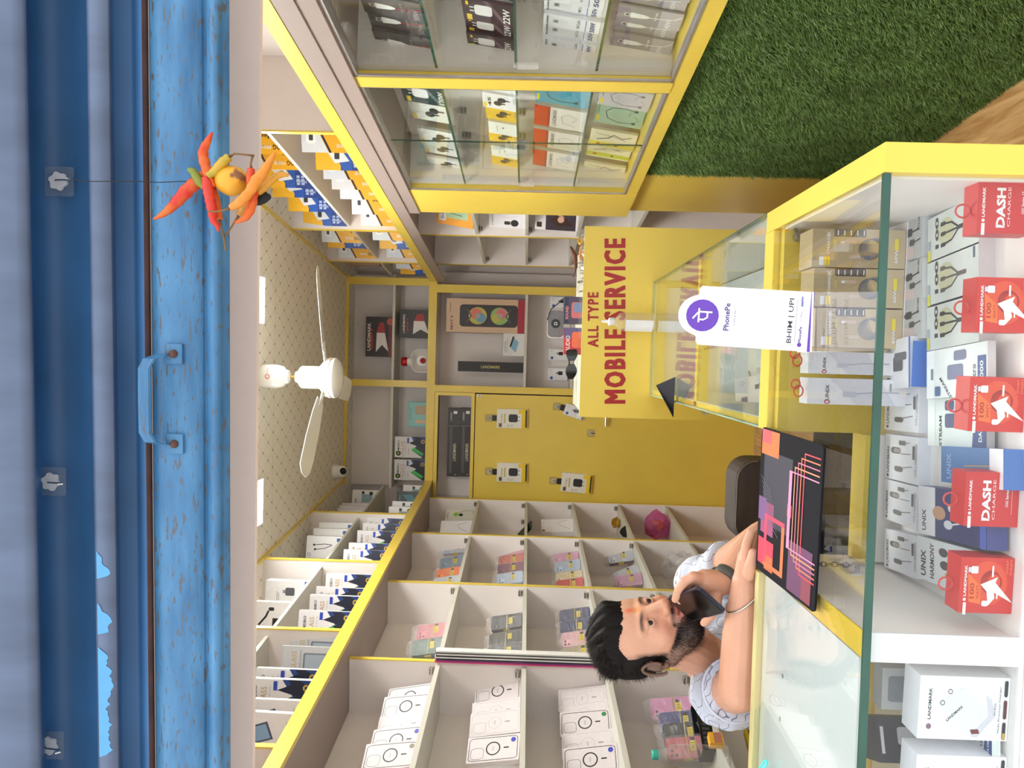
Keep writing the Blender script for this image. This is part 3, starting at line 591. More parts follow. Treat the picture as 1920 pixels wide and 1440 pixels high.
def usbpack(txt, c, t2, lab='V8 Cable'):
    return [('r', 0, .5, .98, .98, c), ('p', [(-.5,0),(.5,0),(.5,.34),(-.5,.34)], tuple(min(255, int(v*1.25)) for v in c)), ('r', 0, .84, .17, .10, (206,206,210)), ('r', 0, .84, .10, .05, (60,60,64)), ('p', [(-.15,.79),(.15,.79),(.11,.58),(.04,.50),(-.04,.50),(-.11,.58)], (244,244,246)), ('l', [(0,.5),(.02,.3),(.1,.12),(.3,.02)], .04, (190,40,44) if c[0] < 120 else (236,236,240)),
        ('t', txt, -.18, .20, .56, .13, t2, 0, .015), ('t', lab, .1, .40, .5, .06, t2)]
def v8():
    return [('t', 'LANDMARK', .02, .93, .72, .06, K0, 0, .02), ('c', -.42, .93, .04, K0), ('r', 0, .78, .26, .10, (176,176,182)), ('r', 0, .78, .16, .05, (110,110,116)), ('p', [(-.18,.72),(.18,.72),(.14,.56),(-.14,.56)], (226,226,232)), ('t', 'V8 Cable', .05, .38, .7, .09, (70,70,80)), ('t', '50W', .0, .13, .8, .15, (40,70,150), 0, .03), ('r', 0, .25, .9, .012, (90,120,200))]
def buds(body, c=(52,50,54), t=None):
    o = [('c', -.1, .56, .16, c), ('c', .14, .44, .16, c), ('rr', -.1, .44, .08, .2, .03, c), ('rr', .14, .30, .08, .2, .03, c), ('r', -.3, .93, .3, .08, KY if body != KY else K0), ('r', .2, .1, .4, .02, KG), ('r', .2, .06, .4, .012, KG)]
    if t: o.append(('t', t, -.05, .80, .6, .12, K0, 0, .02))
    return o
def neckband(body, c=(40,60,70)):
    return [('r', 0, .5, .96, .96, body), ('l', [(-.3,.2),(-.34,.5),(-.2,.72),(.1,.78),(.3,.66),(.34,.4),(.28,.2)], .03, c), ('c', -.3, .18, .06, c), ('c', .28, .18, .06, c), ('l', [(-.3,.18),(-.1,.1),(.05,.2)], .012, c), ('l', [(.28,.18),(.16,.3),(.0,.3)], .012, c), ('r', -.25, .93, .3, .06, KY), ('t', 'neckband', .2, .93, .4, .05, K0)]
def lmred():
    return [('r', 0, .86, 1, .28, (204,50,40)), ('r', 0, .70, 1, .05, (170,30,60)), ('t', 'LANDMARK', .0, .58, .8, .11, (110,110,116), 0, .02), ('l', [(-.3,.14),(-.2,.4),(.1,.44),(.26,.3),(.1,.12),(-.1,.2)], .02, KG)]
def yellowpack(c=(232,214,60)):
    return [('r', 0, .5, 1, 1, (236,228,200)), ('r', -.3, .5, .26, 1, c), ('l', [(-.05,.85),(.1,.6),(.3,.5),(.15,.3),(.3,.12)], .05, (90,84,96)), ('l', [(.3,.9),(.2,.5),(.05,.2)], .03, (140,130,140)), ('c', -.3, .8, .07, (200,90,60)), ('c', -.3, .4, .05, K0)]
def chargex():
    return [('r', 0, .5, 1, 1, (176,156,122)), ('p', [(-.5,0),(.5,0),(.5,.45),(-.5,.25)], (196,176,140)), ('t', 'CHARGE', .10, .83, .52, .07, KW, 0, .02), ('t', 'X', .38, .83, .12, .10, KW, 0, .02), ('t', 'CASE 11', .16, .76, .34, .045, (230,214,60), 0, .02), ('rr', .40, .60, .20, .34, .03, (70,72,78)), *[('r', .40, .73-.07*i, .13, .012, KW) for i in range(5)],
        ('r', -.34, .90, .22, .05, (226,230,236)), ('r', -.34, .84, .22, .06, KY), ('t', 'BLAUPIC', -.34, .84, .2, .03, K0), *[('o', -.02+.02*i, .38-.012*i, .26-.012*i, .022, (86+8*i,94+8*i,108+8*i)) for i in range(6)],
        ('rr', .15, .60, .1, .14, .03, (196,170,150)), ('r', .15, .68, .06, .04, (220,222,226)), ('rr', -.22, .55, .09, .12, .03, (196,170,150)), ('t', '60W', -.18, .10, .38, .08, KW, 0, .03), ('rr', .12, .10, .3, .045, .03, (236,214,40))]
def unixc():
    return [('r', 0, .5, 1, 1, (186,186,188)), ('t', 'UNIX', -.02, .84, .6, .13, (40,40,46), 0, .02), ('o', -.40, .85, .055, .02, (40,40,46)), ('p', [(-.45,.66),(-.15,.66),(-.25,.28),(-.45,.28)], (214,190,190)), ('rr', .12, .48, .18, .24, .05, K0), ('r', .12, .64, .08, .08, K0), ('l', [(.12,.36),(.16,.1)], .04, K0), ('rr', -.12, .36, .14, .2, .04, (60,56,58)), ('l', [(-.12,.26),(-.08,.04)], .035, (60,56,58)), ('r', -.3, .72, .36, .05, (170,40,50)), ('t', 'DATA CABLE', .3, .12, .36, .08, (40,40,46), 0, .01)]
def hundred(pale=0):
    c = K0 if not pale else (90,78,72)
    return [('r', 0, .5, 1, 1, (206,208,206)), ('c', .06, .62, .30, (196,192,160)), ('t', '100', .10, .80, .70, .13, (40,42,48), 0, .04), ('l', [(-.22,.68),(-.18,.5),(.02,.36)], .045, c), ('l', [(.02,.70),(.02,.36)], .045, c), ('l', [(.24,.68),(.20,.5),(.02,.36)], .045, c), *[('rr', x, .67, .09, .10, .03, c) for x in (-.22, .02, .24)], ('rr', .02, .30, .09, .16, .03, c), ('r', -.36, .96, .24, .06, (214,208,60)), ('r', -.12, .96, .2, .05, (160,170,176)), ('r', .34, .08, .22, .03, (70,90,120))]
def earph():
    return [('t', 'LANDMARK', -.05, .90, .6, .08, (60,60,66), 0, .02), ('c', -.42, .90, .035, (60,60,66)), ('rr', .16, .66, .14, .30, .07, (78,70,72)), ('rr', .16, .62, .09, .2, .04, (150,140,140)), ('l', [(.10,.5),(.12,.2)], .02, (120,116,116)), ('rr', -.24, .56, .12, .26, .06, (86,78,80)), ('l', [(-.20,.44),(-.14,.16)], .02, (120,116,116)), ('rr', .34, .46, .1, .20, .02, (90,84,84)), ('l', [(.34,.36),(.36,.24)], .015, (90,84,84)), ('rr', .16, .12, .30, .06, .03, (90,84,84)), ('t', 'TYPE-C EARPHONES', .0, .05, .7, .06, (120,120,126))]
def dash():
    return [('r', 0, .5, 1, 1, (198,38,42)), ('t', 'LANDMARK', .08, .90, .56, .055, KW, 0, .03), ('c', -.26, .90, .03, KW), ('r', -.42, .90, .22, .06, (240,220,220)), ('t', 'DASH', -.02, .60, .74, .17, KW, 0, .04), ('p', [(-.36,.70),(-.30,.62),(-.33,.62),(-.37,.52),(-.31,.60),(-.28,.60)], (198,38,42)), ('t', 'CHARGE', .0, .46, .74, .055, (246,214,214)), ('t', 'OG Series 17', .08, .22, .42, .055, KW, 0, .02), ('r', .08, .13, .7, .012, (230,150,150)), ('o', .0, .55, .0001, .0001, KW)]
def w100():
    return [('r', 0, .5, 1, 1, (206,44,38)), ('c', .04, .48, .40, (222,74,44)), ('t', 'LANDMARK', .08, .90, .56, .055, KW, 0, .03), ('c', -.26, .90, .03, KW), ('p', [(-.30,.82),(.22,.86),(.0,.62),(-.34,.60)], (236,110,50)), ('t', '100', -.10, .77, .28, .10, (180,40,24), 0, .03), ('t', 'WATT', -.12, .66, .26, .06, (180,40,24), 0, .02),
        *[('o', .06, .42-.015*i, .20-.012*i, .018, (150+10*i,24,28)) for i in range(5)], ('rr', .28, .74, .13, .13, .02, (240,240,244)), ('r', .28, .83, .09, .06, (206,208,214)), ('rr', -.32, .52, .1, .12, .03, (240,240,244)), ('p', [(.02,.62),(.16,.30),(.06,.34),(-.30,.0),(-.12,.36),(-.22,.34),(-.36,.46),(-.1,.5)], (250,236,238)), ('r', .26, .40, .2, .035, (250,226,226)), ('r', -.16, .30, .14, .03, (250,226,226)), ('r', -.42, .90, .22, .06, (240,220,220)), ('t', 'WARP', .34, .14, .26, .05, (236,110,80), 0, .02), ('t', 'DASH', .34, .07, .26, .05, (236,110,80), 0, .02)]
def charger36():
    return [('t', 'LANDMARK', .06, .88, .50, .055, (70,62,70), 0, .02), ('c', -.30, .88, .045, (130,100,120)), ('p', [(-.36,.48),(.06,.80),(.34,.50),(.08,.30),(-.1,.22),(-.44,.42)], (226,226,234)), ('p', [(-.44,.42),(-.1,.22),(.22,.26),(.16,.20),(-.1,.14),(-.46,.34)], (208,206,216)), ('t', 'LANDMARK', -.08, .60, .36, .045, K0, -48, .02), ('o', .26, .66, .035, .01, K0), ('o', .08, .74, .035, .01, K0), ('p', [(-.40,.40),(-.33,.42),(-.32,.33),(-.39,.31)], (110,30,34)), ('t', 'TCE36', -.0, .155, .2, .03, (90,90,96)), ('t', 'Multi Protocol Charger', -.0, .105, .74, .04, (70,70,76)), ('rr', -.34, .045, .28, .038, .03, K0), ('rr', 0, .045, .3, .038, .03, (90,26,30)), ('rr', .33, .045, .26, .038, .03, K0), ('r', -.42, .045, .1, .03, (200,160,70))]
def megab(a=(40,34,38)):
    return [('r', 0, .5, 1, 1, a), ('r', 0, .08, 1, .16, (120,40,40)), ('p', [(-.38,.62),(.1,.60),(.36,.5),(.36,.34),(.1,.30),(-.36,.16),(-.2,.4)], (232,226,226)), ('p', [(.1,.60),(.36,.5),(.36,.34),(.1,.30)], (170,30,34)), ('t', 'LANDMARK', .0, .88, .7, .08, (230,220,220), 0, .02), ('t', 'LEADER 4', -.06, .78, .5, .06, (210,60,60), 0, .02), ('c', .38, .1, .09, (190,90,70))]
def beatbox():
    return [('r', 0, .5, 1, 1, (214,184,152)), ('r', 0, .045, 1, .09, (170,40,60)), ('rr', .0, .46, .66, .74, .1, (58,52,58)), ('c', .0, .60, .26, (196,190,90)), ('c', .06, .62, .16, (222,120,110)), ('c', -.06, .56, .14, (110,160,190)), ('c', 0, .60, .08, (170,170,160)), ('c', .0, .32, .26, (150,190,110)), ('c', .07, .30, .16, (220,120,130)), ('c', -.06, .36, .13, (200,190,80)), ('c', 0, .32, .08, (170,170,160)), ('l', [(-.2,.74),(0,.68),(.2,.74)], .04, (90,84,88)), ('l', [(-.2,.18),(0,.24),(.2,.18)], .04, (90,84,88)), ('t', 'BEAT 6', -.22, .93, .42, .07, (120,30,60), 0, .03), ('t', 'LANDMARK', .24, .95, .3, .03, (90,40,40), 0, .02)]
def soundbar():
    return [('r', 0, .5, 1, 1, (44,42,44)), ('r', .38, .5, .22, 1, (58,56,60)), ('r', .245, .5, .012, .9, (110,108,110)), ('r', -.1, .72, .7, .2, (84,82,84)), ('t', 'LANDMARK', -.14, .42, .26, .045, (214,206,180), 0, .01), ('t', 'LANDMARK', .38, .74, .12, .022, KW), ('r', .44, .4, .04, .3, (230,230,230)), ('c', -.47, .3, .008, KW)]
def ptron(ic=(44,44,50)):
    return [('r', 0, .09, 1, .18, KY), ('r', 0, .035, .9, .05, K0), ('rr', .02, .46, .42, .30, .1, ic), ('l', [(-.1,.30),(-.12,.24)], .03, ic), ('l', [(.1,.30),(.1,.24)], .03, ic), ('r', -.36, .88, .2, .1, (90,84,70)), ('r', -.0, .74, .5, .04, (200,190,60)), ('t', 'Charger', .0, .84, .5, .09, (80,80,90)), ('rr', .36, .22, .2, .14, .04, KY), ('o', -.38, .62, .05, .012, K0), ('o', -.38, .5, .05, .012, K0)]
KINDS = {  # name: (object name, category, width, height, depth, body, ops)
 'vg': ('screen_protector_box', 'box', .125, .29, .026, KW, vglass()), 'vg2': ('screen_protector_box', 'box', .125, .285, .026, (236,222,222), vglass('GLASS', KW, (220,120,140))), 'uv': ('screen_protector_box', 'box', .15, .27, .03, KW, vglass('UVGLASS')),
 'esd': ('screen_protector_pack', 'pack', .13, .25, .012, (190,192,196), esd()), 'teal': ('screen_protector_box', 'box', .12, .22, .02, (60,64,66), [('r', 0,.5,.7,.8,(40,74,82)), ('p', [(-.3,.2),(.3,.5),(.3,.8),(-.3,.5)], (70,130,140)), ('t','GLASS',.0,.88,.5,.08,(180,176,150))]),
 'fc': ('screen_protector_box', 'box', .14, .235, .025, (228,224,224), [('t','FULL CURVED',.0,.30,.6,.07,(80,80,86),0,.01), ('t','SCREEN PROTECTOR',.0,.2,.8,.06,(80,80,86)), ('p', [(-.3,.9),(.1,.97),(.3,.6),(-.1,.5)], (70,80,96)), ('p', [(-.25,.88),(.08,.94),(.24,.62),(-.08,.54)], (130,160,190))]),
 'ad': ('charger_box', 'box', .13, .215, .06, (244,244,246), [('c',-.34,.9,.08,(90,130,190)), ('c',-.34,.9,.055,(244,244,246)), ('rr',.1,.42,.3,.22,.06,(90,94,100)), ('r',.1,.56,.12,.06,(150,152,156)), ('r',-.1,.72,.4,.015,KG), ('r',-.1,.68,.3,.012,KG), ('r', 0,.04,1,.08,(60,90,160))]),
 'ad2': ('charger_box', 'box', .13, .215, .06, (238,236,236), [('c',-.34,.9,.08,(90,130,190)), ('c',-.34,.9,.055,(238,236,236)), ('l', [(-.3,.7),(.0,.55),(.2,.5)], .07, K0), ('rr',.26,.44,.12,.12,.03,(50,50,54)), ('r',-.2,.3,.3,.2,K0)]),
 'cb': ('earphone_box', 'box', .13, .22, .05, (246,246,248), [('c',-.34,.92,.08,(90,130,190)), ('c',-.34,.92,.055,(246,246,248)), ('l', [(-.1,.75),(-.05,.5),(.1,.3)], .03, (70,70,76)), ('l', [(.1,.78),(.15,.5),(.12,.3)], .03, (70,70,76)), ('c',-.1,.76,.05,(50,50,56)), ('c',.1,.79,.05,(50,50,56)), ('rr',.34,.12,.16,.1,.03,(50,90,170)), ('r',-.1,.12,.4,.03,KG)]),
 'st': ('cable_box', 'box', .11, .19, .022, (200,194,190), [('l', [(-.2,.1),(-.2,.9)], .05, (90,84,84)), ('l', [(.1,.1),(.12,.9)], .05, (110,104,104)), ('r', .3,.5,.1,.8,(232,230,228))]),
 'ub': ('screen_protector_box', 'box', .12, .20, .02, (240,238,238), [('t','UV',-.2,.86,.4,.12,K0,0,.02), ('r',.0,.45,.5,.4,(140,170,180)), ('c',.3,.3,.12,K0), ('c',.34,.6,.09,K0)]),
 'mo': ('charger_box', 'box', .10, .25, .03, (240,178,36), meetoo()), 'mb': ('charger_box', 'box', .10, .25, .03, (36,66,140), meetoob()),
 'ms': ('phone_case_box', 'box', .10, .19, .024, (216,209,211), magsafe()), 'ms2': ('phone_case_box', 'box', .10, .19, .024, (214,208,210), magsafe((150,148,152), .008, .008)),
 'msb': ('phone_case_box', 'box', .10, .19, .024, (216,209,211), magsafe(dot=(60,70,180))), 'msg': ('phone_case_box', 'box', .10, .19, .024, (216,209,211), magsafe(dot=(60,130,80))), 'msk': ('phone_case_box', 'box', .10, .19, .024, (216,209,211), magsafe(dot=(130,126,110))),
 'w50': ('cable_pack', 'pack', .135, .20, .006, (84,78,80), usbpack('50W', (84,78,80), (190,186,188), 'QUICK')), 'w40': ('cable_pack', 'pack', .12, .19, .006, (150,146,156), usbpack('40W', (150,146,156), (236,236,240), 'V8')),
 'a22': ('charger_pack', 'pack', .13, .155, .008, (60,30,44), adapter('22W', (52,26,40))), 'a120': ('charger_pack', 'pack', .14, .175, .008, (40,58,62), adapter('120W', (42,60,64))), 'v8': ('cable_pack', 'pack', .10, .17, .012, (232,232,238), v8()),
 'bw': ('earbud_pack', 'pack', .12, .17, .012, (226,226,222), buds(KW)), 'bb': ('earbud_box', 'box', .10, .13, .02, (236,236,238), buds(KW, (60,56,60), '45')), 'by': ('earbud_box', 'box', .10, .125, .02, (232,190,60), buds((232,190,60), (58,54,58))), 'bx': ('earbud_box', 'box', .09, .12, .02, (232,234,232), [('r',.0,.7,.5,.02,KG), ('r',.1,.5,.1,.06,(60,90,60))]),
 'blue': ('accessory_box', 'box', .11, .14, .02, (236,238,244), [('r',-.2,.5,.3,.5,(60,100,190)), ('t','S',-.2,.5,.16,.2,KW,0,.03), ('r',.0,.06,1,.1,(60,100,190))]),
 'nt': ('neckband_pack', 'pack', .14, .19, .012, (80,170,196), neckband((70,160,190))), 'ng': ('neckband_pack', 'pack', .14, .19, .012, (150,190,170), neckband((160,190,170))), 'nv': ('neckband_pack', 'pack', .14, .19, .012, (214,208,216), neckband((206,200,212), (130,110,130))),
 'lr': ('accessory_pack', 'pack', .14, .19, .012, (226,222,220), lmred()), 'yp': ('accessory_pack', 'pack', .13, .19, .01, (236,228,200), yellowpack()), 'yp2': ('accessory_pack', 'pack', .13, .19, .01, (236,228,200), yellowpack((206,214,50))),
 'cx': ('charging_cable_box', 'box', .069, .15, .065, (196,172,132), chargex()), 'ux': ('data_cable_box', 'box', .08, .09, .031, (206,206,208), unixc()), 'hw': ('charging_cable_box', 'box', .09, .16, .024, (224,224,226), hundred()), 'hw2': ('charging_cable_box', 'box', .09, .16, .024, (224,224,226), hundred(1)),
 'ep': ('earphone_box', 'box', .085, .09, .022, (224,224,234), earph()), 'da': ('red_cable_box', 'box', .078, .085, .035, (196,36,40), dash()), 'wa': ('red_cable_box', 'box', .078, .085, .035, (200,40,38), w100()), 'tc': ('charger_box', 'box', .09, .14, .045, (242,240,246), charger36()),
 'm1': ('megaphone_box', 'box', .3, .2, .16, (40,34,38), megab()), 'm2': ('megaphone_box', 'box', .22, .27, .16, (30,30,34), megab((52,50,54))), 'be': ('speaker_box', 'box', .26, .58, .2, (200,170,140), beatbox()), 'sb': ('soundbar_box', 'box', .5, .09, .09, (40,38,40), soundbar()),
 'lb': ('soundbar_box', 'box', .075, .49, .075, (26,24,24), [('t','LANDMARK',0,.5,1.9,.28,(214,206,120),-90,.01)]),
 'hub': ('usb_hub_box', 'box', .17, .15, .05, (226,226,224), [('p', [(-.35,.4),(-.1,.7),(.35,.55),(.1,.25)], (130,180,210)), ('p', [(-.1,.7),(.35,.55),(.35,.47),(-.08,.6)], K0), ('t','LANDMARK',-.1,.9,.5,.06,(90,60,60)), ('r',-.05,.8,.6,.02,KG)]),
 'tq': ('gift_set_box', 'box', .185, .19, .06, (120,190,190), [('r',.0,.5,.9,.9,(150,206,204)), ('rr',.18,.45,.36,.5,.06,(190,170,140)), ('rr',-.28,.4,.14,.6,.05,(226,190,160)), ('t','WATCH',.0,.88,.5,.08,(60,100,100))]),
 'pt': ('charger_pack', 'pack', .14, .225, .03, (238,236,226), ptron()), 'sm': ('adapter_pack', 'pack', .085, .15, .015, (238,238,242), [('rr',.1,.4,.3,.22,.06,K0), ('r',.1,.56,.16,.08,(120,120,126)), ('r',-.3,.82,.22,.12,(40,80,170)), ('o',.3,.84,.06,.015,KG), ('r',0,.03,1,.05,(60,110,190))]),
 'spb': ('speaker_box', 'box', .145, .125, .08, (60,54,84), [('r',0,.5,1,1,(76,66,96)), ('rr',.0,.45,.6,.5,.08,(200,110,120)), ('rr',.1,.42,.36,.36,.06,(120,140,190)), ('r',0,.9,1,.16,(40,50,80)), ('t','SOUND',-.1,.88,.5,.1,(230,150,160),0,.02)]),
 'spr': ('speaker_box', 'box', .145, .125, .08, (190,50,60), [('r',0,.5,1,1,(190,50,64)), ('r',.3,.5,.4,1,(96,90,140)), ('rr',.05,.42,.6,.5,.1,(226,110,80)), ('t','AUDIO',-.1,.84,.6,.16,KW,0,.02)]),
 'bo': ('neckband_pack', 'pack', .16, .22, .02, (236,160,50), [('r',.1,.45,.6,.6,(170,200,160)), ('l', [(-.05,.3),(.0,.6),(.2,.66),(.34,.4)], .03, (40,90,110)), ('rr',-.1,.84,.5,.2,.04,KW), ('t','bo',-.1,.84,.3,.12,(70,60,60)), ('r',.3,.06,.3,.1,KW)]),
 'sw': ('smartwatch_box', 'box', .12, .22, .03, (236,234,238), [('c',-.2,.3,.2,(50,50,54)), ('rr',-.2,.5,.2,.16,.04,(50,50,54)), ('t','S WATCH',.0,.9,.7,.07,K0,0,.01), ('l', [(.2,.2),(.1,.5),(.3,.8)], .01, (190,170,200))]),
 'gr': ('hair_trimmer_box', 'box', .16, .25, .04, (230,226,230), [('r',.0,.4,1,.7,(60,50,62)), ('c',-.1,.42,.2,(206,160,136)), ('p', [(-.3,.1),(-.34,.5),(-.1,.66),(.08,.5),(.0,.3)], (60,34,28)), ('c',-.08,.40,.12,(214,170,146)), ('r',-.3,.9,.2,.12,(60,40,30)), ('r',.1,.9,.2,.12,KW)]),
 'eg': ('earphone_box', 'box', .12, .22, .03, (230,230,222), [('c',.0,.66,.16,(140,200,70)), ('c',-.05,.5,.12,K0), ('l', [(.1,.6),(.3,.4),(.3,.1),(.0,.12)], .02, K0), ('t','LANDMARK',-.1,.93,.6,.05,K0,0,.01)]),
 'wc': ('cable_box', 'box', .13, .22, .04, (238,236,240), [('c',-.36,.92,.07,(120,70,120)), ('l', [(-.3,.1),(.0,.4),(.2,.5),(.4,.2)], .025, (170,170,176)), ('t','Charge',.2,.92,.3,.04,KG)]),
 'ctn': ('carton_box', 'box', .3, .22, .2, (150,112,80), [('t','GLASS',.0,.4,.4,.16,(70,50,34),0,.02)]),
 'ph': ('car_holder_box', 'box', .092, .09, .04, (230,228,232), [('rr',.0,.5,.3,.4,.05,(76,76,82)), ('rr',.14,.4,.16,.5,.04,(96,96,104)), ('r',-.36,.9,.2,.14,(50,90,170)), ('o',.36,.86,.06,.012,KG), ('r',0,.03,1,.06,(50,100,200))]),
 'unx': ('data_cable_box', 'box', .06, .16, .04, (228,226,232), [('p', [(-.5,.55),(.5,.8),(.5,.35),(-.5,.2)], (210,208,218)), ('t','UNIX',-.04,.82,.6,.09,(60,60,70),0,.02), ('o',-.4,.82,.06,.03,(190,60,70)), ('l', [(-.1,.62),(.0,.4),(.0,.1)], .05, (170,172,190)), ('rr',-.1,.62,.2,.12,.03,(190,190,206)), ('r',.2,.25,.3,.02,KG)]),
 'ub2': ('earphone_box', 'box', .085, .13, .03, (70,110,180), [('r',.0,.5,1,1,(80,120,176)), ('t','UNIX',-.04,.86,.7,.12,(150,170,210),0,.02), ('r',.0,.1,1,.2,(236,236,244)), ('l', [(.0,.6),(.05,.2)], .03, (200,150,90))]),
 'ub3': ('earphone_box', 'box', .10, .14, .03, (60,66,130), [('r',.0,.86,1,.28,(226,222,228)), ('t','UNIX',-.2,.90,.44,.09,(50,40,60),0,.02), ('r',.0,.36,1,.72,(58,62,112)), ('c',.0,.66,.14,(200,150,120)), ('l', [(-.2,.5),(-.1,.3),(.0,.1)], .03, KW), ('c',-.2,.52,.09,(214,214,220)), ('c',.14,.46,.09,(214,214,220)), ('r',.0,.04,1,.08,(80,100,190))]),
 'hm': ('earphone_box', 'box', .10, .13, .03, (222,222,224), [('t','UNIX',-.1,.88,.6,.12,(50,44,50),0,.03), ('t','HARMONY',.0,.72,.8,.1,(50,44,50),0,.02), ('c',-.02,.5,.1,(80,70,70)), ('c',.26,.52,.1,(80,70,70)), ('l', [(-.02,.4),(.0,.1)], .03, (80,70,70)), ('p', [(-.5,.3),(-.2,.5),(.0,.2),(-.2,.0),(-.5,.0)], (200,170,80)), ('p', [(-.5,.2),(-.3,.24),(-.24,.0),(-.5,.0)], (110,170,210))]),
 'pb': ('power_bank_box', 'box', .10, .17, .03, (212,212,216), [('rr',.0,.5,.62,.84,.08,(150,154,166)), ('t','LANDMARK',-.42,.5,.02,.4,KG)]),
 'dk': ('speaker_box', 'box', .12, .16, .06, (70,64,76), [('rr',.1,.5,.4,.5,.06,(214,210,216)), ('r',.0,.94,.6,.04,KW), ('c',-.3,.3,.14,(190,140,130))]),
 'pu': ('data_cable_pouch', 'pouch', .10, .15, .012, (224,226,228), [('r',.0,.93,1,.14,(236,238,240)), ('rr',.0,.90,.24,.05,.03,(120,130,140)), ('rr',-.36,.80,.2,.1,.03,(60,90,140)), ('rr',.0,.5,.30,.26,.05,(112,114,146)), ('rr',.32,.42,.2,.2,.05,(112,114,146)), ('t','STREAM',-.3,.66,.5,.06,(50,50,60),35,.01), ('t','Micro',-.1,.2,.4,.09,(60,60,70),0,.01), ('r',-.05,.08,.6,.12,(44,72,140)), ('t','1000',-.05,.08,.4,.08,KW,0,.02)]),
 'pu2': ('data_cable_pouch', 'pouch', .10, .15, .012, (216,222,222), [('r',.0,.93,1,.14,(228,232,232)), ('rr',.0,.55,.28,.26,.05,(60,70,120)), ('rr',.3,.6,.2,.16,.05,(60,70,120)), ('t','STREAM',-.2,.76,.6,.07,(50,50,60),0,.02), ('t','FUN',.0,.26,.4,.09,(50,50,60),0,.02), ('p', [(-.5,0),(.5,0),(.5,.16),(-.5,.22)], (36,66,130)), ('t','DATA CABLE',.0,.09,.8,.08,KW,0,.03)]),
}
KC = {}
def kmesh(kind):
    if kind not in KC:
        n, c, w, h, t, body, ops = KINDS[kind]; KC[kind] = D(w, h, t, body, ops).mesh(n)
    return KC[kind]
USED = {}
def put(kind, M, label, group=None, cat=None):
    n, c = KINDS[kind][:2]
    o = bpy.data.objects.new(n, kmesh(kind)); COL.objects.link(o); o.matrix_world = M
    if label in USED: print('DUPLABEL', label)
    USED[label] = 1; o['_o'] = tuple(M.translation)
    return tag(o, label, cat or c, group)
def FM(pos, ang=0, lean=0, roll=0):     # ang 0 faces the street, +90 faces right, -90 faces left; lean tips the top backwards
    return Matrix.Translation(pos) @ Matrix.Rotation(radians(ang), 4, 'Z') @ Matrix.Rotation(radians(-lean), 4, 'X') @ Matrix.Rotation(radians(roll), 4, 'Y')
def QM(kind, tl, tr, bl):   # matrix that lays a kind's front face onto a real-world rectangle
    w, h, t = KINDS[kind][2:5]; X = (tr-tl); Z = (tl-bl); sx = X.length/w; X.normalize(); Z = Z-X*Z.dot(X); sz = Z.length/h; Z.normalize(); Y = Z.cross(X)
    M = Matrix.Identity(4); o = bl+X*(sx*w/2)
    for i in range(3): M[i][0] = X[i]*sx; M[i][1] = Y[i]; M[i][2] = Z[i]*sz; M[i][3] = o[i]
    return M
ORD = ['first', 'second', 'third', 'fourth', 'fifth', 'sixth', 'seventh', 'eighth']
# ================================================================ goods on the shelves
rn = random.Random(11)
def leftrow(items, z, desc_shelf, xpx, grp, d0=.012, ang=6, jit=3):
    """items: (kind, image row of the edge nearest the shop, look words); boxes stand facing the street, one behind another"""
    for i, (k, Y, look) in enumerate(items):
        w, h, t = KINDS[k][2:5]; p = atL(xpx, Y, d0)
        s = p.y+rn.uniform(-.004, .004); a = ang+rn.uniform(-jit, jit)
        c = LFR @ Vector((s, d0+.006+w/2*cos(radians(a)), z))
        o = put(k, FM(c, 4.5+a, rn.uniform(1, 4)), (look+' '+desc_shelf).strip(), grp)
ZL, ZM = HF+.0185, 1.0605
g = 'boxes on the overhead shelf on the phone-cover side'
leftrow([('vg', 1056, 'white and blue glass box with green triangle, rearmost'), ('vg', 1075, 'white and blue glass box just before the rearmost'), ('vg', 1101, 'white and blue glass box in the middle of five'), ('vg', 1117, 'white and blue glass box second from the front of five'), ('vg', 1146, 'big white and blue glass box at the front of five')], ZL, 'beside the middle overhead divider', 620, g)
leftrow([('vg2', 959, 'pinkish glass box rearmost of six'), ('vg', 970, 'white and blue glass box second from the rear of six'), ('vg', 980, 'white and blue glass box third from the rear of six'), ('vg', 994, 'white and blue glass box with black round mark, fourth of six'), ('vg', 1018, 'white and blue glass box with bright blue badge, fifth of six'), ('vg', 1031, 'leaning white and blue glass box at the front of six')], ZL, 'in the overhead bay', 690, g)
leftrow([('ub', 908, 'white glass box rearmost in the last overhead bay'), ('teal', 920, 'dark grey and teal glass box'), ('ub', 939, 'white box lettered UV before the dark teal one'), ('ub', 949, 'white box lettered UV nearest the divider')], ZL, 'by the back corner', 740, g)
leftrow([('esd', 1190, 'silver anti-static glass pack nearest the yellow divider'), ('esd', 1213, 'silver anti-static glass pack with dark pouch'), ('vg', 1256, 'white and blue glass box behind its twin'), ('vg', 1277, 'white and blue glass box with purple triangle'), ('fc', 1316, 'white curved-glass box partly covered'), ('fc', 1340, 'large white FULL CURVED box')], ZL, 'on the overhead shelf near the beam', 560, g, ang=4)
leftrow([('ad', 1056, 'white charger box with grey plug'), ('ad', 1089, 'white charger box with black plug'), ('ad2', 1130, 'white box with black cable plug')], ZM, 'on the upper overhead shelf by the light', 545, g, d0=.03)
leftrow([('cb', 979, 'white cable box rearmost of three'), ('cb', 991, 'white cable box in the middle of three'), ('cb', 1005, 'white cable box with two black plugs, front of three')], ZM, 'on the upper overhead shelf', 620, g, d0=.03)
leftrow([('ub', 918, 'white adapter box behind the striped boxes'), ('st', 943, 'white box with dark stripes, third from the divider'), ('st', 948, 'white box with dark stripes, second from the divider'), ('st', 953, 'white box with dark stripes, against the divider')], ZM, 'on the upper back overhead shelf', 680, g, d0=.03)
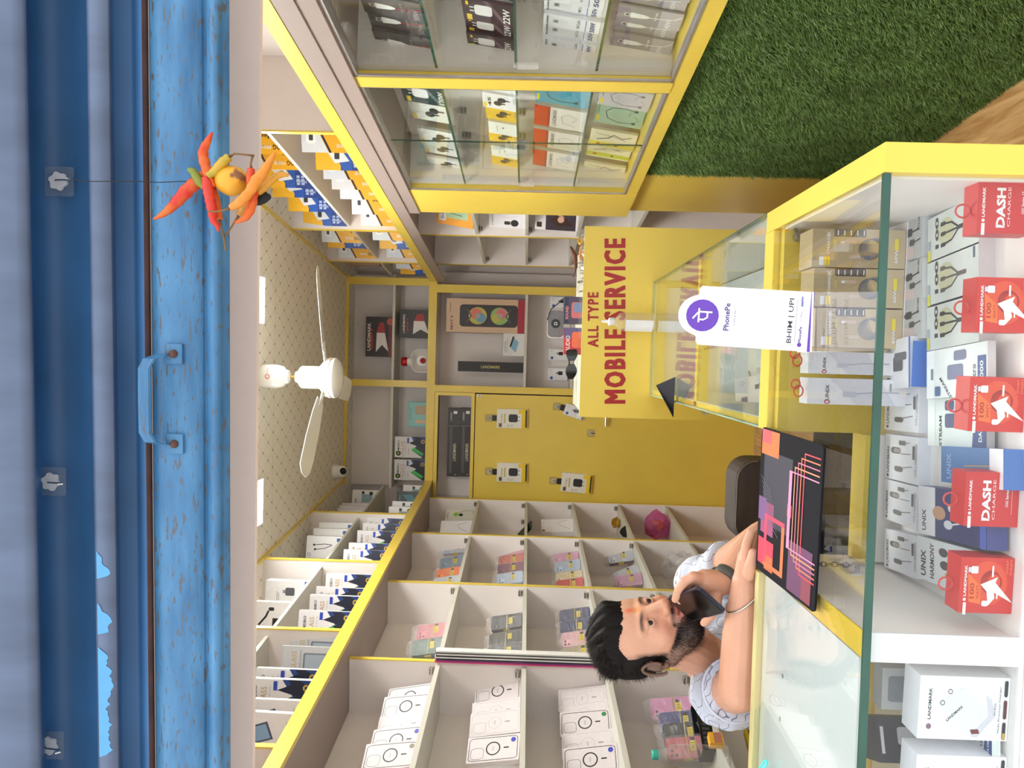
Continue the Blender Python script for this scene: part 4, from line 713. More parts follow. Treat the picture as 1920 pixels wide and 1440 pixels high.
def rightrow(items, z, desc_shelf, xpx, grp, d0=.012, ang=-8, jit=2, plane=atR):
    for i, (k, Y, look) in enumerate(items):
        w, h, t = KINDS[k][2:5]; p = plane(xpx, Y, d0); s = p.y; a = ang+rn.uniform(-jit, jit)
        c = RFR @ Vector((s, d0+.004+w/2*cos(radians(a)), z))
        put(k, FM(c, -5.3+a, rn.uniform(1, 4)), (look+' '+desc_shelf).strip(), grp)
g = 'yellow and blue charger boxes on the overhead shelf'
n7 = ['first', 'second', 'third', 'fourth', 'fifth', 'sixth', 'seventh']
rightrow([(k, Y, '%s charger box, %s from the empty bay' % (c, n7[i])) for i, (k, Y, c) in enumerate([('mo', 287, 'yellow'), ('mb', 320, 'blue-fronted'), ('mo', 337, 'yellow'), ('mo', 356, 'yellow'), ('mo', 374, 'yellow'), ('mo', 402, 'yellow'), ('mo', 423, 'yellow')])], ZL, 'on the lower overhead shelf', 650, g)
rightrow([(k, Y, '%s charger box, %s from the empty bay' % (c, n7[i])) for i, (k, Y, c) in enumerate([('mo', 290, 'yellow'), ('mo', 319, 'yellow'), ('mb', 353, 'shiny blue'), ('mb', 371, 'shiny blue'), ('mb', 397, 'shiny blue'), ('mb', 423, 'yellow and blue')])], 1.0355, 'on the upper overhead shelf', 560, g)
rightrow([('mo', 452, 'yellow charger box nearest the yellow divider'), ('mb', 468, 'blue charger box behind the yellow one'), ('mo', 484, 'yellow charger box against the last divider')], ZL, 'in the narrow overhead bay, lower shelf', 740, g, ang=-14)
rightrow([('mo', 456, 'yellow charger box nearest the yellow divider'), ('mb', 466, 'blue charger box behind the yellow one'), ('mo', 484, 'yellow charger box against the last divider')], 1.0355, 'in the narrow overhead bay, upper shelf', 650, g, ang=-14)
rightrow([('mo', 506, 'yellow charger box in front'), ('mb', 516, 'blue charger box behind')], ZL, 'in the last overhead corner bay', 770, g, ang=-20)
c = rf(5.42, .05, 1.0355); put('ctn', FM(rf(5.33, .15, 1.0355), -5.3), 'plain brown carton box in the overhead corner bay', None)
# glass case goods
def case(items, z, desc, X, d0=.10, ang=-84, grp='packs in the glass case', lean=9):
    S = [atR(X, Y, d0).y for k, Y, look in items]
    for i, (k, Y, look) in enumerate(items):
        w, h, t = KINDS[k][2:5]; dw = (S[i]-S[i+1]) if i+1 < len(S) else w; f = min(1.25, max(.72, dw*1.04/w)); a = ang+rn.uniform(-3, 3)
        c = RFR @ Vector((S[i]-w*f/2, d0+.012*(i % 2), z)); put(k, FM(c, a, lean) @ Matrix.Diagonal((f, 1, 1, 1)), look+' '+desc, grp)
g1, g2, g3, g4 = .3155, .0655, -.1865, HB+.009
case([('w50', 108, 'grey 50W cable pack at the rear end'), ('w50', 72, 'grey 50W cable pack second from the post'), ('w50', 40, 'grey 50W cable pack third from the post'), ('w50', 6, 'grey 50W cable pack closest to the street')], g1, 'in the top row of the glass case', 720)
case([('a22', 100, '22W charger pack closest to the post'), ('a22', 78, '22W charger pack in the middle'), ('a22', 50, '22W charger pack with whole plug visible'), ('blue', 8, 'white and blue accessory box')], g2, 'on the second shelf of the case', 915)
case([('v8', 104, 'white 50W cable box closest to the post'), ('v8', 84, 'white 50W cable box second from the post'), ('v8', 62, 'white 50W cable box third from the post'), ('v8', 40, 'white 50W cable box fourth from the post'), ('v8', 14, 'white 50W cable box fifth from the post')], g3, 'on the third glass shelf', 1070)
case([('w40', 102, 'white 40W cable pack closest to the post'), ('w40', 78, 'white 40W cable pack second from the post'), ('w40', 54, 'white 40W cable pack third from the post'), ('w40', 28, 'white 40W cable pack fourth from the post'), ('w40', 2, 'white 40W cable pack fifth from the post')], g4, 'at the bottom of the glass case', 1210)
case([('bw', 322, 'white earbud pack at the far end'), ('bw', 300, 'white earbud pack second from the far end'), ('bw', 276, 'white earbud pack in the middle'), ('bw', 236, 'white earbud pack behind the dark charger packs'), ('a120', 198, 'dark 120W charger pack'), ('a120', 168, 'dark 120W charger pack beside the yellow post')], g1, 'on the top shelf, far half of case', 790)
case([('bx', 338, 'small white earbud box at the far end'), ('by', 318, 'small yellow earbud box farthest back'), ('bx', 297, 'small white earbud box between two yellow boxes'), ('by', 276, 'small yellow earbud box in the middle'), ('bx', 254, 'small white earbud box behind the front yellow'), ('by', 236, 'small yellow earbud box nearest the street'), ('bb', 208, 'white earbud box lettered 45'), ('bb', 182, 'white earbud box with hand picture')], g2, 'on the second case shelf', 930)
case([('lr', 318, 'red-topped white accessory pack at the far end'), ('lr', 288, 'red-topped white accessory pack in the middle'), ('lr', 244, 'red-topped white accessory pack in front'), ('nt', 206, 'turquoise neckband pack'), ('nt', 172, 'turquoise neckband pack beside the post')], g3, 'on the third shelf, far half of case', 1050)
case([('yp', 336, 'pale pack with yellow edge at the far end'), ('yp2', 306, 'yellow-green pack'), ('yp', 282, 'pale pack with yellow edge in the middle'), ('ng', 244, 'pale green neckband pack'), ('nv', 208, 'lilac neckband pack'), ('yp', 176, 'pale pack with cable picture beside the post')], g4, 'at the bottom of the case', 1160)
# shelves beyond the case
put('bo', FM(rf(4.50, .12, .3355), -40, 10, 4), 'orange neckband pack lettered bo on the top shelf beyond the glass case')
put('sw', FM(rf(atR(958, 412, .15).y, .15, .0355), -45, 3), 'white smartwatch box on the middle shelf beyond the glass case')
put('gr', FM(rf(4.52, .13, -.2695), -35, 5), 'box with a woman pictured on it, on the shelf behind the desk')
# back wall goods: straight-on rectangles
def back(kind, X0, X1, Ya, Yb, y, label, zb=None, dx=0):
    tl = atY(X0, Yb, y); tr = atY(X0, Ya, y); bl = atY(X1, Yb, y)
    if zb is not None: dz = EYE+zb+.0005-bl.z; bl.z += dz; tl.z += dz; tr.z += dz
    tr.z = tl.z; bl.x = tl.x; return put(kind, QM(kind, tl, tr, bl), label)
back('m1', 676, 727, 593, 668, 5.85, 'dark red megaphone box on the upper back shelf', 1.018)
back('m2', 737, 803, 580, 632, 5.85, 'black and grey megaphone box standing beside the white megaphone', HF+.018)
back('tq', 753, 801, 753, 800, 5.88, 'turquoise gift set box on the back overhead shelf', HF+.018)
back('uv', 730, 800, 818, 857, 5.86, 'white and blue UV glass box beside the turquoise gift box', HF+.018)
back('uv', 730, 800, 861, 899, 5.86, 'white and blue UV glass box closest to the back corner', HF+.018)
back('be', 838, 985, 559, 622, 5.83, 'tan boxed tower speaker with two rainbow cones on the back shelf', .030)
back('hub', 944, 983, 624, 667, 5.86, 'white hub box with blue picture beside the tower speaker', .030)
back('lb', 861, 984, 677, 696, 5.86, 'tall narrow black box with gold lettering on the back shelf', .030)
back('sb', 856, 879, 765, 893, 5.84, 'long dark soundbar box, lower of two in the niche', .4005)
back('sb', 832, 855, 765, 893, 5.84, 'long dark soundbar box, upper of two in the niche', .494)
for (Y0, Y1, w_) in ((556, 577, 'behind the pale grey speaker'), (622, 634, 'half hidden by the boxed speakers'), (654, 675, 'second from the yellow frame'), (690, 713, 'closest to the yellow door frame')):
    o = back('sm', 1029, 1068, Y0, Y1, 6.02, 'small white adapter pack on the lower back shelf, '+w_, -.3195)
def loop(c, r, m, M=Matrix.Identity(4), th=.0012, n=14, sy=1.4):
    b = MB(M); b.tube([(c[0]+r*cos(2*pi*i/n), c[1], c[2]+r*sy*sin(2*pi*i/n)) for i in range(n+1)], th, m, 6); return b
# packs hanging on the yellow door
def doorpack(kind, cx, cy, roll, label):
    w, h, t = KINDS[kind][2:5]; c = atY(cx, cy, 5.755); M = FM(c-Vector((0, 0, 0)), 0, 0, roll) @ Matrix.Translation((0, 0, -h/2)); 
    o = put(kind, M, label, None)
    b = MB(M); b.box((-.022, .008, h), (.022, .011, h+.035), BLK); 
    q = b.mesh('hang_tab', M.translation); ob = bpy.data.objects.new('hang_tab', q); COL.objects.link(ob); ob.parent = o; ob.matrix_parent_inverse = M.inverted() @ Matrix.Translation(M.translation)
    k = Vector((c.x, 5.782, c.z)); H = M @ Vector((0, 0, h+.04)); hk = MB(Matrix.Translation((H.x, 5.782, H.z+.02))); hk.prism(rrect(.06, .06, .01), 0, .001, glassmat('clear_tape', (.93,.93,.93), .6, .3, 1.5, .03, (.8,.85,.9))); hk.prism([(.018*cos(a*pi/10), .018*sin(a*pi/10)) for a in range(20)], -.004, 0, ACR)
    ho = hk.build('adhesive_hook', label='clear adhesive hook on the yellow door holding the '+label.split(' on the')[0].split(' half hidden')[0], cat='hook')
    w_ = MB(Matrix.Translation((H.x, 5.782, H.z+.02))); w_.tube([(0, -.004, 0), (0, -.012, -.018), (0, -.028, -.024), (0, -.03, -.012)], .002, CHR); w_.build('wire', ho)
doorpack('pt', 960, 785, 0, 'shiny white and yellow charger pack on the yellow door, upper by the frame')
doorpack('pt', 960, 886, 0, 'white and yellow charger pack on the yellow door, by the pigeonholes')
doorpack('pt', 1081, 906, 4, 'white and yellow tilted charger pack low on the yellow door')
doorpack('sm', 1077, 772, 17, 'plain white tilted pack half hidden by the sign board')
bpy.data.objects[-1] if False else None
c = atY(1108, 812, 5.782); hk = MB(Matrix.Translation(c)); hk.prism(rrect(.06, .06, .01), 0, .001, MATS['clear_tape']); hk.prism([(.016*cos(a*pi/10), .016*sin(a*pi/10)) for a in range(20)], -.004, 0, ACR)
ho = hk.build('adhesive_hook', label='empty clear adhesive hook on the yellow door under the door handle', cat='hook')
w_ = MB(Matrix.Translation(c)); w_.tube([(0, -.004, 0), (0, -.012, -.02), (0, -.03, -.024), (0, -.034, -.012)], .0025, BLK); w_.build('wire', ho)
# ---------------- pigeonholes: phone case boxes leaning on the wall
def Lpt(X, Y, d): return atL(X, Y, d)
def msrow(items, zt, X, words):
    for i, (k, Y, look) in enumerate(items):
        p = atL(X, Y, .16); s = p.y; c = LFR @ Vector((s, .15+rn.uniform(-.01, .01), zt+.001))
        put(k, FM(c, 60+rn.uniform(-4, 4), 14+rn.uniform(-2, 3), rn.uniform(-1, 2)), look+' '+words, 'white phone case boxes in the pigeonholes')
msrow([('ms', 1302, 'white phone case box with black ring, farthest back'), ('ms', 1325, 'white phone case box with black ring, second'), ('ms2', 1354, 'white phone case box with pale ring'), ('msb', 1388, 'white phone case box with purple sticker'), ('msk', 1424, 'white phone case box with grey sticker')], .335, 755, 'on the top pigeonhole shelf')
msrow([('ms', 1296, 'white phone case box with black ring, farthest back'), ('ms2', 1332, 'white phone case box with pale ring, crooked'), ('ms2', 1358, 'white phone case box with pale ring, lower'), ('msb', 1402, 'white phone case box with blue sticker')], -.01, 940, 'on the second pigeonhole shelf')
msrow([('ms2', 1312, 'white phone case box with pale ring, farthest back'), ('ms2', 1334, 'white phone case box half covered'), ('msg', 1356, 'white phone case box with green sticker'), ('ms2', 1392, 'white phone case box with pale ring, in front'), ('msb', 1428, 'white phone case box with dark blue sticker')], -.345, 1100, 'on the third pigeonhole shelf')
# bundles of phone covers in film
FILM = glassmat('crinkled_clear_film', (.96, .96, .97), 1, .10, 1.75, .08, (.9, .9, .95))
BAND = mat('rubber_band', (190, 170, 90), .6)
def bundle(M, cols, label, th=.011, w=.076, h=.155, cam=1):
    o0 = M.translation; t = thing('phone_cover_bundle', o0, label, 'phone covers', 'film-wrapped bundles of phone covers')
    n = len(cols)
    for i, c in enumerate(cols):
        q = M @ Matrix.Translation((rn.uniform(-.003, .003), i*th, rn.uniform(0, .004))); b = MB(q)
        b.prism([(x, z+h/2) for x, z in rrect(w, h, .012)], 0, th*.82, col(c, .35))
        if i == 0:
            dk = tuple(int(v*.55) for v in c); hi = tuple(min(255, int(v*1.15)) for v in c)
            b.g(('rr', -w*.22, h*.82, .034, .036, .008, hi), 1, 1, -.0006)
            for dx, dz in ((-.008, .008), (.008, .008), (-.008, -.008)): b.g(('c', -w*.22+dx, h*.82+dz, .006, dk), 1, 1, -.0012)
        b.build('phone_cover', t)
    D_ = n*th; b = MB(M); b.prism([(x, z+h/2) for x, z in rrect(w+.004, .003, .001)], -.0015, D_+.001, BAND)
    b.build('rubber_band', t)
    b = MB(M); b.box((-.014, -.0022, h*.32), (.02, -.0015, h*.44), col((228, 206, 40))); b.box((.02, -.0022, h*.33), (.032, -.0015, h*.43), BLK)
    for k in range(4): b.box((-.010+.007*k, -.0026, h*.34), (-.008+.007*k, -.0022, h*.42), BLK)
    b.box((-w/2-.0022, .002, h*.42), (-w/2-.0015, D_*.8, h*.62), col((228, 206, 40))); b.build('price_tag', t)
    # wrinkled sleeve
    nu, nv = 14, 18; b = MB(M); vs = []; fs = []
    for j in range(nv+1):
        z = -.002+(h+.030)*j/nv; pinch = 1-.25*max(0, (z-h)/.03)
        for i in range(nu*2):
            a = 2*pi*i/(nu*2); sx = (abs(cos(a))**.35)*(1 if cos(a) > 0 else -1)*(w/2+.006)*pinch; sy = (abs(sin(a))**.35)*(1 if sin(a) > 0 else -1)*(D_/2+.004)*pinch+D_/2
            vs.append((sx+rn.uniform(-.002, .002), sy+rn.uniform(-.002, .002), max(.0, z+rn.uniform(-.003, .003))))
    m_ = nu*2
    for j in range(nv):
        for i in range(m_): fs.append((j*m_+i, j*m_+(i+1) % m_, (j+1)*m_+(i+1) % m_, (j+1)*m_+i))
    b.add(vs, fs, FILM); b.build('clear_sleeve', t); return t
def bnd(X, Y, zt, cols, label, ang=52, lean=16, roll=0, d=.15, **k):
    p = atL(X, Y, d); c = LFR @ Vector((p.y, d, zt+.001)); bundle(FM(c, ang, lean, roll), cols, label, **k)
S1, S2, S3, S4, S5 = .335, -.01, -.345, -.68, -1.02
PK = (206, 150, 176); LB = (170, 186, 206); DKG = (52, 56, 58); NV = (44, 52, 92); SV = (186, 192, 202); CO = (176, 104, 88)
bnd(780, 1178, S1, [(190, 110, 116), (180, 90, 90), DKG], 'pink phone cover bundle on the top shelf of the middle bay')
bnd(790, 1208, S1, [(60, 90, 76), (70, 100, 84), DKG, NV], 'dark green phone cover bundle on the top shelf of the middle bay')
bnd(925, 1162, S2, [DKG, (60, 50, 50), DKG, DKG], 'black phone cover bundle at the back of the second shelf')
bnd(925, 1190, S2, [(64, 64, 56), DKG, DKG], 'charcoal phone cover bundle with ring mark, middle of three on second shelf', ang=66)
bnd(930, 1218, S2, [DKG, (90, 84, 76), DKG, DKG], 'black phone cover bundle in front on the second shelf')
bnd(1065, 1150, S3, [NV, (60, 66, 110), NV], 'navy phone cover bundle at the back of the third shelf')
bnd(1070, 1172, S3, [NV, (70, 78, 120), DKG], 'navy phone cover bundle with crumpled sleeve, second on the third shelf')
bnd(1075, 1194, S3, [(206, 160, 166), PK, (150, 130, 130)], 'pale pink phone cover bundle third on the third shelf')
bnd(1080, 1218, S3, [(150, 136, 96), DKG, (60, 70, 130)], 'gold and dark phone cover bundle in front on the third shelf', roll=-6)
bnd(830, 1026, S1, [(180, 186, 204)]*2, 'silver phone cover bundle on the top shelf near the corner', ang=62, lean=8)
bnd(830, 1050, S1, [(120, 140, 160), (90, 100, 120)], 'grey-blue phone cover bundle leaning beside the orange one')
bnd(825, 1072, S1, [(236, 122, 44)]*3, 'bright orange phone cover bundle with square camera hole')
bnd(830, 1089, S1, [SV, (150, 160, 172)], 'pale grey phone cover bundle beside the orange one')
bnd(935, 1030, S2, [PK, PK], 'lilac-pink phone cover bundle at the back of the second shelf')
bnd(935, 1046, S2, [(200, 110, 100), DKG, PK], 'coral phone cover bundle with yellow tag')
bnd(935, 1062, S2, [(130, 80, 100), (90, 60, 80)], 'plum phone cover bundle on the second shelf')
bnd(935, 1080, S2, [LB, SV, (130, 140, 160)], 'silver-blue phone cover bundle in front on the second shelf')
bnd(1045, 1042, S3, [PK, (190, 140, 160)], 'pink phone cover bundle at the back of the third shelf near the corner')
bnd(1048, 1058, S3, [LB, LB], 'light blue phone cover bundle on the third shelf')
bnd(1050, 1078, S3, [(206, 190, 150), DKG, (190, 170, 130), DKG], 'cream and black striped phone cover bundle')
bnd(1060, 1092, S3, [(190, 60, 50), SV], 'phone cover bundle with a red edge against the divider')
bnd(1145, 1040, S4, [SV, (60, 60, 64), (190, 110, 90)], 'grey and copper phone cover bundle on the fourth shelf')
bnd(1160, 1066, S4, [SV, SV, (140, 150, 160)], 'white phone cover bundle lying aslant on the fourth shelf', roll=-18)
bnd(1170, 1084, S4, [(190, 140, 170), PK], 'mauve phone cover bundle in front on the fourth shelf')
bnd(1255, 1325, S4, [(206, 140, 180), (206, 140, 180)], 'glossy pink phone cover bundle by the man with the phone', ang=50, lean=14, h=.17, w=.085, d=.14)
bnd(1265, 1350, S4, [(60, 64, 120), DKG, (90, 96, 150)], 'indigo phone cover bundle behind the water bottle', ang=50, d=.13)
bnd(1270, 1372, S4, [DKG, DKG, (40, 40, 44)], 'black phone cover bundle behind the water bottle', ang=50, d=.13)
bnd(1275, 1398, S4, [(190, 100, 110), (170, 80, 90)], 'rose phone cover bundle directly behind the water bottle', ang=50, d=.15)
# bay nearest the back corner
def bay(kind, X, Y, zt, label, ang=60, lean=4, d=.15):
    p = atL(X, Y, d); put(kind, FM(LFR @ Vector((p.y, d, zt+.001)), ang, lean), label)
bay('eg', 845, 963, S1, 'white earphone box with green and black earbuds in the corner bay')
bay('wc', 850, 990, S1, 'white cable box with purple dot on the top shelf of the corner bay', ang=50)
bay('wc', 1030, 984, S3, 'white cable box with purple dot on the third shelf of the corner bay')
p = atL(935, 995, .13); b = MB(FM(LFR @ Vector((p.y, .13, S2+.002)), 60, 55)); b.prism(rrect(.08, .15, .01), 0, .008, col((50, 60, 50))); b.build('phone_cover', label='thin dark green phone cover lying in the corner bay', cat='phone cover')
# golden trinket, dark flap, pink bag
def lump(name, c, r, m, label, cat, amp=.25, fr=3.0, seg=(22, 14), smooth=False, seed=1):
    b = MB(); vs = []; fs = []; n, k = seg; q = random.Random(seed); ph = [q.uniform(0, 6) for _ in range(6)]
    for j in range(k+1):
        for i in range(n):
            a = pi*j/k; t_ = 2*pi*i/n; f = 1+amp*(sin(fr*t_+ph[0]+2*a)*sin(fr*a+ph[1])+.5*sin(2*fr*t_+ph[2])*sin(2*fr*a+ph[3])+.3*q.uniform(-1, 1))*sin(a)
            vs.append((c[0]+r[0]*f*sin(a)*cos(t_), c[1]+r[1]*f*sin(a)*sin(t_), c[2]+r[2]+r[2]*f*cos(a)))
    for j in range(k):
        for i in range(n): fs.append((j*n+i, (j+1)*n+i, (j+1)*n+(i+1) % n, j*n+(i+1) % n))
    b.add(vs, fs, m); return b.build(name, label=label, cat=cat, smooth='all' if smooth else False)
GOLD = mat('gold_foil', (206, 160, 60), .3, .8, noise=.3, scale=40)
p = atL(1150, 980, .16); p.z = EYE+S4; lump('ornament', p, (.035, .03, .03), GOLD, 'small crumpled golden ornament in the corner bay', 'ornament', .2)
p = atL(1155, 992, .10); b = MB(FM(LFR @ Vector((p.y, .11, S4+.001)), 60, 20)); b.prism([(-.05, 0), (.05, 0), (.03, .03), (0, .045), (-.03, .03)], 0, .02, BLK); b.build('pouch', label='small black pouch beside the golden ornament', cat='pouch')
PINKF = glassmat('pink_plastic_film', (.86, .40, .66), 1, .2, 1.5, .22, (.78, .22, .5))
p = atL(1245, 985, .16); p.z = EYE+S5+.001; bag = lump('plastic_bag', p, (.09, .09, .085), PINKF, 'crumpled pink plastic bag with yellow things inside, low in the corner bay', 'bag', .22, 4)
q = MB(Matrix.Translation(p)); q.sphere((0, 0, .06), (.04, .04, .03), col((226, 180, 60))); q.sphere((.02, -.02, .10), (.02, .02, .03), col((230, 190, 70))); q.build('contents', bag)
CLF = glassmat('loose_clear_film', (.93, .93, .94), 1, .15, 1.5, .10, (.85, .85, .88))
p = atL(1300, 1072, .14); p.z = EYE+S5+.001; bag = lump('plastic_bag', p, (.10, .09, .11), CLF, 'clear plastic bag of brown phone covers low in the fourth bay', 'bag', .25, 4, seed=4)
for i in range(4):
    q = MB(FM(p+Vector((0, -.02+.012*i, .01)), 55, 18, -12)); q.prism([(x, z+.07) for x, z in rrect(.07, .13, .02)], 0, .009, col((150-14*i, 92, 78))); q.build('phone_cover', bag)
p = atL(1320, 1092, .05); p.z = EYE+S5+.001; b = MB(Matrix.Translation(p)); b.lathe([(0, 0), (.024, 0), (.032, .075), (.034, .078), (.030, .078)], mat('paper_cup', (226, 206, 150), .5)); 
for k in range(4): b.lathe([(.0325+.0005*k, .072+.006*k), (.035, .074+.006*k), (.0325, .077+.006*k)], WPL)
for k, ch in enumerate('TIME'): b.add(*[(lambda vf: ([((v[0]*.010+(k-1.5)*.013), -.031, .045+v[1]*.016) for v in vf[0]], vf[1]))(textmesh(ch, .01))][0], col((90, 60, 30)))
b.build('paper_cup', label='stack of cream paper cups lettered TIME beside the bag of covers', cat='cup')
# clear bottle, black tray, matchbox-like carton on the fourth shelf
p = atL(1360, 1420, .05); p.z = EYE+S4+.001; 
PET = glassmat('clear_bottle_plastic', (.95, .97, .97), 1, .03, 1.6, .03, (.9, .95, .95))
t = thing('water_bottle', p, 'clear plastic water bottle with turquoise cap on the pigeonhole shelf', 'bottle')
pr = [(0, .002), (.03, 0), (.034, .006)]+[(.034-.0018*(i % 2), .012+.007*i) for i in range(8)]+[(.036, .07), (.036, .10)]+[(.036-.002*(i % 2), .105+.008*i) for i in range(6)]+[(.035, .16), (.030, .185), (.018, .205), (.0135, .21), (.0135, .225)]
b = MB(Matrix.Translation(p)); b.lathe(pr, PET, n=32); b.build('body', t, smooth='all')
b = MB(Matrix.Translation(p)); b.lathe([(.0135, .226), (.0155, .226), (.0155, .243), (.013, .246), (0, .246)], mat('turquoise_cap', (60, 178, 158), .4), n=24); b.build('cap', t, smooth=True)
p = atL(1350, 1352, .06); p.z = EYE+S4+.001; M = FM(p, 55, 0); b = MB(M)
b.box((-.10, .01, 0), (.10, .013, .045), BLK); b.box((-.10, .09, 0), (.10, .093, .045), BLK); b.box((-.10, .01, 0), (-.097, .093, .045), BLK); b.box((.097, .01, 0), (.10, .093, .045), BLK); b.box((-.10, .01, 0), (.10, .093, .002), BLK)
for i in range(12): b.box((-.095+.0165*i, .0095, .01), (-.085+.0165*i, .0099, .035), DRK)
b.build('plastic_basket', label='black perforated plastic basket on the shelf behind the man', cat='basket')
p = atL(1378, 1390, -.0); p.z = EYE+S4+.001; b = MB(FM(LFR @ Vector((atL(1378, 1385, .03).y, .03, S4+.001)), 60)); b.box((-.02, 0, 0), (.02, .03, .045), col((236, 176, 50))); b.box((-.019, -.0004, .004), (.019, 0, .03), col((180, 120, 100))); b.build('small_carton', label='small yellow carton at the shelf edge beside the water bottle', cat='box')
for i, (Y, c, lab) in enumerate(((1372, (60, 52, 40), 'dark box with yellow edge low behind the counter, nearest the man'), (1398, (196, 180, 150), 'pale box with yellow top low behind the counter'), (1425, (56, 46, 40), 'dark brown box with yellow edge low behind the counter, by the bottle'))):
    q = atL(1400, Y, .1); b = MB(FM(LFR @ Vector((q.y, .14, S5+.001)), 60, 6)); b.box((-.06, 0, 0), (.06, .03, .2), col(c)); b.box((-.061, -.001, .19), (.061, .031, .202), col((206, 180, 40))); b.box((-.062, -.001, 0), (-.06, .031, .19), col((206, 180, 40))); b.build('accessory_box', label=lab, cat='box')
# stack of thin sheets hung on the divider
b0 = thing('garment_sheets', lf(3.10, LO-.03, -.3), 'tall stack of thin folded sheets with black, white and pink edges against the yellow upright', 'sheets')
z0, z1 = atL(1135, 1240, .0).z-EYE, atL(808, 1240, .0).z-EYE
for i, (c, th) in enumerate((((206, 60, 120), .006), ((120, 50, 110), .005), ((40, 44, 60), .007), ((226, 224, 220), .006), ((30, 30, 34), .005), ((232, 230, 226), .006), ((90, 90, 92), .004), ((226, 226, 222), .007))):
    d = LO-.004-.0062*(i+1); b = MB(LFR); b.box((3.068, d, z0), (3.10, d+.0056, z1-.004*(i % 3)), col(c)); b.build('folded_sheet', b0)
# ================================================================ goods in and on the counters
def flat(kind, Xt, Xb, Ya, Yb, z, label, group, skew=0, skt=0):
    """box lying on the display floor; (Xt..Xb) far to near edges of the upper face, Ya..Yb its right and left ends in the photo"""
    h = z; tl = atH(Xt+skt, Yb, h); tr = atH(Xt, Ya, h); bl = atH(Xb+skt, Yb+skew, h)
    return put(kind, QM(kind, tl, tr, bl), label, group)
def stand(kind, Xt, Ya, Yb, y, label, group=None, zb=FLH, hgt=None, th=0):
    tl = atY(Xt, Yb, y); tr = atY(Xt, Ya, y); tr.z = tl.z; w = (tr.x-tl.x)
    bl = Vector((tl.x, tl.y, EYE+zb+.0006))
    if th:
        X = (tr-tl); tr = tl+Matrix.Rotation(radians(th), 3, 'Z') @ X
    return put(kind, QM(kind, tl, tr, bl), label, group)
b = MB(CFR); b.box((-.05, 1.381, FLH), (.258, 1.46, -.656), WHT); b.build('riser_block', label='white riser under the beige cable boxes inside the counter', cat='riser')
gx = 'beige charging cable boxes in the counter'
stand('cx', 1522, 428, 500, 1.381, 'beige cable box nearest the yellow end panel', gx, -.655)
stand('cx', 1524, 502, 574, 1.381, 'beige cable box in the middle of three', gx, -.655)
stand('cx', 1526, 577, 650, 1.381, 'beige cable box behind the purple and white stand', gx, -.655)
stand('unx', 1515, 658, 700, 1.39, 'white hanging cable box with red rings beside the beige boxes', None, -.655)
stand('unx', 1513, 708, 757, 1.385, 'white hanging cable box with red rings farthest from the beige boxes', None, -.69)
REDL = mat('red_loop', (196, 60, 56), .4)
for X, Y, w_ in ((1495, 676, 'nearer the beige boxes'), (1497, 733, 'farther from the beige boxes')):
    c = atY(X, Y, 1.395); b = loop(c, .010, REDL, th=.0014, sy=.8); b.tube([(c.x+.012+.008*cos(a*pi/6), c.y+.004, c.z+.004+.008*sin(a*pi/6)) for a in range(13)], .0014, REDL, 6); b.build('hanging_ring', label='twisted red hanging ring above a white cable box, '+w_, cat='ring')
gu = 'boxes lying in the counter display'
flat('ux', 1684, 1730, 402, 482, FLH+.032, 'grey data cable box lying nearest the yellow end panel', gu, skt=-3)
flat('ux', 1681, 1729, 487, 558, FLH+.032, 'grey data cable box lying in the middle of three', gu)
flat('ux', 1680, 1728, 560, 634, FLH+.032, 'grey data cable box lying beside the blue-edged holder box', gu)
flat('hw', 1740, 1836, 378, 460, FLH+.024, 'grey three-plug cable box lying nearest the yellow end panel', gu, skew=-4, skt=0)
flat('hw2', 1739, 1836, 464, 549, FLH+.024, 'grey three-plug cable box with paler picture in the middle', gu)
flat('hw', 1738, 1836, 556, 640, FLH+.024, 'grey three-plug cable box lying next to the white pouches', gu)
flat('ph', 1662, 1707, 638, 728, FLH+.045, 'white phone holder box with bright blue front edge', gu, skew=-2)
b = MB(CFR); a = atH(1707, 638, FLH+.045); c = atH(1707, 726, FLH+.045); b.box((c.x+.001, min(a.y, c.y)-.003, FLH+.001), (a.x-.001, min(a.y, c.y)-.001, FLH+.0445), col((52, 112, 206))); b.build('box_front_flap', label='bright blue front flap of the phone holder box', cat='box flap')
flat('ep', 1660, 1724, 740, 818, FLH+.022, 'white earphone box lying next to the blue-edged box', gu, skew=-6, skt=-2)
flat('ep', 1661, 1722, 812, 894, FLH+.022, 'white earphone box second from the blue-edged box', gu, skew=16, skt=-2)
flat('ep', 1658, 1720, 910, 984, FLH+.022, 'white earphone box third from the blue-edged box', gu, skew=10, skt=-2)
flat('ep', 1658, 1720, 991, 1064, FLH+.022, 'white earphone box beside the inner divider wall', gu, skew=22, skt=0)
flat('pu', 1738, 1852, 642, 730, FLH+.030, 'white data cable pouch with blue 1000 strip, beside the grey boxes', gu, skew=10)
flat('pu2', 1740, 1850, 745, 836, FLH+.018, 'white data cable pouch with dark blue DATA CABLE band', gu, skew=4)
flat('ub2', 1765, 1882, 858, 925, FLH+.028, 'slim blue earphone box with white end', gu, skew=-6)
flat('ub3', 1722, 1850, 922, 1010, FLH+.034, 'purple and white earphone box lying askew', gu, skew=22)
flat('hm', 1720, 1830, 1025, 1104, FLH+.03, 'white HARMONY earphone box beside the divider wall', gu, skew=20)
gr_ = 'red cable boxes along the front glass'
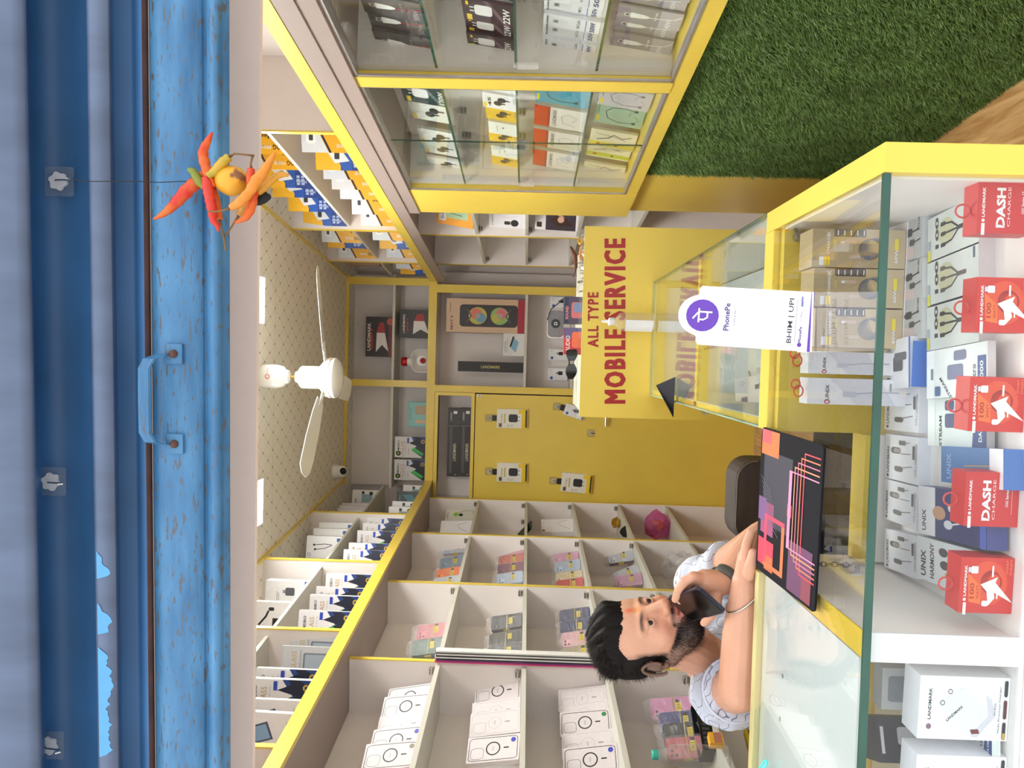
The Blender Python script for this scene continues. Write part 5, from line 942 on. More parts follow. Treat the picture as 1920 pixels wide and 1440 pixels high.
for k, X, Ya, Yb, y, lab, th in (('da', 1831, 336, 437, 1.088, 'red DASH CHARGE box standing nearest the yellow end panel', 0), ('wa', 1828, 519, 622, 1.088, 'red and orange 100 WATT box second from the end panel', 0), ('wa', 1814, 706, 808, 1.092, 'red and orange 100 WATT box in the middle of the five red boxes', -1), ('da', 1806, 884, 986, 1.094, 'red DASH CHARGE box second from the inner divider', -1), ('wa', 1796, 1043, 1148, 1.098, 'red and orange 100 WATT box beside the inner divider', -2)):
    o = stand(k, X, Ya, Yb, y, lab, gr_, th=th)
    c = o.matrix_world @ Vector((-.004, .017, KINDS[k][3]+.012)); b = loop(Vector((0, 0, 0)), .009, REDL, th=.0015, sy=1.1)
    q = b.mesh('hanging_loop'); l_ = bpy.data.objects.new('hanging_loop', q); COL.objects.link(l_); l_.parent = o; l_.matrix_local = o.matrix_world.inverted() @ Matrix.Translation(c)
stand('tc', 1719, 1264, 1384, 1.094, 'white multi protocol charger box standing behind the front glass', None, th=-2)
stand('tc', 1712, 1412, 1530, 1.094, 'white charger box at the far end of the counter, partly out of view', None, th=-2)
o = stand('pb', 1652, 1252, 1330, 1.22, 'white box picturing a grey power bank behind the charger box', None, th=0)
o = stand('dk', 1650, 1352, 1430, 1.20, 'dark speaker box behind the glass beside the charger boxes', None, th=20)
flat('pu2', 1790, 1860, 1385, 1432, FLH+.02, 'white and grey pack lying between the two charger boxes', gu)
b = MB(FM(Vector((-.44, 1.16, EYE+FLH+.001)), 0)); b.box((0, 0, 0), (.02, .06, .09), col((206, 196, 120))); b.box((-.0, -.0005, .03), (.02, 0, .06), BLK); b.build('small_carton', label='little yellow and black carton squeezed against the white upright', cat='box')
# payment stand (its square code is left off)
c = atH(1523, 604, CH+.001); PUR = col((104, 62, 176))
tl = atY(1326, 660, c.y); wd = .099; ht = .186
t = thing('payment_stand', c, 'white and purple payment sign standing on the glass counter', 'sign')
M = Matrix.Translation((c.x, c.y, EYE+CH+.001)) @ Matrix.Rotation(radians(2.5), 4, 'Y') @ Matrix.Rotation(radians(-7), 4, 'X')
out = [(-wd/2, .0), (wd/2, .0), (wd/2, ht-.004), (wd/2-.006, ht), (.036, ht)]
out += [(.034*cos(a*pi/14), ht-.004+.036*sin(a*pi/14)) for a in range(1, 14)]+[(-.036, ht), (-wd/2+.006, ht), (-wd/2, ht-.004)]
ACW = mat('white_acrylic', (244, 240, 246), .25)
b = MB(M); b.prism(out, 0, .003, ACW); bd = b.build('panel', t)
b = MB(M); z = ht-.008; b.g(('c', 0, z, .027, PUR), 1, 1, -.0004); b.g(('l', [(-.012, z+.006), (.012, z+.006)], .003, KW), 1, 1, -.0009)
b.g(('l', [(-.007, z+.006), (-.007, z-.002), (-.003, z-.008), (.005, z-.008)], .003, KW), 1, 1, -.0009); b.g(('l', [(.006, z+.006), (.006, z-.016)], .003, KW), 1, 1, -.0009); b.g(('l', [(-.006, z+.016), (.005, z+.007)], .003, KW), 1, 1, -.0009)
b.g(('t', 'PhonePe', 0, ht-.048, .046, .009, (80, 50, 130), 0, .02), 1, 1, -.0004); b.g(('t', 'SCAN & PAY', 0, ht-.061, .028, .003, (120, 116, 130)), 1, 1, -.0004)
b.g(('t', 'BHIM | UPI', 0, .034, .074, .010, (70, 68, 76), 0, .01), 1, 1, -.0004); b.g(('r', 0, .026, .07, .0006, KG), 1, 1, -.0004)
b.g(('t', 'PhonePe', -.022, .018, .026, .0045, (80, 50, 130), 0, .02), 1, 1, -.0004); b.g(('t', 'G Pay', .008, .018, .016, .0045, KG), 1, 1, -.0004); b.g(('t', 'paytm', .033, .018, .016, .005, (50, 60, 170), 0, .03), 1, 1, -.0004); b.g(('c', -.039, .018, .0035, PUR), 1, 1, -.0004)
b.build('printing', bd)
b = MB(M); b.box((-wd/2, -.0012, .0), (wd/2, .0, .005), PUR); b.build('purple_edge', bd)
b = MB(Matrix.Translation((c.x, c.y, EYE+CH+.0006))); b.box((-wd/2, -.002, 0), (wd/2, .06, .003), ACW); b.build('foot', t)
# spray bottle at the far end of the return counter
c = atH(1219, 607, CH+.001); M = Matrix.Translation((c.x, 2.93, EYE+CH+.001))
t = thing('spray_bottle', M.translation, 'clear bottle with white nozzle and label standing before the red lettering', 'bottle')
SOL = glassmat('straw_liquid_bottle', (.96, .94, .86), 1, .02, 1.5, .12, (.9, .87, .8))
b = MB(M); b.lathe([(0, 0), (.032, 0), (.035, .004), (.035, .118), (.030, .132), (.018, .142), (.014, .148), (0, .148)], SOL, n=28); b.build('body', t, smooth=True)
b = MB(M); b.lathe([(.0353, .008), (.0353, .11)], mat('white_label', (238, 238, 240), .4), n=16, a0=pi*1.02, a1=pi*1.55); b.build('label', t, smooth='all')
b = MB(M); b.lathe([(.014, .148), (.015, .15), (.015, .168), (.007, .172), (.005, .195), (0, .196)], WPL); b.box((-.016, -.004, .160), (-.010, .004, .172), WPL); b.build('nozzle', t, smooth=True)
# black folded wedge
c = atH(1262, 735, CH+.001); M = Matrix.Translation((c.x, c.y, EYE+CH+.001)) @ Matrix.Rotation(radians(8), 4, 'Z')
b = MB(M); b.add([(-.06, -.01, 0), (.045, -.035, 0), (.045, .035, 0), (.02, 0, .055), (-.085, -.03, 0.004)], [(0, 1, 3), (1, 2, 3), (2, 0, 3), (0, 2, 1), (4, 0, 3), (4, 1, 0)], mat('black_cloth', (44, 44, 54), .7, noise=.2)); b.build('folded_cloth', label='black folded pyramid-shaped cloth on the return counter glass', cat='cloth')
# things inside the return counter
ZI = CH-.2445
put('sm', FM(Vector((-.05, 2.16, EYE+ZI)), 20, 40), 'small white boxed adapter inside the return counter')
def mirrorcup(X, Y, lab):
    p = atH(X, Y, CH-.2); b = MB(Matrix.Translation((p.x, p.y, EYE+ZI+.001))); b.lathe([(0, 0), (.014, 0), (.016, .006), (.010, .010), (0, .010)], STL); b.tube([(.012, 0, .006), (.03, .01, .006), (.04, .03, .004)], .003, STL, 6); b.build('glass_clamp', label=lab, cat='clamp')
mirrorcup(1385, 720, 'grey metal glass clamp inside the return counter near its door side'); mirrorcup(1315, 515, 'grey metal glass clamp inside the return counter near the grass side')
p = atH(1455, 436, CH-.02); b = MB(Matrix.Translation((.245, 1.497, EYE+CH-.035))); b.tube([(0, 0, 0), (0, -.02, 0)], .009, STL); b.tube([(0, -.012, 0), (.012, -.02, .012)], .004, STL); b.build('glass_clamp', label='grey metal glass clamp in the corner of the counter by the yellow end panel', cat='clamp')
# mouse pad
P = [atH(X, Y, CH+.0005) for X, Y in ((1433, 800), (1550, 836), (1531, 1150), (1421, 1064))]   # far-right, near-right, near-left, far-left
o_ = (P[0]+P[1]+P[2]+P[3])/4
def bl(u, v):   # u 0..1 left to right, v 0..1 near to far
    a = P[2].lerp(P[1], u); c = P[3].lerp(P[0], u); q = a.lerp(c, v); return q
t = thing('mouse_pad', o_, 'black mouse pad with orange, pink and purple squares on the counter glass', 'mouse pad')
b = MB(); pts = []
for (u, v) in [(.0, .03), (.01, .01), (.03, .0), (.97, .0), (.99, .01), (1, .04), (1, .96), (.99, .99), (.97, 1), (.03, 1), (.01, .99), (0, .97)]: q = bl(u, v); pts.append((q.x, q.y))
b.prismz(pts, EYE+CH+.0008, EYE+CH+.0045, mat('black_cloth_pad', (18, 18, 26), .8, noise=.15, scale=80, spec=.2)); pad = b.build('pad', t)
b = MB(); LV = [0]
def pq(uv, c, dz=0):
    LV[0] += 1; b.add([(q.x, q.y, EYE+CH+.0047+LV[0]*.00004) for q in (bl(*x) for x in uv)], [tuple(range(len(uv)))], col(c, .6))
def rect(u0, v0, u1, v1, c): pq([(u0, v0), (u1, v0), (u1, v1), (u0, v1)], c)
def frm(u0, v0, u1, v1, w, c1, c2):
    rect(u0, v0, u1, v0+w*1.6, c1); rect(u0, v1-w*1.6, u1, v1, c2); rect(u0, v0, u0+w, v1, c1); rect(u1-w, v0, u1, v1, c2)
rect(.35, .42, .85, .92, (24, 24, 50)); rect(.82, .66, .99, .98, (240, 110, 50)); rect(.9, .8, .99, .98, (222, 80, 90))
rect(.06, .68, .24, .97, (214, 40, 74)); rect(.04, .68, .14, .84, (240, 96, 50)); rect(.28, .70, .50, .94, (150, 60, 110)); rect(.36, .84, .52, .99, (110, 70, 130))
frm(.06, .50, .42, .86, .03, (246, 110, 60), (214, 54, 90)); rect(.02, .06, .34, .42, (96, 46, 88)); rect(.02, .06, .16, .2, (130, 50, 70)); rect(.48, .40, .56, .47, (226, 70, 70))
for i, c in enumerate(((230, 60, 80), (236, 120, 80), (206, 110, 140), (240, 150, 110), (226, 140, 180))):
    v = .10+.045*i; u0 = .16+.03*i; u1 = .92-.035*i; w = .012 if i < 4 else .045
    rect(u0, v+.13, u1, v+.13+w, c); rect(u0-.001, .02, u0+.008, v+.13+w, c); rect(u1-.008, .02, u1, v+.13+w, c)
for i in range(9): pq([(.30+.035*i, .60+.02*i), (.304+.035*i, .60+.02*i), (.39+.035*i, .80+.02*i), (.386+.035*i, .80+.02*i)], (120, 110, 130))
b.build('printed_pattern', pad)
# dark wood-grained seat back behind the counter
t = thing('stool', (-.33, 2.0, 0), 'dark brown grained stool behind the counter near the mouse pad', 'stool')
BRN = mat('dark_brown_grained_vinyl', (58, 46, 40), .6, noise=.35, scale=9, stretch=(1, 1, 8), bump=.3)
a0, a1 = atY(1378, 960, 1.95), atY(1400, 862, 1.95); z1 = a0.z; xl, xr = atY(1400, 1022, 1.95).x, a1.x
M = Matrix.Translation(((xl+xr)/2, 1.95, z1-.065)); w = (xr-xl)
b = MB(M); b.prism([(x, z) for x, z in rrect(w, .13, .05, 5)], 0, .10, BRN); b.build('backrest', t)
b = MB(M); b.tube([(x, -.002, z) for x, z in rrect(w-.004, .126, .05, 5)], .0014, col((120, 112, 104)), 6); b.build('piping', t)
b = MB(Matrix.Translation(((xl+xr)/2, 2.2, 0))); b.box((-w/2, -.16, .55), (w/2, .2, .62), BRN); b.build('seat', t); 
b = MB(Matrix.Translation(((xl+xr)/2, 2.2, 0))); b.box((-.03, -.22, .56), (.03, -.16, z1-.15), STL); b.build('back_support', t)
for sx in (-1, 1):
    for sy in (-.14, .18): b = MB(); b.tube([((xl+xr)/2+sx*w*.4, 2.2+sy, .55), ((xl+xr)/2+sx*w*.45, 2.2+sy, -.19)], .012, STL); b.build('leg', t)
# chain with padlock inside the counter
p = atH(1586, 1030, CH-.05); b = MB()
for i in range(7):
    c = Vector((-.3595, 1.42, EYE-.53-.010*i)); R = Matrix.Rotation(pi/2*(i % 2), 4, 'Z'); b.tube([c+(R @ Vector((.004*cos(a*pi/5), 0, .007*sin(a*pi/5)))) for a in range(11)], .0013, STL, 6)
ch_ = b.build('chain', label='short steel chain with padlock hanging on the inner divider', cat='chain')
b = MB(Matrix.Translation((-.3595, 1.42, EYE-.625))); b.box((-.004, -.010, 0), (.004, .010, .02), STL); b.tube([(0, -.006, .018), (0, -.006, .026), (0, 0, .030), (0, .006, .026), (0, .006, .018)], .0018, CHR, 6); b.build('padlock', ch_)
# turquoise cord end
b = MB(); pts = [atH(X, Y, CH+.003) for X, Y in ((1408, 1462), (1424, 1440), (1432, 1428), (1437, 1426), (1438, 1432), (1430, 1440), (1420, 1460))]; b.tube(pts, .0022, mat('turquoise_cord', (96, 222, 220), .5)); b.build('cord', label='turquoise cord loop lying on the counter at the edge of the glass', cat='cord', smooth='all')
# ------------------------------------------------ on the service desk
DT = EYE-.2315
def desk(kind, X, Ya, Yb, y, label, zb=-.2315, h=None, ang=0):
    tl = atY(X, Yb, y); tr = atY(X, Ya, y); tr.z = tl.z; bl_ = Vector((tl.x, tl.y, EYE+zb+.0005)); return put(kind, QM(kind, tl, tr, bl_), label)
desk('spb', 1057, 556, 606, 3.05, 'purple boxed small speaker on the service desk under the grey speaker', -.232)
desk('spr', 1057, 614, 664, 3.05, 'red boxed small speaker on the service desk beside the sunglasses')
tl, br = atY(1026, 632, 3.09), atY(1057, 583, 3.09); M = Matrix.Translation(((tl.x+br.x)/2, 3.06, br.z)); w = br.x-tl.x; h = tl.z-br.z
t = thing('portable_speaker', M.translation, 'flat grey portable speaker with black round centre on top of the boxes', 'speaker')
GRS = mat('grey_speaker_cloth', (118, 116, 122), .7, noise=.15, scale=90)
b = MB(M); b.prism([(x, z+h/2) for x, z in rrect(w, h, .015)], 0, .03, GRS); b.prism([(x, z+h/2) for x, z in rrect(w+.004, h+.002, .016)], .028, .034, WPL); b.build('body', t)
b = MB(M); b.g(('c', 0, h/2, .018, BLK), 1, 1, -.001); b.g(('rr', 0, h/2, .012, .012, .003, (200, 200, 204)), 1, 1, -.0016); b.g(('rr', 0, h/2, .007, .007, .002, BLK), 1, 1, -.0020); b.build('centre_badge', t)
b = MB(); b.tube([atY(X, Y, 3.06) for X, Y in ((1026, 600), (1033, 580), (1048, 568), (1056, 560), (1062, 558), (1072, 566), (1082, 562))], .002, BLK, 6); b.build('strap_cord', t)
M = Matrix.Translation(atY(1090, 680, 3.035)) ; M[2][3] = EYE-.19+.001
t = thing('sunglasses', M.translation, 'black wrap-around sunglasses lying on the clear ledge of the desk', 'sunglasses')
BG = mat('black_gloss', (14, 14, 16), .12, spec=.7)
for s in (-1, 1):
    b = MB(M); vs = []; fs = []; n = 12
    for i in range(n+1):
        a = i/n; x = s*(.006+.060*a); hh = .020*sin(pi*(.15+.75*a))+.002; y = .028*a*a
        vs += [(x, y, .018+hh), (x, y-.002, .018-hh)]
    for i in range(n): fs.append((2*i, 2*i+1, 2*i+3, 2*i+2))
    b.add(vs, fs, BG); b.build('lens', t, smooth='all')
    b = MB(M); b.tube([(s*.064, .028, .024), (s*.066, .07, .024), (s*.060, .12, .016)], .0025, BG, 6); b.build('temple', t)
b = MB(M); b.tube([(-.010, 0, .026), (0, -.003, .028), (.010, 0, .026)], .0025, BG, 6); b.build('bridge', t)
FOI = mat('crumpled_silver_foil', (186, 178, 166), .3, .7, noise=.4, scale=60, bump=.8)
pa, pb_ = atY(1093, 545, 3.03), atY(1093, 430, 3.03)
b = MB(); vs = []; fs = []; n = 40; q = random.Random(5)
for i in range(n+1):
    for j in range(5): vs.append((pa.x+(pb_.x-pa.x)*i/n, 3.03+.02*j, EYE-.2315+.002+(.008+abs(q.gauss(0, .014)))*(1 if 0 < j < 4 else .1)))
for i in range(n):
    for j in range(4): fs.append((i*5+j, (i+1)*5+j, (i+1)*5+j+1, i*5+j+1))
b.add(vs, fs, FOI); b.build('foil_sheet', label='crumpled silvery foil strip along the top of the service desk', cat='foil')
p = atY(1085, 452, 3.07); p.z = EYE-.2315+.03; lump('ornament', p-Vector((0, 0, .02)), (.018, .016, .02), GOLD, 'small shiny golden ornament on the desk top', 'ornament', .15)
p = atY(1080, 475, 3.12); p.z = EYE-.2315; lump('trinket', p, (.03, .02, .02), mat('amber_trinket', (190, 130, 60), .3), 'amber-coloured trinket beside the golden ornament', 'trinket', .3)
b = MB(); pts = [atY(X, Y, 3.14) for X, Y in ((1070, 462), (1078, 478), (1080, 500), (1074, 520))]; b.tube(pts, [.004, .010, .007, .002], mat('dark_wood', (96, 50, 30), .4, noise=.3), 8); b.build('wooden_tool', label='dark wooden curved tool leaning behind the trinket', cat='tool', smooth='all')
p = atR(872, 466, .2); b = MB(); b.sphere((p.x, p.y, EYE+.335+.035), (.05, .05, .035), mat('brown_ball', (110, 60, 30), .4)); b.build('round_tin', label='brown round tin at the back of the shelf beyond the glass case', cat='tin', smooth='all')
# white megaphone on the back overhead shelf
pc = atY(772, 676, 5.82); pc.z = EYE+HF+.019+.115
t = thing('megaphone', Vector((pc.x, 5.86, EYE+HF+.019)), 'white megaphone with red handle end standing mouth outward on the back shelf', 'megaphone')
M = Matrix.Translation((pc.x, 5.83, EYE+HF+.019)); b = MB(M)
o1 = [(x, z+.085) for x, z in rrect(.17, .17, .06, 5)]; o2 = [(x*.55, z*.55+.10) for x, z in rrect(.14, .14, .06, 5)]
n = len(o1); b.add([(p[0], 0, p[1]) for p in o1]+[(p[0], .09, p[1]) for p in o2]+[(0, .10, .10)], [(i, (i+1) % n, n+(i+1) % n, n+i) for i in range(n)]+[(n+i, n+(i+1) % n, 2*n) for i in range(n)], WPL)
b.tube([(x*1.0, -.002, z) for x, z in o1+[o1[0]]], .004, WPL, 6); b.build('horn', t, smooth=True)
b = MB(M); b.sphere((0, .03, .085), (.022, .03, .022), mat('red_plastic', (186, 30, 34), .35)); b.build('driver_cap', t, smooth='all')
b = MB(M); b.lathe([(.036, .17), (.034, .20), (.030, .225)], WPL, Matrix.Translation((-.01, .05, -.012))); b.build('neck', t, smooth='all')
b = MB(M); b.lathe([(.030, .212), (.033, .216), (.034, .25), (.026, .262), (0, .264)], MATS['red_plastic'], Matrix.Translation((-.01, .05, -.012))); b.build('end_cap', t, smooth='all')
# ------------------------------------------------ lemon and chillies on a thread
def gar():
    gy = 1.02
    def P(X, Y, dy=0): return atY(X, Y, gy+dy)
    LEM = mat('lemon_skin', (226, 166, 44), .5, noise=0, bump=.35, scale=90)
    def blotch(M_, c2, sc, lo, hi):
        n = M_.node_tree.nodes; l = M_.node_tree.links; b_ = n['Principled BSDF']; t_ = n.new('ShaderNodeTexCoord'); no = n.new('ShaderNodeTexNoise'); no.inputs['Scale'].default_value = sc; no.inputs['Detail'].default_value = 3
        r = n.new('ShaderNodeValToRGB'); r.color_ramp.elements[0].position = lo; r.color_ramp.elements[1].position = hi; base = tuple(b_.inputs['Base Color'].default_value)
        r.color_ramp.elements[0].color = base; r.color_ramp.elements[1].color = (*lin(c2), 1); l.new(t_.outputs['Object'], no.inputs[0]); l.new(no.outputs[0], r.inputs[0]); l.new(r.outputs[0], b_.inputs['Base Color'])
    blotch(LEM, (140, 90, 56), 26, .56, .60)
    c = P(434, 339); b = MB(); b.sphere(c, (.0195, .0195, .0215), LEM, n=28, k=18); b.v = [c+(v-c)*(1+.02*sin((v.x+v.z)*300)) for v in b.v]
    b.build('lemon', label='drying yellow lemon threaded between the chillies', cat='lemon', smooth='all')
    STM = mat('dry_stem', (126, 92, 50), .7, noise=.2)
    def chil(pts, rs, c1, c2, label, stem=None, dy=0, sc=30):
        M_ = mat('chilli_'+label.split()[0]+'_%d' % len(COL.objects), c1, .35, bump=.25, scale=60); blotch(M_, c2, sc, .42, .62)
        p = [P(x, y, dy+(k*.0)) for k, (x, y) in enumerate(pts)]
        # smooth the path
        q = []; rr = []
        for i in range(len(p)-1):
            a = p[max(0, i-1)]; b_ = p[i]; c_ = p[i+1]; d = p[min(len(p)-1, i+2)]
            for s in range(5):
                u = s/5; q.append(.5*((2*b_)+(c_-a)*u+(2*a-5*b_+4*c_-d)*u*u+(3*b_-3*c_+d-a)*u**3)); rr.append((rs[i]*(1-u)+rs[i+1]*u)*(1+.08*sin(i*9+s*2.3))*.00073)
        q.append(p[-1]); rr.append(rs[-1]*.00073); mb = MB(); mb.tube(q, rr, M_, 12)
        o = mb.build('chilli', label=label, cat='chilli', group='chillies threaded with the lemon', smooth='all')
        if stem:
            mb = MB(); sp_ = [P(x, y, dy) for x, y in stem]; mb.tube(sp_, [.0022]+[.0012]*(len(sp_)-2)+[.0016], STM, 8); mb.build('stem', o, smooth='all')
    R1 = (204, 42, 18); O1 = (218, 96, 20); Y1 = (218, 132, 36); G1 = (128, 130, 26)
    chil([(288, 411), (308, 400), (330, 380), (350, 358), (372, 338), (384, 326)], [1.5, 6, 10, 12, 12, 8], R1, (206, 104, 24), 'long red chilli pointing up and away from the lemon', dy=.004)
    chil([(398, 248), (390, 264), (381, 284), (384, 306), (392, 332), (400, 352)], [1.5, 6, 9, 9, 9, 7], O1, R1, 'orange-red chilli reaching toward the grass side', dy=-.006)
    chil([(352, 318), (362, 322), (374, 340), (386, 352)], [3, 7, 9, 6], G1, (110, 130, 40), 'short green-yellow chilli stub beside the thread', dy=-.004)
    chil([(390, 330), (404, 320), (416, 306), (430, 294)], [6, 8, 9, 7], (206, 160, 50), (150, 150, 40), 'yellow-green chilli with long brown stem above the lemon', [(430, 294), (440, 288), (460, 290), (476, 292)], dy=-.012)
    chil([(386, 332), (390, 352), (394, 372), (398, 392), (400, 412), (408, 424), (409, 434)], [7, 10, 10, 9, 7, 4, 2], R1, (200, 60, 40), 'wrinkled red chilli hanging down from the knot', dy=-.010)
    chil([(398, 350), (404, 372), (408, 392), (412, 412)], [6, 7, 7, 5], O1, (206, 90, 40), 'small orange chilli with grey stem below the knot', [(412, 412), (416, 430), (420, 448), (424, 470)], dy=.002)
    chil([(516, 284), (506, 302), (494, 322), (480, 340), (466, 362), (448, 380), (432, 390)], [1.5, 6, 9, 10, 9, 8, 6], Y1, (226, 140, 50), 'long yellow-orange chilli crossing in front of the lemon', [(432, 390), (420, 394), (404, 397), (392, 396)], dy=-.030)
    chil([(471, 316), (470, 330), (472, 348), (474, 366), (470, 390), (460, 408), (440, 418)], [6, 8, 9, 9, 9, 6, 1.5], O1, R1, 'curved orange chilli with a red tip below the lemon', [(471, 316), (470, 308), (473, 294)], dy=-.014)
    chil([(541, 328), (524, 328), (508, 338), (494, 352), (482, 362)], [3, 6, 7, 8, 6], (216, 150, 44), (190, 140, 40), 'thin yellow chilli pointing to the ceiling shelves', dy=-.008)
    chil([(476, 358), (466, 376), (456, 392), (448, 404)], [6, 8, 8, 6], (200, 150, 60), (180, 120, 40), 'dull yellow chilli with brown cap under the lemon', [(448, 404), (440, 416), (430, 432), (418, 444)], dy=.004)
    mb = MB(); mb.tube([P(476, 372), P(490, 376)], .0012, BLK, 6); M_ = MB(); cc = P(488, 368); M_.sphere(cc, (.011, .008, .012), mat('charcoal_lump', (38, 36, 38), .9, noise=.3)); M_.v = [cc+(v-cc)*(1+.2*sin(v.x*400+v.z*260)) for v in M_.v]
    M_.build('charcoal', label='lump of black charcoal at the end of the lemon thread', cat='charcoal')
    mb = MB(); h0 = HK+Vector((0, -.020, -.026)); mb.tube([h0, P(158, 340, .025), P(208, 340, .02), P(260, 340, .01), P(300, 342, .004), P(340, 340), P(390, 340), P(434, 339), P(470, 352), P(482, 366)], .0006, mat('dark_thread', (34, 30, 30), .8), 6)
    mb.build('thread', label='thin dark thread holding the lemon and chillies', cat='thread')
gar()
# ================================================================ the man on the phone
def man():
    rng = np.random.default_rng(5)
    # --- head field, local: x to his left, y forward, z up
    def ell(P, c, r):
        c = np.array(c); r = np.array(r); q = (P-c)/r; k0 = np.linalg.norm(q, axis=-1); k1 = np.linalg.norm(q/r, axis=-1); return k0*(k0-1)/np.maximum(k1, 1e-9)
    def cap(P, a, b, ra, rb):
        a = np.array(a); b = np.array(b); ab = b-a; t = np.clip(((P-a)@ab)/(ab@ab), 0, 1)[..., None]; return np.linalg.norm(P-a-ab*t, axis=-1)-(ra+(rb-ra)*t[..., 0])
    def su(a, b, k): h = np.clip(.5+.5*(b-a)/k, 0, 1); return b+(a-b)*h-k*h*(1-h)
    def ss(a, b, k): return -su(-a, b, k)     # a minus b
    def head(P):
        d = ell(P, (0, -.018, .045), (.076, .095, .084))
        d = su(d, ell(P, (0, .030, -.010), (.064, .058, .085)), .03)
        d = su(d, ell(P, (0, .035, .055), (.058, .045, .045)), .03)
        d = su(d, ell(P, (0, .036, -.070), (.047, .050, .040)), .025)
        d = su(d, ell(P, (0, .072, -.094), (.021, .016, .017)), .02)
        for s in (-1, 1):
            d = su(d, cap(P, (s*.060, -.005, -.040), (s*.034, .055, -.090), .016, .014), .02)
            d = su(d, ell(P, (s*.043, .058, -.022), (.022, .022, .020)), .02)
            d = su(d, cap(P, (s*.012, .088, .026), (s*.046, .070, .024), .008, .007), .012)
        for s in (-1, 1): d = ss(d, ell(P, (s*.031, .100, .005), (.018, .016, .012)), .012)
        d = su(d, cap(P, (0, .088, .018), (0, .113, -.024), .0075, .0115), .012)
        for s in (-1, 1): d = su(d, ell(P, (s*.0125, .104, -.030), (.009, .011, .008)), .006)
        for s in (-1, 1): d = ss(d, ell(P, (s*.008, .112, -.040), (.0045, .006, .003)), .003)
        d = su(d, ell(P, (0, .086, -.055), (.026, .018, .020)), .015)
        d = su(d, ell(P, (0, .1005, -.0525), (.023, .008, .0052)), .004)
        d = su(d, ell(P, (0, .0985, -.0655), (.020, .009, .0068)), .004)
        d = ss(d, ell(P, (0, .112, -.0588), (.022, .010, .0012)), .0025)
        for s in (-1, 1):     # eyelids around the ball
            lid = ell(P, (s*.031, .0775, .006), (.0150, .0140, .0132)); cut = ell(P, (s*.031, .0935, .0052), (.0125, .0120, .0052)); d = su(d, ss(lid, cut, .002), .004)
        return d
    O = np.array([0, .015, -.005]); NA, NB = 240, 300
    ph = np.linspace(0, np.pi, NA)[:, None]; th = np.linspace(0, 2*np.pi, NB, endpoint=False)[None, :]
    Dr = np.stack([np.sin(ph)*np.cos(th), np.sin(ph)*np.sin(th), np.cos(ph)*np.ones_like(th)], -1).reshape(-1, 3)
    lo = np.zeros(len(Dr)); hi = np.full(len(Dr), .17); found = np.zeros(len(Dr), bool); r_ = np.full(len(Dr), .17)
    for t_ in np.linspace(.17, .03, 90):
        ins = head(O+Dr*t_) < 0; new = ins & ~found; lo[new] = t_; hi[new] = t_+.0016; found |= new
    for _ in range(10):
        mid = (lo+hi)/2; ins = head(O+Dr*mid[:, None]) < 0; lo = np.where(ins, mid, lo); hi = np.where(ins, hi, mid)
    Rad = lo
    HV = O+Dr*Rad[:, None]
    fs = []
    for j in range(NA-1):
        for i in range(NB): fs.append((j*NB+i, (j+1)*NB+i, (j+1)*NB+(i+1) % NB, j*NB+(i+1) % NB))
    # --- place the head
    yaw = radians(58); f = Vector((sin(yaw), -cos(yaw), .10)).normalized(); up = Vector((.10, .0, 1)); up = (up-f*up.dot(f)).normalized(); lx = f.cross(up) # his left
    lx = -lx if False else lx
    H = Matrix.Identity(4)
    for i in range(3): H[i][0] = -lx[i]; H[i][1] = f[i]; H[i][2] = up[i]
    # x axis must be his left: left = up x forward
    left = up.cross(f)
    for i in range(3): H[i][0] = left[i]
    em = atY(1217, 1147, 1.765); c0 = em-(H.to_3x3() @ Vector((0, .085, .008)))
    for i in range(3): H[i][3] = c0[i]
    HN = np.array(H)
    def hw(v): return H @ Vector(v)
    b = MB(); SK = BLK
    b.add([tuple(x) for x in (HV @ HN[:3, :3].T+HN[:3, 3])], fs, SK)
    # ears
    for s in (-1, 1):
        e = []
        for k in range(15):
            a = radians(-70+k*20); e.append(hw((s*(.0765+.010*abs(cos(a*.5))), -.012-.015*cos(a)*1.0, -.002+.029*sin(a))))
        b.tube(e, .0042, SK, 8); b.sphere(hw((s*.075, -.012, -.004)), (.010, .012, .022), SK); b.sphere(hw((s*.078, -.002, -.028)), .0075, SK)
        b.tube([hw((s*.080, -.016, .016)), hw((s*.079, -.006, .004)), hw((s*.079, -.010, -.012))], .0035, SK, 8)
    # --- skeleton
    N0 = hw((0, -.028, -.045)); N1 = atY(1345, 1232, 1.90)
    SR = atY(1362, 1296, 1.84); SL = Vector((-.60, 2.10, EYE-.50)); ER = atY(1386, 1292, 1.635); WR = atY(1397, 1090, 1.605)
    CH_ = Vector((-.68, 2.02, EYE-.60)); PE = Vector((-.70, 2.30, EYE-.80)); EL = atY(1432, 1012, 1.735); WL = atY(1357, 1092, 1.665)
    def cap2(p, q, r0, r1, bb=b, n=16, mid=None):
        P_ = [Vector(p), (Vector(p)+Vector(q))/2, Vector(q)]; R2 = [r0, mid or (r0+r1)/2, r1]; bb.tube(P_, R2, SK, n); bb.sphere(P_[0], r0, SK); bb.sphere(P_[2], r1, SK)
    cap2(N0, N1, .052, .060); cap2(hw((0, -.01, -.06)), (N1+SR)/2*.4+N1*.6, .042, .05)
    cap2(N1, SR, .062, .058); cap2(N1, SL, .062, .058); cap2(SR, ER, .056, .046); cap2(ER, WR, .044, .0265, mid=.041); cap2(SL, EL, .055, .042); cap2(EL, WL, .042, .0265, mid=.038)
    for p, q, r in ((N1, CH_, .10), (CH_, PE, .13), (SR, CH_, .09), (SL, CH_, .09)): cap2(p, q, r*.85, r)
    # hands
    def chain(pts, rs, bb=b):
        bb.tube(pts, rs, SK, 10)
        for p, r in zip(pts, rs): bb.sphere(p, r, SK, None, 10, 8)
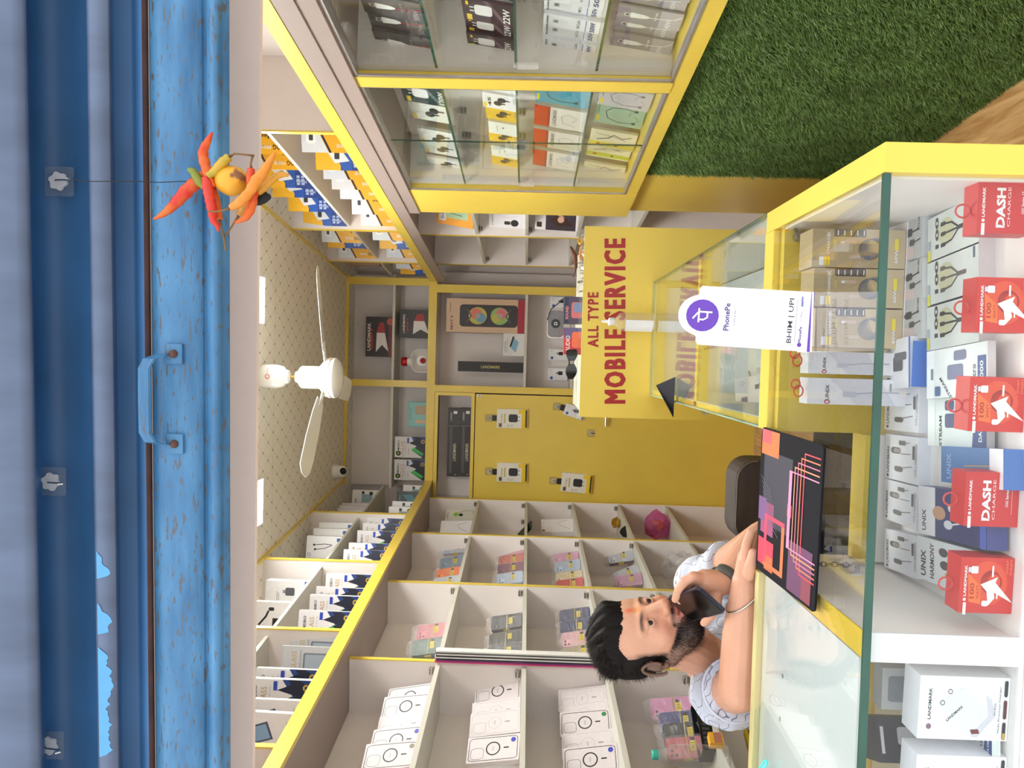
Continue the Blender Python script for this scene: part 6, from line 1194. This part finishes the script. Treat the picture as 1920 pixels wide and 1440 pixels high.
    # right hand lying along the counter edge
    k0 = atY(1402, 1046, 1.600); cap2(WR, k0, .025, .021)
    for j, (dx, L) in enumerate(((0, 1.0), (1, 1.08), (2, 1.0), (3, .82))):
        st = atY(1396+dx*7, 1050-dx*1.5, 1.585+.012*dx); cap2(WR, st, .020, .0125)
        e1 = atY(1400+dx*8, 1050-30*L, 1.582+.012*dx); e2 = atY(1408+dx*7, 1050-52*L, 1.585+.010*dx); e3 = atY(1419+dx*4, 1050-62*L, 1.590+.008*dx); chain([st, e1, e2, e3], [.0115, .010, .009, .0075])
    chain([atY(1404, 1078, 1.575), atY(1408, 1056, 1.560), atY(1412, 1036, 1.556)], [.013, .011, .009])
    # left hand closed around the phone
    A, B_, C_, D_ = atY(1304, 1105, 1.60), atY(1344, 1140, 1.595), atY(1312, 1157, 1.70), atY(1267, 1132, 1.71)
    pc = (A+B_+C_+D_)/4; wx = (B_-A).normalized(); wy = (D_-A); wy = (wy-wx*wy.dot(wx)).normalized(); wz = wx.cross(wy).normalized()
    if wz.dot(Vector((0, -1, .3))) < 0: wz = -wz
    palm = atY(1322, 1090, 1.655)
    cap2(WL, palm, .026, .026); cap2(WL, atY(1334, 1106, 1.66), .024, .022)
    for j in range(4):
        kn = atY(1300+6*j, 1082+2*j, 1.635+.017*j); cap2(palm, kn, .019, .0125)
        m1 = atY(1284+7*j, 1090+2*j, 1.640+.020*j); m2 = atY(1272+8*j, 1106+2*j, 1.655+.018*j); tp = atY(1266+9*j, 1124+3*j, 1.675+.014*j)
        chain([kn, m1, m2, tp], [.0115, .0105, .0095, .0080])
    chain([atY(1342, 1108, 1.655), atY(1343, 1132, 1.640), atY(1332, 1154, 1.650), atY(1320, 1168, 1.668)], [.0145, .012, .0105, .0085])
    me0 = b.mesh('person_body'); tmp = bpy.data.objects.new('tmp', me0); COL.objects.link(tmp)
    md = tmp.modifiers.new('r', 'REMESH'); md.mode = 'VOXEL'; md.voxel_size = .0021; md.use_smooth_shade = True
    sm = tmp.modifiers.new('s', 'SMOOTH'); sm.factor = .5; sm.iterations = 3
    dg = bpy.context.evaluated_depsgraph_get(); me = bpy.data.meshes.new_from_object(tmp.evaluated_get(dg)); bpy.data.objects.remove(tmp)
    me.name = 'person'; nv = len(me.vertices); V = np.empty(nv*3); me.vertices.foreach_get('co', V); V = V.reshape(-1, 3)
    # --- skin colouring in head space
    HI = np.linalg.inv(HN); L = V @ HI[:3, :3].T+HI[:3, 3]; x, y, z = L[:, 0], L[:, 1], L[:, 2]
    def sst(a, b_, v): t_ = np.clip((v-a)/(b_-a), 0, 1); return t_*t_*(3-2*t_)
    skin = np.array(lin((214, 160, 132))); C = np.tile(skin, (nv, 1))
    nz = np.sin(x*310+y*170)*np.sin(z*290+y*210)*.012+np.sin(V[:, 0]*60)*np.sin(V[:, 1]*50+V[:, 2]*70)*.03; C *= (1+nz)[:, None]
    def blend(mk, c): nonlocal C; C = C*(1-mk[:, None])+np.array(lin(c))*mk[:, None]
    inhead = (np.linalg.norm(L-np.array([0, .01, 0]), axis=1) < .16)
    blend(inhead*np.exp(-((np.abs(x)-.04)**2/.018**2+(z+.03)**2/.02**2))*sst(.03, .07, y)*.35, (216, 130, 108))      # cheeks
    blend(inhead*np.exp(-(x**2/.014**2+(z+.03)**2/.016**2))*sst(.08, .1, y)*.3, (214, 132, 110))
    beard = inhead*sst(-.030, -.046, z-.35*np.maximum(0, .045-y)*1.0+np.maximum(0, .03-np.abs(x))*.0)*sst(-.030, .0, y)
    line = -.028-.38*(y-.01)    # cheek line falls towards the mouth
    beard = inhead*sst(.010, -.008, z-line)*sst(-.025, -.005, y)*(y < .2)
    lipm = np.exp(-((x/.026)**4+((z+.059)/.0135)**4)); beard = beard*(1-lipm)
    mou = inhead*np.exp(-((x/.034)**4+((z+.0455)/.0072)**4))*sst(.06, .075, y); beard = np.maximum(beard, mou)
    fade = inhead*sst(-.05, -.02, z)*sst(.075, .05, z)*sst(.030, .0, y)*sst(.05, .06, np.abs(x)+.3*np.maximum(0, -y)); blend(fade*.55, (60, 44, 38))
    side = inhead*sst(.035, .02, np.abs(y+.002-.0))*sst(-.06, -.03, z)*sst(.05, .03, z)*sst(.055, .062, np.abs(x)); beard = np.maximum(beard, side*.8)
    dens = np.clip(beard, 0, 1)
    chinw = sst(.03, .075, y); blend(dens*(.70+.26*chinw), (34, 23, 20))
    blend(inhead*lipm*sst(.085, .095, y), (178, 98, 88)); blend(inhead*np.exp(-((x/.022)**4+((z+.0588)/.0014)**2))*sst(.085, .095, y)*.8, (90, 40, 36))
    brow = inhead*np.exp(-(((np.abs(x)-.031)/.020)**4+((z-.024-.10*(.031-np.abs(np.abs(x)-.031))+.0)/.0042)**2))*sst(.06, .07, y); blend(np.clip(brow, 0, 1)*.85, (34, 24, 22))
    eyel = inhead*np.exp(-(((np.abs(x)-.031)/.015)**4+((z-.0118)/.0022)**2))*sst(.07, .08, y); blend(eyel*.6, (50, 34, 30))
    blend(inhead*np.exp(-((np.abs(x)-.031)**2/.02**2+(z+.008)**2/.006**2))*sst(.07, .08, y)*.3, (150, 96, 82))
    blend(inhead*np.exp(-((x/.006)**2+((z-.052)/.010)**2))*sst(.05, .07, y)*.85, (226, 92, 50)); blend(inhead*np.exp(-((x/.009)**2+((z-.034)/.009)**2))*sst(.05, .07, y)*.6, (222, 140, 50))
    ca = me.color_attributes.new('skin', 'FLOAT_COLOR', 'POINT'); buf = np.ones((nv, 4)); buf[:, :3] = np.clip(C, 0, 1); ca.data.foreach_set('color', buf.ravel())
    M_ = bpy.data.materials.new('skin'); M_.use_nodes = True; n = M_.node_tree.nodes; l = M_.node_tree.links; bs = n['Principled BSDF']
    at = n.new('ShaderNodeAttribute'); at.attribute_name = 'skin'; l.new(at.outputs[0], bs.inputs['Base Color']); bs.inputs['Roughness'].default_value = .5; bs.inputs['Subsurface Weight'].default_value = .08; bs.inputs['Subsurface Radius'].default_value = (.01, .004, .002)
    no = n.new('ShaderNodeTexNoise'); no.inputs['Scale'].default_value = 260; tc_ = n.new('ShaderNodeTexCoord'); l.new(tc_.outputs['Object'], no.inputs[0]); bp = n.new('ShaderNodeBump'); bp.inputs['Strength'].default_value = .12; bp.inputs['Distance'].default_value = .001; l.new(no.outputs[0], bp.inputs['Height']); l.new(bp.outputs[0], bs.inputs['Normal'])
    me.materials.clear(); me.materials.append(M_)
    org = Vector((-.70, 2.15, -.19)); me.transform(Matrix.Translation(-org))
    man_ = bpy.data.objects.new('person', me); COL.objects.link(man_); man_.location = org; man_['_o'] = tuple(org)
    me.polygons.foreach_set('use_smooth', [True]*len(me.polygons))
    tag(man_, 'bearded man in a pale printed T-shirt leaning on the counter, talking into a phone', 'person')
    # --- eyes
    for s in (-1, 1):
        c = hw((s*.031, .0772, .006)); gz = (H.to_3x3() @ Vector((-.25, 1, .12))).normalized()
        bb = MB(); bb.sphere(c, .0128, mat('eye_white', (216, 206, 200), .35, spec=.3), None, 24, 16)
        q = gz.orthogonal().normalized(); w = gz.cross(q)
        for rr, off, cc in ((.0064, .01295, (52, 30, 20)), (.0030, .01305, (8, 7, 7))):
            vs = []
            for k in range(5):
                al = math.asin(rr/off)*k/4; vs += [c+(gz*cos(al)+(q*cos(a*pi/9)+w*sin(a*pi/9))*sin(al))*off for a in range(18)]
            bb.add(vs, [(k*18+a, k*18+(a+1) % 18, k*18+18+(a+1) % 18, k*18+18+a) for k in range(4) for a in range(18)], mat('iris_%d' % cc[0], cc, .3, spec=.35))
        bb.build('eye', man_, smooth='all')
    # --- hair: a swept-back cap with locks, and the beard
    HAIRM = mat('dark_hair', (20, 15, 13), .62, noise=.3, scale=200, spec=.18)
    P = HV; px_, py_, pz_ = P[:, 0], P[:, 1], P[:, 2]
    hl = .062+.0*px_                                    # hairline height at the front
    jn = .0012*np.sin(px_*420+pz_*150)+.0022*np.sin(px_*120+py_*160+2)+rng.normal(0, .0008, len(px_))
    front = sst(.066, .094, pz_+np.maximum(0, .040-py_)*.85-np.maximum(0, np.abs(px_)-.040)*.55+jn)
    sidem = sst(-.045, .035, pz_+jn)*sst(.022, -.012, py_+jn+.25*np.maximum(0, pz_-.02))
    m_ = np.clip(np.maximum(front*sst(-.3, -.2, -py_), sidem), 0, 1)
    topm = sst(.04, .105, pz_); thick = m_*(.004+.013*topm+.008*topm*sst(-.02, .06, py_))
    wob = .0025*np.sin(np.arctan2(px_, .02+np.abs(py_))*22+pz_*60)*topm+.0015*np.sin(px_*260+py_*90)
    HR = Rad+np.where(m_ > .02, thick+wob*m_, -.004)
    HP = O+Dr*HR[:, None]; bb = MB(H); keep = [q for q in fs if max(m_[k] for k in q) > .03]
    bb.add([tuple(v) for v in HP], keep, HAIRM); hair = bb.build('hair', man_, smooth='all')
    def strands(idx, base, dirf, L0, L1, w0, name, parent, seg=3):
        vs = []; ff = []
        for k in idx:
            p = Vector(base[k]); nrm = Vector(Dr[k]); d = dirf(p, nrm); L_ = rng.uniform(L0, L1); sd = d.cross(nrm).normalized()*w0; o_ = len(vs); q = p.copy()-nrm*.001
            for s in range(seg+1):
                wv = sd*(1-s/(seg+.3)); vs += [q-wv, q+wv]; dd = (d+Vector(rng.normal(0, .10, 3))).normalized(); q = q+dd*L_/seg; d = (d-nrm*.06+Vector((0, 0, -.08))*s).normalized()
            for s in range(seg): ff.append((o_+2*s, o_+2*s+1, o_+2*s+3, o_+2*s+2))
        bb = MB(H); bb.add(vs, ff, HAIRM); o = bb.build(name, parent, smooth='all'); o['kind'] = 'stuff'; return o
    ids = np.where((m_ > .10) & (rng.uniform(0, 1, len(m_)) < .16+.16*topm))[0]
    strands(ids, HP, lambda p, n_: (Vector((p.x*.8+rng.normal(0, .15), -1.0, .30 if p.z > .08 else -.4))+n_*(.32 if p.z > .09 else .08)).normalized(), .010, .026, .0008, 'hair_locks', hair)
    # beard mask on the head grid
    line = -.028-.38*(py_-.01); bm = sst(.010, -.008, pz_-line)*sst(-.025, -.005, py_); lm = np.exp(-((px_/.025)**4+((pz_+.059)/.0125)**4))
    bm = bm*(1-lm); mo = np.exp(-((px_/.034)**4+((pz_+.0455)/.0068)**4))*sst(.06, .075, py_)*1.3; bm = np.maximum(bm, mo)
    sd_ = sst(.03, .012, np.abs(py_))*sst(-.06, -.03, pz_)*sst(.06, .03, pz_)*sst(.055, .062, np.abs(px_)); bm = np.maximum(bm, sd_*.7)
    p_ = rng.uniform(0, 1, len(bm)); area = np.sin(np.arccos(np.clip(Dr[:, 2], -1, 1))); ids = np.where((bm > .35) & (p_ < area*(.22+.70*sst(.02, .06, py_))))[0]
    HB_ = O+Dr*(Rad-.0005)[:, None]
    beard_o = strands(ids, HB_, lambda p, n_: (Vector((p.x*1.5, .1, -1))+n_*.55).normalized(), .005, .012, .00045, 'beard', man_, 2)
    ids = np.where((np.exp(-(((np.abs(px_)-.031)/.019)**4+((pz_-.0245-.10*(.031-np.abs(np.abs(px_)-.031)))/.0040)**2)) > .5) & (py_ > .05) & (p_ < .5))[0]
    strands(ids, HB_, lambda p, n_: (Vector(((1 if p.x > 0 else -1)*1.0, -.3, .25))+n_*.3).normalized(), .004, .007, .0004, 'eyebrows', man_, 2)
    # --- clothes
    def cloth(name, fn, m, vox=.006, sm_it=8):
        bb = MB(); fn(bb); o = bpy.data.objects.new('tmp', bb.mesh('tmp')); COL.objects.link(o)
        r = o.modifiers.new('r', 'REMESH'); r.mode = 'VOXEL'; r.voxel_size = vox; s_ = o.modifiers.new('s', 'SMOOTH'); s_.factor = .6; s_.iterations = sm_it
        dg = bpy.context.evaluated_depsgraph_get(); e = bpy.data.meshes.new_from_object(o.evaluated_get(dg)); bpy.data.objects.remove(o); e.name = name
        return e
    def shirt(bb):
        cap2(N1+(CH_-N1)*.22, CH_, .105, .125, bb); cap2(CH_, PE, .138, .145, bb); cap2(SR, CH_, .088, .12, bb); cap2(SL, CH_, .085, .12, bb)
        cap2(N1+(SR-N1)*.35, SR, .070, .071, bb); cap2(N1+(SL-N1)*.35, SL, .068, .068, bb)
        m = SR.lerp(ER, .52); bb.tube([SR, SR.lerp(ER, .3), m, m+(ER-SR).normalized()*.018], [.070, .067, .068, .069], SK, 20)
        m = SL.lerp(EL, .5); bb.tube([SL, SL.lerp(EL, .3), m], [.068, .064, .064], SK, 20)
    e = cloth('t_shirt', shirt, None, .005, 4)
    Vn = np.empty(len(e.vertices)*3); e.vertices.foreach_get('co', Vn); Vn = Vn.reshape(-1, 3)
    wr = .0035*np.sin(Vn[:, 0]*70+Vn[:, 2]*90+np.sin(Vn[:, 1]*40)*2)*np.sin(Vn[:, 1]*55+Vn[:, 2]*35); nn = np.empty(len(e.vertices)*3); e.vertices.foreach_get('normal', nn); nn = nn.reshape(-1, 3); Vn += nn*wr[:, None]
    # scoop the neckline
    e.vertices.foreach_set('co', Vn.ravel()); e.update()
    TS = bpy.data.materials.new('printed_jersey'); TS.use_nodes = True; n = TS.node_tree.nodes; l = TS.node_tree.links; bs = n['Principled BSDF']; bs.inputs['Roughness'].default_value = .85
    tc_ = n.new('ShaderNodeTexCoord'); wv = n.new('ShaderNodeTexWave'); wv.wave_type = 'BANDS'; wv.bands_direction = 'DIAGONAL'; wv.inputs['Scale'].default_value = 10; wv.inputs['Distortion'].default_value = 14; wv.inputs['Detail'].default_value = 1.2; wv.inputs['Detail Scale'].default_value = 2.4
    r = n.new('ShaderNodeValToRGB'); r.color_ramp.elements[0].position = .008; r.color_ramp.elements[0].color = (*lin((110, 118, 140)), 1); r.color_ramp.elements[1].position = .035; r.color_ramp.elements[1].color = (*lin((204, 210, 226)), 1)
    l.new(tc_.outputs['Object'], wv.inputs[0]); l.new(wv.outputs[0], r.inputs[0]); l.new(r.outputs[0], bs.inputs['Base Color'])
    e.materials.clear(); e.materials.append(TS); e.transform(Matrix.Translation(-org)); o = bpy.data.objects.new('t_shirt', e); COL.objects.link(o); o.parent = man_; o['_o'] = tuple(org); e.polygons.foreach_set('use_smooth', [True]*len(e.polygons))
    # ribbed collar and cuff
    b2 = MB(); ax = (SR-ER).normalized(); m = SR.lerp(ER, .52)+(ER-SR).normalized()*.016; q = ax.orthogonal().normalized(); w = ax.cross(q)
    b2.tube([m+(q*cos(a*pi/14)+w*sin(a*pi/14))*.067 for a in range(29)], .0035, mat('jersey_hem', (206, 212, 228), .85), 6)
    ax = (N1-N0).normalized(); q = ax.orthogonal().normalized(); w = ax.cross(q); ctr = N1+Vector((.01, -.01, .008))
    b2.tube([ctr+(q*cos(a*pi/14)+w*sin(a*pi/14))*.078 for a in range(29)], .005, MATS['jersey_hem'], 6); b2.build('hem', o, smooth='all')
    def trousers(bb):
        for sx, fy_ in ((-.10, 2.24), (.10, 2.36)):
            hip = PE+Vector((sx, .02, -.06)); kn = Vector((PE.x+sx*1.2, fy_-.02, -.20+.50)); ft = Vector((PE.x+sx*1.2, fy_+.04, -.20+.10)); cap2(PE, hip, .13, .12, bb); cap2(hip, kn, .10, .07, bb); cap2(kn, ft, .07, .055, bb)
    e = cloth('trousers', trousers, None, .008); e.materials.clear(); e.materials.append(mat('dark_denim', (44, 48, 62), .9, noise=.2)); e.transform(Matrix.Translation(-org)); o = bpy.data.objects.new('trousers', e); COL.objects.link(o); o.parent = man_
    for sx, fy_ in ((-.12, 2.26), (.12, 2.38)):
        bb = MB(Matrix.Translation((PE.x+sx, fy_, -.198))); bb.prismz([(-.045, .08), (-.05, -.05), (-.04, -.16), (0, -.19), (.04, -.16), (.05, -.05), (.045, .08)], .002, .03, BLK); bb.sphere((0, -.04, .045), (.045, .11, .04), BLK); bb.build('shoe', man_, smooth='all')
    # watch, bangle, phone
    WB = mat('olive_watch_strap', (78, 80, 74), .6)
    ax = (EL-WL).normalized(); ctr = WL+ax*.012; q = ax.orthogonal().normalized(); w = ax.cross(q)
    t = thing('wristwatch', ctr, 'grey-green strap wristwatch on the raised wrist beside the phone', 'watch')
    b2 = MB(); n_ = 28; vs = []; ff = []
    for a in range(n_):
        d = q*cos(2*pi*a/n_)+w*sin(2*pi*a/n_)
        for off, rr in ((-.011, .0300), (-.010, .0320), (.010, .0325), (.011, .0305)): vs.append(ctr+ax*off+d*rr)
    for a in range(n_):
        for k in range(4): ff.append((a*4+k, ((a+1) % n_)*4+k, ((a+1) % n_)*4+(k+1) % 4, a*4+(k+1) % 4))
    b2.add(vs, ff, WB); b2.build('strap', t, smooth='all')
    dl = Vector((-.3, -.8, .2)); dl = (dl-ax*dl.dot(ax)).normalized(); tn = ax.cross(dl)
    b2 = MB(frame(ctr+dl*.029, ax, tn, dl)); b2.box((-.013, -.010, 0), (.013, .010, .005), WB); b2.build('buckle', t)
    b2 = MB(frame(ctr-dl*.030, ax, tn, -dl)); b2.lathe([(0, .009), (.019, .009), (.021, .006), (.021, 0), (0, 0)], STL); b2.build('case', t, smooth=True)
    ax = (ER-WR).normalized(); ctr = WR+ax*.035; q = (Vector((0, 0, 1))-ax*ax.z).normalized(); w = ax.cross(q); tl_ = ax*.25
    b2 = MB(); b2.tube([ctr+(q*cos(a*pi/18)+w*sin(a*pi/18))*.0345+tl_*.12*cos(a*pi/18) for a in range(36)]+[ctr+q*.0345+tl_*.12], .0022, mat('silver_bangle', (206, 202, 190), .25, 1), 8, caps=False)
    b2.build('bangle', label='thin silver bangle on the forearm resting on the counter', cat='bangle', smooth='all')
    PM = Matrix.Identity(4); wy2 = wz.cross(wx)
    o_ = (A+B_+C_+D_)/4+Vector((0, -.006, .006))
    for i in range(3): PM[i][0] = wx[i]; PM[i][1] = -wz[i]; PM[i][2] = (-wz).cross(wx)[i]*-1; PM[i][3] = o_[i]
    t = thing('smartphone', o_, 'black smartphone held by the man in front of his chin', 'phone')
    b2 = MB(PM); b2.prism(rrect(.074, .150, .010, 5), 0, .008, mat('phone_body', (40, 42, 60), .3)); b2.build('body', t)
    b2 = MB(PM); b2.prism(rrect(.069, .145, .008, 5), -.0008, 0, mat('phone_glass', (6, 6, 8), .12, spec=.35)); b2.build('screen', t)
man()
